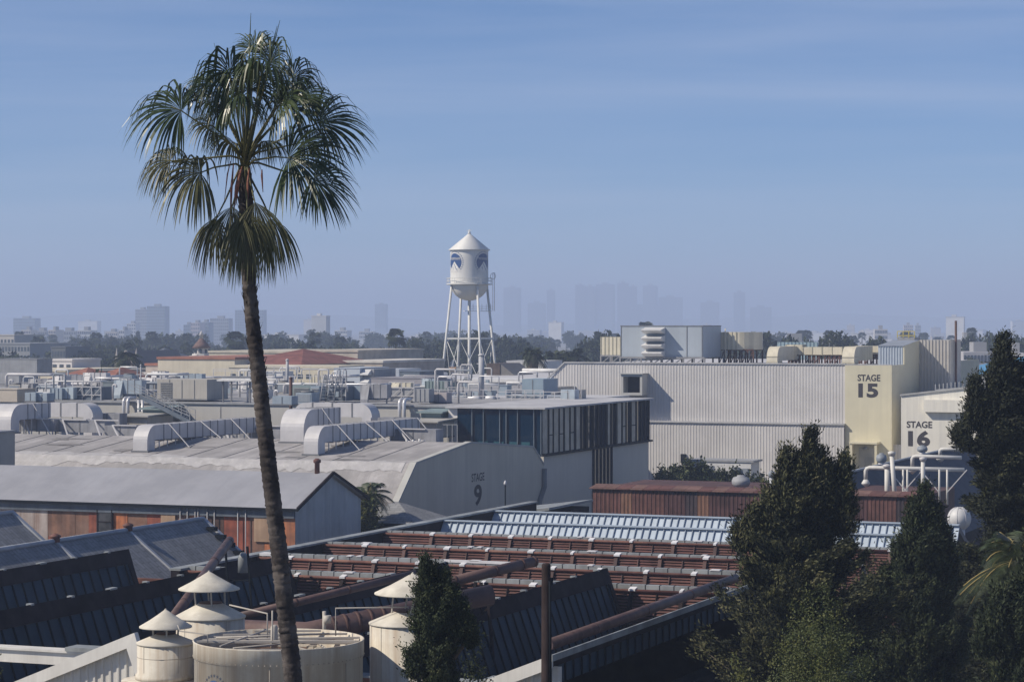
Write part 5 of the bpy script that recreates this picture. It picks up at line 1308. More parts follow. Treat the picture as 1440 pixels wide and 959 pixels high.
for k in range(3): m.bar((x0+k*.7-.4, 239.95, a[1]-.4-k*.3), (x0+k*.7+1.0, 239.95, a[1]-2.2), .07)
m.build('handrail', strap, t)
def mushroom(label, u, v0, v1, p, rpx, mat=greybox, group='mushroom roof vents'):
    q, z1 = at_p(u, v0, p); z0 = at_p(u, v1, p)[1]; r = rpx*p/F; h = z1-z0
    t = thing('roof_vent', label, 'vent', q, p, z0, group)
    MB().lathe((q,p,z0-.3), [(r*.6,0),(r*.6,.5)], 20).build('curb', galv, t)
    MB().lathe((q,p,z0), [(r*.5,.1),(r*.8,.12),(r*.95,.3*h),(r,.45*h),(r,.6*h),(r*.97,.62*h),(r*.85,.82*h),(r*.45,.9*h),(r*.4,h),(.02,h)], 24).build('hood', mat, t)
mushroom('grey mushroom vent on the rusty wall building', 1042, 668, 686, 157, 13.5)
mushroom('small dark mushroom vent in front of the numeral 16', 1297, 626, 637, 180, 7.5, galvd)
mushroom('dark mushroom vent before the stage door', 1239.5, 637, 652, 172, 7.5, galvd)
mushroom('pale roof vent half hidden by the conifer top', 1103, 673, 688, 158, 6, galv)
for lab, u, v0, v1, r, p in (('blue grey upright flue on the rusty wall building', 1085, 663, 688, 3.2, 156.5), ('white flue with dark cowl beside the conifer top', 1184, 652, 684, 3.6, 150), ):
    q, z1 = at_p(u, v0, p); z0 = at_p(u, v1, p)[1]; t = thing('flue', lab, 'flue', q, p, z0); m = MB(); m.lathe((q,p,z0-1), [(r*p/F,0),(r*p/F,z1-z0+.7)], 14); m.build('pipe', M('pale_flue',(.45,.47,.5),.55), t); m = MB(); m.lathe((q,p,z1-.35), [(r*1.5*p/F,0),(r*1.5*p/F,.3),(.02,.45)], 14); m.build('cowl', galvd, t)
# dark roof with white process pipes
t = thing('dark_roofed_shed', 'shed with dark blue roof slope under the white process pipes', 'shed', -40, 164, 0)
A_ = at_p(1180, 668, 160); B_ = at_p(1352, 620, 202)
qa, za = A_; qb, zb_ = B_
dkroof = M('dark_blue_roof', (.035,.04,.055), .7, var=.3, scale=.6, blotch=.3, bcol=(.07,.07,.085))
m = MB(); m.add([(qa, 158, za), (qb, 204, za), (qb+5, 204, za-5.2), (qa+5, 158, za-5.2)], [(0,1,2,3)]); m.add([(qa,158,za),(qb,204,za),(qb-3,204,za-4),(qa-3,158,za-4)], [(0,1,2,3)])
m.build('roof', dkroof, t); m = MB(); m.box(qa-2.5, qa+4.6, 158.3, 203, 0, za-5.3); m.build('wall', dkwood, t)
m = MB(); m.bar((qa, 158, za+.05), (qb, 204, za+.05), .25, .12); m.build('ridge_cap', galvd, t)
wpipe = M('white_process_pipe', (.60,.59,.56), .55, var=.06, streak=.2)
for lab, uvs, p, r in (('white process pipe with the lowest bend beside the rusty wall', [(1217.5,674),(1217.5,662),(1219,659),(1223,657.5),(1356,660.5)], 158, .14), ('white process pipe with the middle bend', [(1283,656),(1283,645),(1284.5,642.5),(1288,641.5),(1352,643.5)], 164, .135), ('white process pipe with the highest bend near the dark conifer', [(1322,640),(1322,634),(1323.5,632),(1327,631.5),(1356,632)], 170, .135)):
    tt = prun('process_pipe', lab, uvs, p, r, wpipe, group='white process pipes')
    q, z = at_p(*uvs[0], p)
    m = MB(); m.lathe((q,p,z-.3), [(.03,-.22),(.28,.0),(.3,.04),(r,.3)], 12); m.build('nozzle', wpipe, tt)
for lab, u0, u1, v0, v1, r, p in (('white upright pipe rising from the rusty wall, straight', 1247.5,1247.5,658,690,.17,157.2), ('white upright pipe leaning with a bowl shaped top', 1254,1259.5,640,690,.15,156.4), ('white upright pipe with a clamp near the dark cypress', 1298,1298,648,684,.14,155.4)):
    a = at_p(u0, v0, p); b = at_p(u1, v1, p); t = thing('upright_pipe', lab, 'pipe', b[0], p, b[1], 'white upright pipes'); m = MB(); m.tube([(b[0],p,b[1]-1),(a[0],p,a[1])], r, 12); m.build('pipe', wpipe, t)
    m = MB(); m.lathe((a[0],p,a[1]-.05), [(r*1.1,0),(r*1.7,.15),(r*1.8,.25),(.05,.32)], 12); m.build('cap', galv if 'bowl' not in lab else wpipe, t)
for k, u in enumerate((1270, 1276, 1321, 1332)):
    a = at_p(u, 660, 157.6); b = at_p(u, 692, 157.6); t = thing('pipe_stand', 'thin white stand under the process pipes', 'stand', a[0], 157.6, b[1], 'thin stands under the process pipes'); m = MB(); m.tube([(a[0],157.6,b[1]-.8),(a[0],157.6,a[1])], .07, 6); m.build('post', wpipe, t)
    m = MB(); m.bar((a[0],157.55,b[1]),(a[0]+rr.choice((-1.3,1.3)),157.55,b[1]+1.5),.06); m.build('brace', galv, t)
t = thing('vent_ball', 'white ball shaped ventilator between the dark conifers', 'ventilator', *at_p(1349, 728, 140)[:1], 140, 0)
q, z = at_p(1349, 729, 140); r = 16.5*140/F; m = MB(); m.lathe((q,140,z), [(r*math.cos(a*PI/16), r*math.sin(a*PI/16)) for a in range(-8,9)], 24); m.build('ball', M('white_ball', (.52,.52,.52), .5, var=.05), t)
m = MB(); m.lathe((q,140,z-r-3), [(r*.5,0),(r*.5,3.2)], 16)
for k in range(8): m.tube([(q+(r+.01)*math.cos(a*PI/12)*math.cos(k*PI/4), 140+(r+.01)*math.cos(a*PI/12)*math.sin(k*PI/4), z+(r+.01)*math.sin(a*PI/12)) for a in range(-5,6)], .015, 4)
m.build('collar', galv, t)
t = thing('blue_awning_roof', 'bright blue sheet roof in the distance beyond STAGE 16', 'roof', *at_p(1362, 525, 330)[:1], 330, 0)
a = at_p(1362, 516, 330); b = at_p(1440, 506, 330); m = MB(); m.prism_y([(a[0], a[1]-1.2), (a[0], a[1]), (b[0], b[1]+.4), (b[0], b[1]-1.2)], 330, 342); m.build('roof', M('bright_blue_sheet', (.13,.36,.62), .6, var=.12, scale=.4), t)
m = MB(); m.box(a[0]+.2, b[0]-.2, 330.2, 341, 0, a[1]-1.22); m.build('wall', wallg, t)
# ================================================================ vegetation
def rot_basis(n, rng):
    """n random orthonormal pairs."""
    a = rng.normal(size=(n,3)); a /= np.linalg.norm(a, axis=1, keepdims=True)
    b = rng.normal(size=(n,3)); b -= (a*b).sum(1, keepdims=True)*a; b /= np.linalg.norm(b, axis=1, keepdims=True)
    return a, b
def leaf_quads(cent, ln, wd, rng, axis=None, jit=.6, out=None):
    """cent (n,3): small pointed leaf faces; axis biases their long direction."""
    n = len(cent); a, b = rot_basis(n, rng)
    if axis is not None:
        a = axis + jit*a; a /= np.linalg.norm(a, axis=1, keepdims=True); b -= (a*b).sum(1, keepdims=True)*a; b /= np.linalg.norm(b, axis=1, keepdims=True)
    if out is not None:      # blades lie like scales: their faces look outward, loosely
        o = out + .55*rng.normal(size=(n,3)); b = np.cross(o, a); b /= np.linalg.norm(b, axis=1, keepdims=True)+1e-9
    L_ = (ln*rng.uniform(.6,1.3,size=n))[:,None]; Wd = (wd*rng.uniform(.6,1.3,size=n))[:,None]
    v = np.stack([cent - a*L_*.5, cent + b*Wd*.5, cent + a*L_*.5, cent - b*Wd*.5], axis=1)
    return v.reshape(-1,3)
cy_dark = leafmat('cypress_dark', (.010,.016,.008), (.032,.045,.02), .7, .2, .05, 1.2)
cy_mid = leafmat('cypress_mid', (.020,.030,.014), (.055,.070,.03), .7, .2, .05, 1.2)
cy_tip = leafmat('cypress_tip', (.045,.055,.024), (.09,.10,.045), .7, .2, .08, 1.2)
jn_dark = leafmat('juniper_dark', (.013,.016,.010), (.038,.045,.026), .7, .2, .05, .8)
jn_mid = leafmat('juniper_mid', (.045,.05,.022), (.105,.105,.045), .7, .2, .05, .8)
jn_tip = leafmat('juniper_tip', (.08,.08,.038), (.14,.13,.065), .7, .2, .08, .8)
br_dark = leafmat('broadleaf_dark', (.018,.028,.010), (.045,.06,.02), .6, .3, .12, .8)
br_mid = leafmat('broadleaf_mid', (.045,.06,.018), (.085,.10,.03), .6, .3, .15, .8)
br_yel = leafmat('broadleaf_yellow', (.075,.085,.022), (.12,.125,.035), .6, .3, .18, .8)
bark = M('grey_brown_bark', (.09,.075,.06), .95, var=.3, scale=3, bump=.4)
def conifer(name, label, u, Y, v_top, prof, mats, ntuft=2600, per=26, leaf=(.17,.06), tuft=.26, up=.5, lean=0.0, seed=1, tops=(), group=None, limbs=True, gap=.0):
    """prof: list of (photo row, half width px) from top down; tufts of scale-leaf sprays on radial branches, open between branches."""
    rng = np.random.default_rng(seed); k = Y/F; rr = random.Random(seed)
    ztop = H-(v_top-HZ)*k; X0 = (u-720)*k
    t = thing_xy(name, label, 'tree', (X0, Y, 0), 0, group)
    pz = [H-(v-HZ)*k for v, _ in prof]; pr = [w_*k for _, w_ in prof]
    def R(z): return float(np.interp(z, pz[::-1], pr[::-1]))
    zb = min(1.2, ztop*.1)
    # branches: each a curved spray, with darker foliage close to the stem
    nb = int(ntuft/36); C = []; A = []; tip = []
    limb = MB()
    zs = zb + (ztop-zb)*(rng.uniform(0,1,nb)**.85)
    for i in range(nb):
        z = zs[i]; r = max(R(z), .05); az = rng.uniform(0, 2*PI)
        ln = max(.08, r*(.70 + .14*math.sin(az*3+z*1.7+seed) + .12*math.sin(az*5-z*2.9) + .55*rng.uniform()**2.2))
        if gap and math.sin(az*2.3+z*2.1+seed*1.7) < -1+gap*2: ln *= .62
        ca, sa = math.cos(az), math.sin(az); nt = int(rng.integers(22, 38)*(.35+.65*min(1, r/1.5)))+3
        f_ = rng.uniform(.3, 1.0, nt)**.75; f_[0] = 1.02
        lat = rng.normal(size=nt)*(.015+.15*np.sin(np.clip(f_,0,1)*PI*.95))*ln; ver = rng.normal(size=nt)*(.03+.04*ln)
        cz = z + up*ln*(f_**2.0 - .45*f_) + ver
        C.append(np.stack([ca*ln*f_-sa*lat, sa*ln*f_+ca*lat, cz],1)); A.append(np.tile([ca*.7, sa*.7, up*1.1], (nt,1))); tip.append(f_)
        if limbs and i % 2 == 0 and ln > .5: limb.tube([(0,0,z-.2*ln), (ca*ln*.5, sa*ln*.5, z-.1*up*ln), (ca*ln*.95, sa*ln*.95, z+.5*up*ln)], [.05,.03,.01], 5)
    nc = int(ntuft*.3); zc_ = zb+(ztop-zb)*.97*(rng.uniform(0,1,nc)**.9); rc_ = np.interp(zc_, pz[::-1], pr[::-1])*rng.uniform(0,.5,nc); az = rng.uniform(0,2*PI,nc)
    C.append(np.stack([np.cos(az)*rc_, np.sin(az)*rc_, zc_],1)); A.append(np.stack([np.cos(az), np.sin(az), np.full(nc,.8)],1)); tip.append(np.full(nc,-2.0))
    for (ut, vt, wpx, hpx) in tops:       # extra leaders
        zt = H-(vt-HZ)*k; xo = (ut-u)*k; n2 = int(hpx*3.2)
        zz = zt - hpx*k*(rng.uniform(0,1,n2)**.8); rad = wpx*k*np.clip((zt-zz)/(hpx*k), .04, 1)**1.1
        az = rng.uniform(0,2*PI,n2); f_ = rng.uniform(.2,1.1,n2)
        C.append(np.stack([xo+np.cos(az)*rad*f_, np.sin(az)*rad*f_+rng.uniform(-.2,.2,n2), zz + rad*f_*.4],1)); A.append(np.stack([np.cos(az)*.6, np.sin(az)*.6, np.full(n2,1.0)],1)); tip.append(f_)
        limb.tube([(xo*.5,0,zt-hpx*k*1.4),(xo,0,zt-hpx*k*.6),(xo,0,zt-.1)], [.06,.04,.01], 5)
    C = np.concatenate(C); A = np.concatenate(A); tip = np.concatenate(tip); A /= np.linalg.norm(A,axis=1,keepdims=True)
    n = len(C); sz = rng.uniform(.6,1.25,n)
    off = rng.normal(size=(n,per,3))*np.array([1,1,.9])*(tuft*sz)[:,None,None]*.42 + (A*(tuft*sz)[:,None])[:,None,:]*rng.uniform(-.7,1.35,(n,per,1))
    P = (C[:,None,:]+off).reshape(-1,3); ax = np.repeat(A, per, 0)
    # a clump's tone: outer tips of some branches are lighter growth
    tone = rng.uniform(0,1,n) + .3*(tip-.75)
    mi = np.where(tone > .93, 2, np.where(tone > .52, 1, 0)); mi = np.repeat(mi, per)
    ctr = np.concatenate([C[:,:2]*0, C[:,2:]-.35],1); O = C-ctr; O /= np.linalg.norm(O,axis=1,keepdims=True)+1e-9; O = np.repeat(O, per, 0) + .9*off.reshape(-1,3)/(tuft)
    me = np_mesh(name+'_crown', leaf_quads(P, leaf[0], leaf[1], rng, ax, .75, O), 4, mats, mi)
    link('crown', me, t)
    tr = MB(); tr.tube([(0,0,-.1),(0,0,ztop*.35),(.0,0,ztop*.7),(0,0,ztop-.2)], [.26*k/.0235,.2*k/.0235,.1,.015], 9); tr.build('trunk', bark, t)
    if limbs: limb.build('limb', bark, t)
    return t
jm = [jn_dark, jn_mid, jn_tip]; cm_ = [cy_dark, cy_mid, cy_tip]
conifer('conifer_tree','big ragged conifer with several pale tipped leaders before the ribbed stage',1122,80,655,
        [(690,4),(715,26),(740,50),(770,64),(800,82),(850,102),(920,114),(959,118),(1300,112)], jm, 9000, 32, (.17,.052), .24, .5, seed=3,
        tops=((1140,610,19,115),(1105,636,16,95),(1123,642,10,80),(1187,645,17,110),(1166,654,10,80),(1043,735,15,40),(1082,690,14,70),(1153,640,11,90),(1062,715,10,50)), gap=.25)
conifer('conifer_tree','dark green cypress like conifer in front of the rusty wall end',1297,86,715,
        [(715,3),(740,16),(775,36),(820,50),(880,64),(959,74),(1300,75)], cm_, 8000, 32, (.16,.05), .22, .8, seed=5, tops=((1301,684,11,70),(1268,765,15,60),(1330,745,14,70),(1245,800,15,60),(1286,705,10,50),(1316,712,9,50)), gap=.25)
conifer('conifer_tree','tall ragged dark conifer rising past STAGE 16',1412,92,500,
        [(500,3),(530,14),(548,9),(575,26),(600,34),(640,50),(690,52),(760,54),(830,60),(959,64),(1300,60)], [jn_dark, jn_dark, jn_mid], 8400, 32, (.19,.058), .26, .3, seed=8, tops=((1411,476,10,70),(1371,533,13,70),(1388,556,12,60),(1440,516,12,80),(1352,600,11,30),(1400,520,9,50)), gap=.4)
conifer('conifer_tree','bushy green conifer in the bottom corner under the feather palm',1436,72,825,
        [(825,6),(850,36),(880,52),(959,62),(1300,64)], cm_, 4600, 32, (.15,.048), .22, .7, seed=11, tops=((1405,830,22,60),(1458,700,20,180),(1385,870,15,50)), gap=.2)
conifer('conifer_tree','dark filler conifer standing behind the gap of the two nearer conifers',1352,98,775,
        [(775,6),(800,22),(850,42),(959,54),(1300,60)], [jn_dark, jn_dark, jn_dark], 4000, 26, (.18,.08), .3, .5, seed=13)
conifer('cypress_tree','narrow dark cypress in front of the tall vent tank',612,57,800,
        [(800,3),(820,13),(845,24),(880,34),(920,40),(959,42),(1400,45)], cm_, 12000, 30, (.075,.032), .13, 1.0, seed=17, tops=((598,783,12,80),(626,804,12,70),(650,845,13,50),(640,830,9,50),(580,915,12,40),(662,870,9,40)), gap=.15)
def broad(name, label, u, Y, v_top, wpx, mats, zlow=0.4, n=900, per=24, leaf=(.13,.075), tuft=.3, seed=1, squash=1.0, stems=True, cat='shrub', group=None, loc=None, R=None, ztop=None):
    """Rounded crown from several uneven lobes of leaf tufts on stems."""
    rng = np.random.default_rng(seed); k = Y/F
    if loc is None: loc = ((u-720)*k, Y, 0); R = wpx*k; ztop = H-(v_top-HZ)*k
    t = thing_xy(name, label, cat, loc, 0, group)
    Hc = ztop-zlow; nl = 9; L_ = []
    for i in range(nl):
        a = rng.uniform(0,2*PI); d = R*rng.uniform(.15,.62); z = zlow+Hc*rng.uniform(.3,.8); L_.append((d*math.cos(a), d*math.sin(a), z, R*rng.uniform(.35,.55), Hc*rng.uniform(.18,.3)))
    L_.append((0,0,ztop-Hc*.22,R*.45,Hc*.22))
    idx = rng.integers(0, len(L_), n); Lb = np.array(L_)[idx]
    d = rng.normal(size=(n,3)); d /= np.linalg.norm(d,axis=1,keepdims=True); rad = rng.uniform(.55,1.05,n)[:,None]
    C = Lb[:,:3] + d*rad*np.stack([Lb[:,3],Lb[:,3],Lb[:,4]],1); C[:,2] = np.maximum(C[:,2], zlow*.6)
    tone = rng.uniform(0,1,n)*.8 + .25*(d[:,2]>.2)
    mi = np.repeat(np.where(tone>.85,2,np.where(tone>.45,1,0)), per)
    P = (C[:,None,:] + rng.normal(size=(n,per,3))*tuft*.55).reshape(-1,3)
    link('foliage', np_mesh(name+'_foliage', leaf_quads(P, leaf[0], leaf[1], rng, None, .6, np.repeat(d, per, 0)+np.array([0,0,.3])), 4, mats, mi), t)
    if stems:
        m = MB()
        for i, l in enumerate(L_[:6]): m.tube([(0,0,-.1),(l[0]*.3,l[1]*.3,l[2]*.45),(l[0],l[1],l[2])], [.07,.05,.015], 6)
        m.build('stem', bark, t)
    return t
bm = [br_dark, br_mid, br_yel]
broad('bush','yellow green bush at the bottom edge in front of the ragged conifer',1138,64,876,150,[br_mid,br_mid,br_yel],n=3600,per=34,leaf=(.075,.042),tuft=.2,seed=21)
broad('bush','small yellow green bush low beside the ragged conifer foot',1045,68,925,38,[br_mid,br_yel,br_yel],n=600,per=24,leaf=(.10,.06),tuft=.2,seed=23)
broad('small_tree','bright green leafy tree peeping out behind the ragged conifer',1062,100,742,32,[br_mid,br_yel,br_yel],n=700,per=24,leaf=(.16,.09),tuft=.28,seed=22,cat='tree')
broad('bush','dark leafy bush in the bottom corner by the sawtooth gable',-10,62,925,24,[br_dark,br_mid,br_mid],n=500,per=24,leaf=(.1,.06),tuft=.2,seed=24)
broad('bush','dark bush low between the cypress and the rusty beam',668,60,870,26,[cy_dark,cy_dark,cy_mid],n=600,per=24,leaf=(.09,.05),tuft=.18,seed=25)
broad('bush','dark bush low in the gap between the two nearer conifers',1222,92,800,40,[cy_dark,cy_dark,cy_mid],n=1200,per=26,leaf=(.12,.06),tuft=.3,seed=26)
# hedge shrubs before the ribbed stage, counted one by one
for i, (u, vt, w_) in enumerate(((930,658,15),(952,655,13),(968,650,12),(985,648,13),(1002,662,12),(1018,658,13),(1033,655,11),(1055,664,12),(1072,664,14),(1090,668,13))):
    lab = ['leafy shrub next to the glass office corner','shrub between the office corner one and the pointed one','taller pointed shrub before the trailer end','tallest shrub in front of the trailer vents',
           'low shrub before the trailer middle','rounded shrub before the trailer handrail','shrub before the trailer cooling unit','shrub just behind the mushroom vent','shrub between mushroom vent and blue grey flue','shrub behind the blue grey flue'][i]
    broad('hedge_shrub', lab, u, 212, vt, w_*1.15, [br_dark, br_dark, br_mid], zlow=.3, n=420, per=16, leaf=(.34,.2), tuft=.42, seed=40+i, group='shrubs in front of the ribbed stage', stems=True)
broad('small_tree','green tree between the rusty shed gable and STAGE 9',512,158,694,17,[br_dark,br_mid,br_yel],n=500,per=20,leaf=(.28,.14),tuft=.4,seed=61,cat='tree')
broad('bush','small dark bush behind the conifer beside the cream corner door',1192,190,652,12,[br_dark,br_dark,br_mid],n=300,per=18,leaf=(.3,.18),tuft=.4,seed=62)

# ---- feather palm fronds
def pinnate(rng, base, az, el, ln, droop, lw=.035, n=46, lf=.42):
    ca, sa = math.cos(az), math.sin(az); quads = []; pts = []
    for i in range(n+1):
        t_ = i/n; x = ln*t_; z = ln*(math.sin(el)*t_ - droop*t_**2.2); r = ln*(math.cos(el)*t_*(1-.18*t_*droop))
        pts.append(np.array([base[0]+ca*r, base[1]+sa*r, base[2]+z]))
    side = np.array([-sa, ca, 0])
    for i in range(4, n+1):
        p0 = pts[i]; d = pts[i]-pts[i-1]; d /= np.linalg.norm(d); t_ = i/n
        l = ln*lf*math.sin(PI*min(1, .12+.86*t_))**.6*(.9+.2*rng.uniform())
        for s in (-1, 1):
            e = d*.55 + side*s*.8 + np.array([0,0,-.12]); e /= np.linalg.norm(e); tip = p0 + e*l + np.array([0,0,-.22*l])
            w_ = d*lw; mid = p0+e*l*.5
            quads += [p0-w_*.4, mid-w_, tip, mid+w_]
    return np.array(quads), pts
def feather_palm(name, label, loc, zc, nf, ln, mats, seed, trunk=True, lw=.04, group=None, el=(-.5,1.3), droop=(.35,.8)):
    rng = np.random.default_rng(seed); t = thing_xy(name, label, 'palm', loc, 0, group); Q = []; st = MB()
    for i in range(nf):
        q_, pts = pinnate(rng, (0,0,zc), rng.uniform(0,2*PI), rng.uniform(*el), ln*rng.uniform(.8,1.1), rng.uniform(*droop), lw)
        Q.append(q_); st.tube([tuple(p_) for p_ in pts[::6]], .025*ln/2.5, 4)
    Q = np.concatenate(Q); link('crown', np_mesh('palm_crown', Q, 4, mats[:1]), t); st.build('frond_stalk', mats[1], t)
    if trunk: 
        m = MB(); m.lathe((0,0,0), [(.32,-.1),(.3,zc*.5),(.36,zc-.5),(.42,zc-.1),(.15,zc+.1)], 12); m.build('trunk', bark, t)
    return t
fp_leaf = leafmat('feather_palm_leaf', (.028,.042,.018), (.065,.085,.036), .45, .4, .12, 1.5); fp_stalk = M('palm_stalk', (.22,.17,.06), .7, var=.2)
P_ = at_y(1436, 790, 76); feather_palm('feather_palm', 'feather palm with arching fronds and orange stalks at the picture edge', (P_.x, P_.y, 0), P_.z, 44, 2.2, [fp_leaf, fp_stalk], 5, lw=.011, el=(-.2,1.2), droop=(.35,.8))
P_ = at_y(506, 700, 157); feather_palm('feather_palm', 'small feather palm top above the green tree by the rusty shed', (P_.x+.4, P_.y+3, 0), P_.z, 24, 1.9, [fp_leaf, fp_stalk], 6, lw=.02)

# ---- the tall fan palm
kp = 45.0/F; Yp = 45.0
wp_leaf = leafmat('fan_palm_leaf', (.020,.036,.013), (.06,.085,.026), .36, .5, .10, 2.0)
wp_old = leafmat('fan_palm_old_leaf', (.05,.05,.02), (.10,.10,.035), .45, .4, .10, 2.0)
wp_dead = M('fan_palm_dead_leaf', (.15,.09,.05), .8, var=.3, scale=3)
wp_stalk = M('fan_palm_stalk', (.10,.095,.035), .5, var=.25, scale=3); wp_spath = M('fan_palm_sheath', (.22,.085,.055), .7, var=.25, scale=3)
wp_trunk = M('fan_palm_trunk', (.04,.033,.032), .95, var=.45, scale=4, fine=.5, bump=1.0, streak=.5, scol=(.025,.02,.018), blotch=.5, bcol=(.15,.13,.12), bscale=2.2)
base = at_y(452, 1470, Yp); t = thing_xy('fan_palm', 'tall fan palm with leaning ringed trunk rising above the whole lot', 'palm', (base.x, base.y, 0), 0)
def PL(u, v, dy=0.0): a = at_y(u, v, Yp); return Vector((a.x-base.x, dy, a.z))
ctrl = [(452,1968,17),(440,1300,16),(427,1080,15),(413,959,14.3),(404,880,14),(394,790,13.6),(384,705,13.2),(374,620,12.8),(365,540,12.2),(357,470,11.6),(351,410,11),(348,350,11),(346,290,12),(345,245,10),(345,225,5)]
pts = []; rad = []; rr = random.Random(2)
cz = [H-(v-HZ)*kp for _, v, _ in ctrl]; cu = [(u-720)*kp-base.x for u, _, _ in ctrl]; cr = [r*kp*.88 for _, _, r in ctrl]
z = 0.0; j = 0
while z < cz[-1]-.02:
    x = float(np.interp(z, cz, cu)); r = float(np.interp(z, cz, cr)); ph = (z/.14+.6*math.sin(z*1.3)) % 1
    pts.append((x+rr.uniform(-.006,.006), rr.uniform(-.006,.006), z)); rad.append(r*(.97+.09*(1-ph)+rr.uniform(-.045,.045))); z += .035
MB().tube(pts, rad, 16).build('trunk', wp_trunk, t)
bt = MB(); 
for i in range(150):      # old leaf bases, ragged on the upper trunk
    zz = rr.uniform(10, cz[11]) if i > 70 else rr.uniform(cz[8], cz[13]-.05)
    x = float(np.interp(zz, cz, cu)); r = float(np.interp(zz, cz, cr)); a = rr.uniform(0, 2*PI); ca, sa = math.cos(a), math.sin(a); s = .35 if i > 70 else 1
    bt.add([(x+ca*r*.95-sa*.05*s, sa*r*.95+ca*.05*s, zz-.04), (x+ca*r*.95+sa*.05*s, sa*r*.95-ca*.05*s, zz-.04), (x+ca*(r+.06*s), sa*(r+.06*s), zz+.13*s)], [(0,1,2)])
bt.build('leaf_base', wp_trunk, t)
def fan(hub, axis, L_, droop, seed, n=44, spread=2.15, tilt=None, fold=.25):
    """One palmate blade: pleated where fused, split into thin hanging tips beyond."""
    rng = np.random.default_rng(seed); a = np.array(axis, float); a /= np.linalg.norm(a); h = np.array(hub)
    upv = np.array([rng.uniform(-.25,.25),-.85*(1 if h[1] < .5 else -.6),.6]) if tilt is None else np.array(tilt, float)
    s = np.cross(a, upv)
    if np.linalg.norm(s) < .2: s = np.cross(a, np.array([.3,-1,0]))
    s /= np.linalg.norm(s); nrm = np.cross(s, a); V = []
    ts = np.array([0,.14,.28,.42,.55,.68,.84,1.0]); g = np.array([0,0,-1.0])
    for j in range(n):
        ph = spread*(2*(j+.5)/n-1) + rng.normal()*.015; dph = 2*spread/n
        l = L_*(.66+.34*math.cos(ph*.6))*rng.uniform(.84,1.1); dr = droop*rng.uniform(.8,1.3)
        e = a*math.cos(ph) + s*math.sin(ph) + nrm*(fold*(abs(math.sin(ph))-.25)); e /= np.linalg.norm(e)
        pts_ = [h.copy()]; wd = [0.0]
        for i in range(1, len(ts)):
            tm = (ts[i]+ts[i-1])/2; d = e + g*dr*3.2*tm**1.7 + rng.normal(size=3)*.03; d /= np.linalg.norm(d)
            pts_.append(pts_[-1] + d*l*(ts[i]-ts[i-1])); t_ = ts[i]
            wd.append(l*t_*dph*.6 if t_ < .5 else l*.46*dph*.6*max(0,(1-t_)/.54)**.7)
        sd = -a*math.sin(ph) + s*math.cos(ph)
        for i in range(len(ts)-1):
            pl = nrm*(.35 if j % 2 else -.35)
            w0, w1 = (sd+pl)*wd[i], (sd+pl)*wd[i+1]
            V += [pts_[i]-w0, pts_[i]+w0, pts_[i+1]+w1, pts_[i+1]-w1]
    return np.array(V)
crown = PL(345, 236)
fronds = [ # hub u, v, depth, axis (x, depth, z), length px, droop, old?
 (258,158,-.3,(-.9,-.15,.35),98,.8,0),(326,108,-.25,(-.5,-.35,.7),98,1.2,0),(384,92,-.4,(.3,-.4,.75),96,1.2,0),(418,138,.15,(.75,.1,.5),88,.9,0),
 (446,172,.2,(.95,.15,.3),92,.55,0),(408,224,-.35,(.85,-.25,.1),112,.55,0),(286,246,-.5,(-.6,-.3,.0),100,1.15,1),(238,226,.15,(-.95,.1,.2),70,1.1,1),
 (306,308,-.25,(-.3,-.3,-.7),96,.6,1),(362,286,-.45,(.25,-.4,-.7),118,.6,1),(346,150,-.85,(.1,-.7,.5),84,1.2,0),(306,182,-.6,(-.6,-.6,.25),64,.9,1),
 (398,152,-.7,(.5,-.6,.4),84,1.0,0),(357,72,.25,(.1,.2,.95),58,.6,0),(336,112,.6,(-.2,.5,.8),90,1.1,0),(300,140,.7,(-.7,.5,.4),70,.95,0),
 (424,196,.7,(.8,.6,.15),72,.7,0),(378,306,.3,(.3,.3,-.75),98,.5,0),(336,330,.35,(-.1,.4,-.8),80,.5,0),(408,108,.55,(.6,.4,.6),84,1.0,0),
 (366,196,.55,(.25,.8,.1),70,.9,0),(322,196,.75,(-.35,.8,.1),66,.9,0),(440,252,.2,(.8,.1,-.35),80,.45,0),(372,112,-.6,(.1,-.5,.8),84,1.3,0),
 (350,128,-.2,(-.1,-.2,.8),92,1.3,0),(300,118,.2,(-.6,.2,.6),86,1.1,0),(404,150,.3,(.6,.2,.5),86,1.1,0),(330,292,-.4,(-.2,-.5,-.5),96,.9,1),(352,300,-.5,(.1,-.5,-.6),108,.9,1),(318,160,-.4,(-.4,-.5,.4),66,1.3,0)]
for i, (u, v, dy, ax, lp, dr, old) in enumerate(fronds):
    hub = PL(u, v, dy)
    low = v > 275
    if low: ax = (ax[0]*.55, ax[1]*.6, -1.0); dr = 1.1; lp *= .95
    V = fan(hub, ax, lp*kp*rr.uniform(.86,1.1), dr*rr.uniform(.85,1.3), 100+i, n=58 if not low else 44, spread=rr.uniform(1.55,2.1) if not low else rr.uniform(.8,1.05))
    fo = link('frond', np_mesh('fan_frond', V, 4, [wp_old if old else wp_leaf]), t)
    m = MB(); mid = (crown*.5+hub*.5)+Vector((0,0,.12 if v < 250 else .05)); st = crown + Vector((0, dy*.15, rr.uniform(-.15,.2)))
    m.tube([st, st*.6+mid*.4+Vector((0,0,.06)), mid*.6+hub*.4, hub, hub+Vector(ax).normalized()*lp*kp*.15], [.026,.022,.017,.013,.006], 6)
    m.build('petiole', wp_stalk, fo)
sp = MB()
for (u, v, r) in ((352,18,.022),(357,42,.02),(393,28,.022),(389,36,.03),(300,60,.012)):
    sp.tube([crown, crown*.5+PL(u,v,.1)*.5+Vector((0,0,.1)), PL(u,v,.1)], [.03,r*1.3,.004], 6)
sp.build('spear_leaf', wp_leaf, t)
sp = MB()
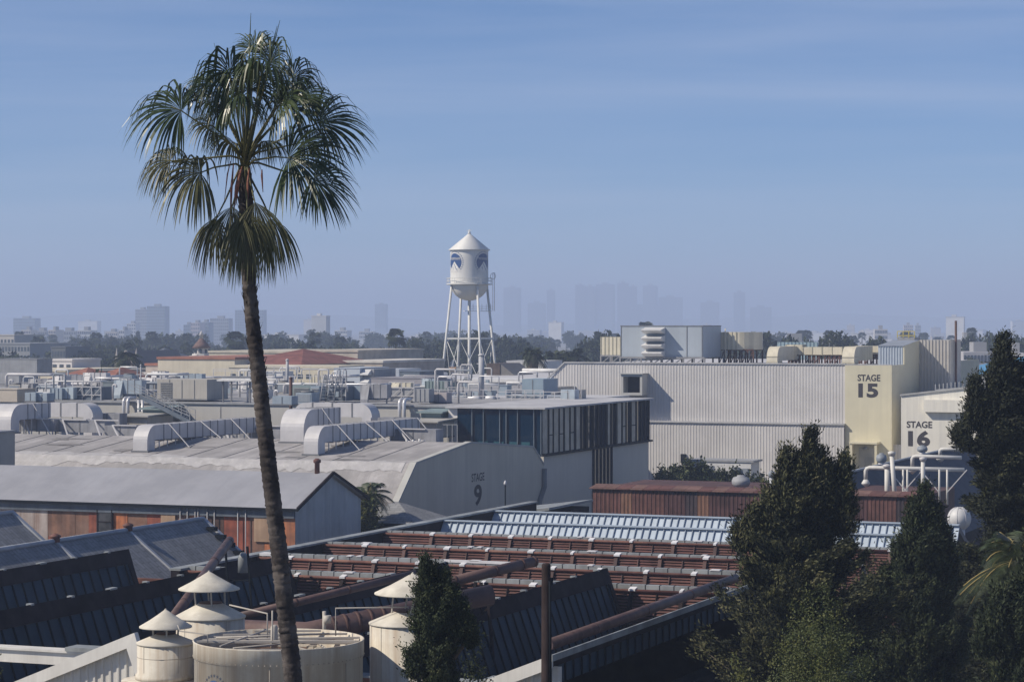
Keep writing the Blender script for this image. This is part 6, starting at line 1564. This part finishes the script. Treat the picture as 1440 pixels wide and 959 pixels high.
for (u0,v0,u1,v1,w_) in ((330,232,326,326,.05),(326,228,318,285,.03),(338,240,330,310,.05),(370,240,372,272,.04),(352,238,350,300,.05),(342,236,334,290,.06)):
    a = PL(u0,v0,-.2); b = PL(u1,v1,-.28); c = a*.6+b*.4+Vector((0,-.1,.05)); sp.tube([a, c, b], [w_*.25,w_*.5,w_*.15], 6)
sp.build('dead_sheath', wp_spath, t)
# ================================================================ the district beyond the lot
wincol = M('far_window', (.05,.065,.085), .3, spec=.6)
rooft = M('terracotta_tiles', (.29,.12,.08), .8, var=.2, scale=.8)
roofr = M('red_hip_tiles', (.20,.075,.058), .8, var=.2, scale=.6)
creamw = M('cream_render_far', (.60,.55,.44), .8, var=.05, streak=.2)
def bldg(label, u0, u1, vt, vb, p, depth, mat, cat='building', roof=None, rows=0, cols=0, vw=None, group=None, name='building', side=None, pitched=0.0, parap=True):
    """A real block on the street grid: walls, roof slab or hip, rows of windows set into the front."""
    q0, zt = at_p(u0, vt, p); q1 = at_p(u1, vt, p)[0]; zb = max(0, at_p(u0, vb, p)[1]) if vb else 0
    t = thing(name, label, cat, (q0+q1)/2, p, 0, group)
    m = MB(); m.box(q0, q1, p, p+depth, 0, zt); m.build('wall', mat, t)
    if pitched:
        m = MB(); c = (q0+q1)/2; py = p+depth/2; rl = max(0, (q1-q0)/2-depth*.6)
        v = [(q0-.4,p-.4,zt),(q1+.4,p-.4,zt),(q1+.4,p+depth+.4,zt),(q0-.4,p+depth+.4,zt),(c-rl,py,zt+pitched),(c+rl,py,zt+pitched)]
        m.add(v, [(0,1,5,4),(1,2,5),(2,3,4,5),(3,0,4)]); m.build('roof', roof or rooft, t)
    elif parap:
        m = MB(); m.box(q0-.15, q1+.15, p-.15, p+depth+.15, zt+.002, zt+.35); m.build('roof', roof or mat, t)
    if rows:
        w_ = q1-q0; hh = (zt-zb)/rows
        for r in range(rows):
            m = MB()
            for c in range(cols):
                x = q0 + w_*(c+.22)/cols; z = zt - hh*(r+.8)
                m.box(x, x+w_/cols*.56, p-.06, p-.004, z, z+hh*.5)
            m.build('window', wincol, t)
    return t
def far_mat(n, c): return M(n, c, .8, var=.08, scale=.1)
# neighbourhood just past the lot
bldg('cream stage building with long red tiled eave left of the hip roof',222,330,505,540,318,30,creamw,roof=M('red_eave', (.30,.13,.09), .8, var=.15))
bldg('cream gabled end block beside the long cream stage building',205,222,514,540,320,18,M('taupe_render',(.42,.37,.33),.8),roof=rooft)
bldg('upper cream block set back behind the red hip roof',294,432,496,520,362,30,creamw,roof=M('cream_roof',(.5,.46,.38),.8))
bldg('cream pavilion under a big red hip roof',322,422,512,540,322,26,creamw,roof=roofr,pitched=2.2)
bldg('beige upper block right of the red hip roof',431,503,495,520,350,26,M('beige_render',(.45,.41,.35),.8))
bldg('flat beige block with pale roof edge towards the water tower',478,538,510,530,338,24,M('beige_render2',(.40,.35,.30),.8),roof=M('pale_roof_edge',(.58,.55,.5),.8))
t = bldg('long cream building with a dark window band below the hip roof',322,476,517,545,305,8,creamw,rows=1,cols=13)
bldg('long low cream parapet building at the picture edge',-10,92,522,545,330,20,creamw)
bldg('dull grey flat block behind the orange tiled roofs',92,140,523.5,540,335,20,far_mat('dull_grey_far',(.30,.29,.27)))
bldg('white rooftop cube with a square opening',72,101,507.5,524,345,9,far_mat('white_cube',(.62,.60,.60)),name='roof_house',rows=1,cols=3)
bldg('low white building with sign band at the picture edge',-8,31,514,526,352,14,far_mat('white_low',(.62,.6,.6)))
bldg('small white upper box on the low white building',-4,12,508.5,516,354,8,far_mat('white_low',(.62,.6,.6)),name='roof_house')
for lab, u0, u1, vt, p in (('low orange tiled roof house, longer of the two',54,112,538,300),('orange tiled roof house nearer the stair head',111,152,537.5,303)):
    bldg(lab,u0,u1,vt,None,p,16,far_mat('pink_render',(.42,.33,.28)),roof=rooft,pitched=2.1,name='tiled_house')
bldg('white flat shed roof between the tiled houses and the cream stage',163,205,528,540,315,10,far_mat('offwhite_far',(.55,.53,.5)))
# church with cupola
q, p = QP(*at_y(277, 500, 430)[:2]); zb_ = at_y(277, 500, 430).z; kk = 430/F
t = thing('church_tower', 'white church tower with red domed roof and lantern', 'church', q, p, 0)
m = MB(); m.box(q-1.6, q+1.6, p, p+3.2, 0, zb_); m.box(q-4,q+6,p+1,p+14,0,zb_-2.2); m.build('tower', far_mat('church_white',(.58,.56,.54)), t)
m = MB(); m.lathe((q,p+1.6,zb_), [(1.75,0),(1.7,.3),(1.35,.35),(1.3,1.25),(1.6,1.3)], 8, smooth=False); m.build('belfry', far_mat('church_white',(.58,.56,.54)), t)
m = MB(); m.lathe((q,p+1.6,zb_+1.3), [(1.7,0),(1.15,.75),(.6,1.35),(.35,1.7)], 12); m.build('dome', M('dull_dome_tiles', (.16,.10,.09), .8, var=.15), t)
m = MB(); m.lathe((q,p+1.6,zb_+2.9), [(.35,0),(.33,.7),(.42,.75),(.05,1.5)], 8); m.build('lantern', far_mat('church_white',(.58,.56,.54)), t)
m = MB()
for k in range(8): a = PI*(k+.5)/4; m.cbox((q+1.31*math.cos(a), p+1.6+1.31*math.sin(a), zb_+.45), .35, .35, .65)
m.build('opening', wincol, t)
# gothic gable
q, p = QP(*at_y(178, 520, 520)[:2]); kk = 520/F
t = thing('gothic_church', 'brown gothic church front with twin pale spires', 'church', q, p, 0)
za = at_y(178, 493, 520).z; ze2 = at_y(165, 512, 520).z; wd = 12.5*kk
m = MB(); m.prism_y([(q-wd,0),(q-wd,ze2),(q,za),(q+wd,ze2),(q+wd,0)], p, p+22); m.build('wall', far_mat('church_brown',(.16,.13,.12)), t)
m = MB(); m.bar((q-wd,p-.2,ze2),(q,p-.2,za),.5,.4); m.bar((q+wd,p-.2,ze2),(q,p-.2,za),.5,.4); m.lathe((q,p-.25,ze2-.6),[(.01,0),(1.2,.01)],16) ; m.build('gable_coping', far_mat('church_coping',(.4,.36,.33)), t)
m = MB()
for s in (-1,1): m.lathe((q+s*(wd+.5),p,0), [(.55,0),(.5,ze2+.6),(.02,za+.6)], 8)
m.build('spire', far_mat('church_coping',(.4,.36,.33)), t)
m = MB(); m.prism_y([(q-.9,ze2-3.2),(q-.9,ze2-1),(q,ze2+.3),(q+.9,ze2-1),(q+.9,ze2-3.2)], p-.08, p-.01); m.build('window', wincol, t)
bldg('dark slate roofed hall beside the gothic church',186,222,506,525,540,20,far_mat('slate_hall',(.13,.13,.14)),roof=far_mat('slate',(.12,.13,.15)),pitched=3)
# bigger blocks at the left edge
bldg('grey classical block of many windows at the picture edge',-20,42,484,520,620,26,far_mat('grey_classical',(.24,.25,.26)),rows=3,cols=14)
bldg('pale upper floor block above the grey classical block',-10,20,472,490,680,18,far_mat('pale_upper',(.45,.43,.40)),rows=1,cols=6)
bldg('dark flat roofed block among the trees near the classical block',72,92,489,505,560,12,far_mat('dark_block',(.12,.13,.14)),rows=1,cols=5)
bldg('white long shed under the trees left of the water tower',570,615,509,516,520,10,far_mat('white_shed_far',(.55,.55,.55)),name='shed')
# mid-rise blocks beyond the trees (each its own)
def midrise(label, u0, u1, vt, Y, col, rows, cols, depth=18, group=None, nm='mid_rise_block', cap=0):
    a = at_y(u0, vt, Y); b = at_y(u1, vt, Y)
    t = thing_xy(nm, label, 'building', ((a.x+b.x)/2, Y, 0), rr.uniform(-.06,.06)-.1, group); w2 = (b.x-a.x)/2
    m = MB(); m.box(-w2, w2, 0, depth, 0, a.z); m.build('wall', far_mat('far_%d_%d_%d' % tuple(int(c*100) for c in col), col), t)
    m = MB(); m.box(-w2*.35, w2*.3, depth*.3, depth*.7, a.z+.003, a.z+2.4+cap); m.build('roof_plant', far_mat('far_plant', (.3,.3,.31)), t)
    if rows:
        m = MB()
        for r in range(rows):
            z = a.z - (r+.75)*3.3
            if z < 1: break
            for c in range(cols): x = -w2+2*w2*(c+.2)/cols; m.box(x, x+2*w2/cols*.6, -.12, -.01, z, z+1.7)
        m.build('window', wincol, t)
    return t
rr = random.Random(31)
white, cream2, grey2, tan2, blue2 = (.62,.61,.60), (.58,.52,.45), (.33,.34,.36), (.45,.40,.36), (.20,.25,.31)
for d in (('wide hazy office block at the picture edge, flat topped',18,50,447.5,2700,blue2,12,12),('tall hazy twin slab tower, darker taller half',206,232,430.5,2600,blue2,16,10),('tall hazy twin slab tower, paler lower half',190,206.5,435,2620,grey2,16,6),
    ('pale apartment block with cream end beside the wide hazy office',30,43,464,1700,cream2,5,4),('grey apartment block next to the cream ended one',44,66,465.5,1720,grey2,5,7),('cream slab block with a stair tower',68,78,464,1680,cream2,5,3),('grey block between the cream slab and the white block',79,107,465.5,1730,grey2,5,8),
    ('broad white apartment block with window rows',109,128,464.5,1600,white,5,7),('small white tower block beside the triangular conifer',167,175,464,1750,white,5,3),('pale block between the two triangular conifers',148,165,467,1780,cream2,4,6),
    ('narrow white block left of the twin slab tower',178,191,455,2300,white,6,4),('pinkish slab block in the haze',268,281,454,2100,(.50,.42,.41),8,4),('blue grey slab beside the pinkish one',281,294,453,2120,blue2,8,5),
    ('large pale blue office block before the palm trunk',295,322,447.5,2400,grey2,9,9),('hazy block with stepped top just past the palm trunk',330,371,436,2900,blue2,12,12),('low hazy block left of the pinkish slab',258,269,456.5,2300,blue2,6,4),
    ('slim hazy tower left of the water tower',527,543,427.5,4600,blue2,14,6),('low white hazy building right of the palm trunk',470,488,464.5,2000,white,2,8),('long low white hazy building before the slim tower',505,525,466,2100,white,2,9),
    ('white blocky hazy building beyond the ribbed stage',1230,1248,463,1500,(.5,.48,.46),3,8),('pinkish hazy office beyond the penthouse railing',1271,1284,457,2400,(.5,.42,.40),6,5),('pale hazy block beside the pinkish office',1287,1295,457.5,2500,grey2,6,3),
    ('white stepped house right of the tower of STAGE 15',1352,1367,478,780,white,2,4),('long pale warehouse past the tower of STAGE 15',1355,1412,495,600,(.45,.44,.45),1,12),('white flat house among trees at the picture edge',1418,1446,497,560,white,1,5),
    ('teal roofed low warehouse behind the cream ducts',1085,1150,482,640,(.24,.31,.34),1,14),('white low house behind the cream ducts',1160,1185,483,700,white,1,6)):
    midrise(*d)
# hazy downtown
G = 'downtown towers lost in the haze'
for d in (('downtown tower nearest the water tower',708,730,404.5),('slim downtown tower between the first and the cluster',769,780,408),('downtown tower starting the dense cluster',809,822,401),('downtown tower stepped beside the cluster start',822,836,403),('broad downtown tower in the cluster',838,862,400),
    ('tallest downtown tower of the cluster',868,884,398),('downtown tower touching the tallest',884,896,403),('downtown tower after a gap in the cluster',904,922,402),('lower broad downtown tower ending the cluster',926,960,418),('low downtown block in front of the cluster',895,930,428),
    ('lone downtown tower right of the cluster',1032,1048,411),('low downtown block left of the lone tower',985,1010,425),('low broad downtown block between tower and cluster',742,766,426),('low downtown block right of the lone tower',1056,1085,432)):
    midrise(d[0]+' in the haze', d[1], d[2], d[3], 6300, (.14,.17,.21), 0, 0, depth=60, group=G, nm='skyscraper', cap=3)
# low pale buildings scattered in the haze
rr = random.Random(44)
for i in range(90):
    Y = rr.uniform(1900, 4200); u = rr.choice((rr.uniform(0,1440), rr.uniform(900,1440))); hgt = rr.uniform(5, 13) if i % 9 else rr.uniform(16, 34)
    X = (u-720)/F*Y; wd = rr.uniform(5, 16); cl = rr.choice((white, white, cream2, tan2, grey2))
    t = thing_xy('distant_house', 'small pale building half lost in the haze of the plain', 'building', (X, Y, 0), rr.uniform(-.5,.1), 'small pale buildings out on the hazy plain')
    m = MB(); m.box(-wd, wd, 0, wd*.9, 0, hgt); m.build('wall', far_mat('far_%d_%d_%d' % tuple(int(c*100) for c in cl), cl), t)
    m = MB(); m.box(-wd-.3, wd+.3, -.3, wd*.9+.3, hgt+.003, hgt+.5); m.box(-wd*.4, wd*.1, wd*.2, wd*.6, hgt+.503, hgt+2.2); m.build('roof', far_mat('far_roof_pale', (.5,.49,.48)), t)
# low hills behind the plain
m = MB(); n = 140; v = []
rg = random.Random(5); ph = [rg.uniform(0,6.28) for _ in range(6)]
for j, (dy, f_) in enumerate(((0,0),(700,.75),(1500,1.0),(2600,.8),(4200,0))):
    for i in range(n+1):
        x = -9000+18000*i/n; h = 62+22*math.sin(x*.0011+ph[0])+15*math.sin(x*.0029+ph[1])+8*math.sin(x*.0071+ph[2])+4*math.sin(x*.017+ph[3]) + 14*(x > 400)
        v.append((x, 7600+dy+180*math.sin(x*.002+ph[4]), h*.8*f_ - (.5 if f_ == 0 else 0)))
m.add(v, [(j*(n+1)+i, j*(n+1)+i+1, (j+1)*(n+1)+i+1, (j+1)*(n+1)+i) for j in range(4) for i in range(n)], True)
o = m.build('hills', M('far_hill', (.07,.075,.05), .95, var=.3, scale=.004, blotch=.4, bcol=(.25,.24,.22), bscale=.01), None, (0,0,0)); o.rotation_euler = (0,0,0); o['kind'] = 'structure'

# ---- far trees: a few kinds, each tree copied on its own
fl = [leafmat('far_leaf_dark', (.016,.024,.012), (.035,.048,.02), .8, .15, .05, .25), leafmat('far_leaf_mid', (.03,.042,.018), (.06,.075,.03), .8, .15, .08, .25)]
fpal = leafmat('far_palm_leaf', (.018,.026,.012), (.042,.055,.024), .7, .2, .05, .4)
def proto_round(seed, R, h):
    rng = np.random.default_rng(seed); nl = 10; n = 520; per = 9
    L_ = np.stack([rng.normal(size=nl)*R*.42, rng.normal(size=nl)*R*.42, h*rng.uniform(.42,.82,nl), R*rng.uniform(.3,.55,nl)],1)
    idx = rng.integers(0,nl,n); d = rng.normal(size=(n,3)); d /= np.linalg.norm(d,axis=1,keepdims=True)
    C = L_[idx,:3] + d*(L_[idx,3]*rng.uniform(.5,1.08,n))[:,None]; C[:,2] = np.clip(C[:,2], h*.12, h)
    P = (C[:,None,:]+rng.normal(size=(n,per,3))*.32).reshape(-1,3); mi = np.repeat((rng.uniform(size=n) > .62).astype(int), per)
    me = np_mesh('far_tree', leaf_quads(P, .95, .6, rng), 4, fl+[bark], mi)
    return me
def proto_cone(seed, R, h):
    rng = np.random.default_rng(seed); n = 520; per = 9; z = h*rng.uniform(.06,1,n); r = R*(1-z/h)**.8*rng.uniform(.3,1.15,n)+.05; a = rng.uniform(0,2*PI,n)
    C = np.stack([np.cos(a)*r, np.sin(a)*r, z],1); P = (C[:,None,:]+rng.normal(size=(n,per,3))*.28).reshape(-1,3)
    return np_mesh('far_conifer', leaf_quads(P, .8, .5, rng), 4, fl, np.repeat((rng.uniform(size=n) > .8).astype(int), per))
def trunk_mesh(h, r, top=.55):
    mb = MB(); mb.tube([(0,0,-.2),(0,0,h*.5),(.1,0,h)], [r,r*.8,r*top], 7); me = bpy.data.meshes.new('far_trunk'); me.from_pydata(mb.v, [], mb.f); me.materials.append(bark); return me
def proto_fan(seed, h, R):
    rng = np.random.default_rng(seed); Q = []
    for i in range(26):
        az = rng.uniform(0,2*PI); el = rng.uniform(-.9,1.2); d = np.array([math.cos(az)*math.cos(el), math.sin(az)*math.cos(el), math.sin(el)])
        hub = np.array([0,0,h])+d*R*.45; s = np.cross(d, [0,0,1]); s /= np.linalg.norm(s)+1e-6; nr = np.cross(s, d)
        for k in range(9):
            ph = -1.7+3.4*k/8; e = d*math.cos(ph)+s*math.sin(ph); p1 = hub+e*R*.36; p2 = hub+e*R*.62+np.array([0,0,-R*.24]); sd = (-d*math.sin(ph)+s*math.cos(ph))*R*.11
            Q += [hub-sd*.15, p1-sd, p2, p1+sd]
    return np_mesh('far_fan_palm', np.array(Q), 4, [fpal])
def proto_feather(seed, ln):
    rng = np.random.default_rng(seed); Q = []
    for i in range(40):
        q_, _ = pinnate(rng, (0,0,0), rng.uniform(0,2*PI), rng.uniform(-.35,1.25), ln*rng.uniform(.8,1.1), rng.uniform(.45,.9), .12, 18, .3); Q.append(q_)
    return np_mesh('far_feather_palm', np.concatenate(Q), 4, [fpal])
PR = [proto_round(200+i, R, h) for i, (R, h) in enumerate(((4.5,11),(6,13),(3.4,9),(5.2,15),(7,12)))]; PT = [trunk_mesh(h*.6, .35) for h in (11,13,9,15,12)]
PC = [proto_cone(300, 3.4, 16), proto_cone(301, 1.6, 12)]; PCT = trunk_mesh(13, .3, .1)
def put_tree(name, label, crown, trunk, X, Y, s, rz, group, zc=0.0, sz=None, cat='tree'):
    t = thing_xy(name, label, cat, (X, Y, 0), rz, group); t.scale = (s, s, sz or s)
    link('crown', crown, t, (0,0,zc)); link('trunk', trunk, t)
    return t
rr = random.Random(77)
sorts = ['broad dark crowned tree in the hazy belt of trees past the lot', 'wide spreading tree in the hazy belt of trees past the lot', 'low rounded tree in the hazy belt of trees past the lot', 'tall lobed tree in the hazy belt of trees past the lot', 'sprawling low tree in the hazy belt of trees past the lot']
GT = 'trees of the hazy belt past the lot'
nT = 0
for i in range(330):
    Y = 420 + 1050*(rr.random()**1.6); u = rr.uniform(-30, 1470)
    if abs(u-660) < 60 and Y < 500: continue
    if 1085 < u < 1190 and 600 < Y < 690: continue
    X = (u-720)/F*Y; k = rr.randrange(5)
    dens = .9 if u < 860 else .75
    if rr.random() > dens: continue
    hp = (11,13,9,15,12)[k]; top = rr.uniform(10.5, 17.2) if Y > 560 else rr.uniform(9, 13.5)
    s = min(top, 20-9.0*Y/F-(.0 if u > 240 else 1.5))/hp; s = max(s, .45)
    put_tree('far_tree', sorts[k], PR[k], PT[k], X, Y, s, rr.uniform(0,6.28), GT, 0, s*rr.uniform(.9,1.05)); nT += 1
FAN = [proto_fan(400, 0, 2.6), proto_fan(401, 0, 2.3)]
def fan_at(label, u, vt, Y, s=1.0, group=None, k=0):
    z = at_y(u, vt, Y).z - 1.7*s; X = (u-720)/F*Y
    t = thing_xy('far_fan_palm', label, 'palm', (X, Y, 0), rr.uniform(0,6), group); 
    c = link('crown', FAN[k], t, (0,0,z)); c.scale = (s,s,s); tm = trunk_mesh(z, .3*s, .7); link('trunk', tm, t)
for lab, u, vt, Y, s in (('fan palm standing tall above the tree belt left of the water tower',557,463,560,1.05),('fan palm above the belt near the palm trunk, taller of a pair',443,467.5,760,1),('fan palm of a pair near the palm trunk, shorter',478,473.5,760,.95),('fan palm beside the cupola church, clear against the haze',331,467,620,1.35),
    ('fan palm behind the broad white apartment block',135,468,900,1.1),('fan palm right of the triangular conifers',213.5,466.5,900,1.2),('fan palm at the far left above the cream ended block',54,472,800,1.3),('fan palm at the far left behind the pale upper floor',27,465.5,1000,1.25),('fan palm over the gothic church',180,483,640,.9),
    ('fan palm left of the cupola church, taller',263,468.5,900,1.2),('fan palm behind the cupola church',285,470,1000,1.3),('fan palm right of the tower of STAGE 15',1366,460.5,900,1.1),('fan palm in the haze left of STAGE 15 tower',1166,465,900,1.05),('pair of fan palms over the cream ducts, left one',1126,465,1000,1.1),('pair of fan palms over the cream ducts, right one',1135,464,1000,1.2),
    ('fan palm peeping over the blue grey plant house',908,452,700,1.4),('fan palm tuft behind the cream drum duct',1073,467.5,640,1.5),('fan palm near the slim hazy tower',600,466,1100,1.2),('fan palm low in the belt left of the slim tower',385,470,900,1.2)):
    fan_at(lab, u, vt, Y, s, None, rr.randrange(2))
for i in range(34):
    fan_at('slim fan palm poking out of the hazy belt of trees', rr.uniform(0,1440), rr.uniform(466,478), rr.uniform(900,1700), rr.uniform(.95,1.5), 'slim fan palms in the hazy belt of trees', rr.randrange(2))
FE = [proto_feather(500, 4.2), proto_feather(501, 3.8)]
for lab, u, v, Y, s, k in (('stout palm with thick skirted trunk right of the water tower',749,499,345,.62,0),('feather palm beside the stout palm, left of a pair',782,507,400,1.0,0),('feather palm beside the stout palm, right of a pair',806,503,405,1.0,1),('feather palm left of the water tower, full crown',582,503,520,1.15,0),('feather palm low by the beige block',530,500,560,.9,1),('feather palm behind the red hip roof',432,489,600,1.1,1),
     ('feather palm in front of the gothic church',180,507,420,.9,0)):
    P_ = at_y(u, v, Y); t = thing_xy('far_feather_palm', lab, 'palm', (P_.x, Y, 0), rr.uniform(0,6)); c = link('crown', FE[k], t, (0,0,P_.z)); c.scale = (s,)*3
    tm = trunk_mesh(P_.z+.2, .45 if 'stout' not in lab else 1.0, .9); link('trunk', tm, t)
for lab, u, vt, Y, k in (('triangular dark conifer in the haze, left of two',160,475,1100,0),('triangular dark conifer in the haze, right of two',194,467,1150,0),('slim dark cypress between the water tower legs',626,500,520,1),('dark upright cypress beside the stout palm',841,470,700,1),('conifer at the left of the belt',398,478,900,0)):
    h = at_y(u, vt, Y).z; s = h/(16 if k == 0 else 12); put_tree('far_conifer', lab, PC[k], PCT, (u-720)/F*Y, Y, s, rr.uniform(0,6), None)
for lab, u, vt, Y, k, s in (('dark round tree clump behind the cream ducts, left',1110,469,560,1,1.0),('dark round tree clump behind the cream ducts, middle',1155,477,560,4,.8),('large dark tree left of the blue penthouse',1203,468,540,1,1.05),('dark tree touching the large one by the penthouse',1225,471,545,3,.9),('dark tree right of the tower of STAGE 15, rounder',1392,468,640,1,1.1),('dark tree beyond the tall ragged conifer',1428,469,620,3,1.1),('tall tree behind the water tower legs',662,463,640,3,1.1),('broad tree right of the water tower',710,469,660,1,1.05),('dark tree behind the cream box of the plant house',851,463,600,3,1.1),('tree between the palms by the tower',735,478,600,0,1),('leafy pale tree by the orange roofs',147,516,350,2,.75),('round tree in front of the gothic church',100,500,560,0,.8)):
    h = at_y(u, vt, Y).z; s2 = h/(11,13,9,15,12)[k]; put_tree('far_tree', lab, PR[k], PT[k], (u-720)/F*Y, Y, s, rr.uniform(0,6), None, 0, s2)
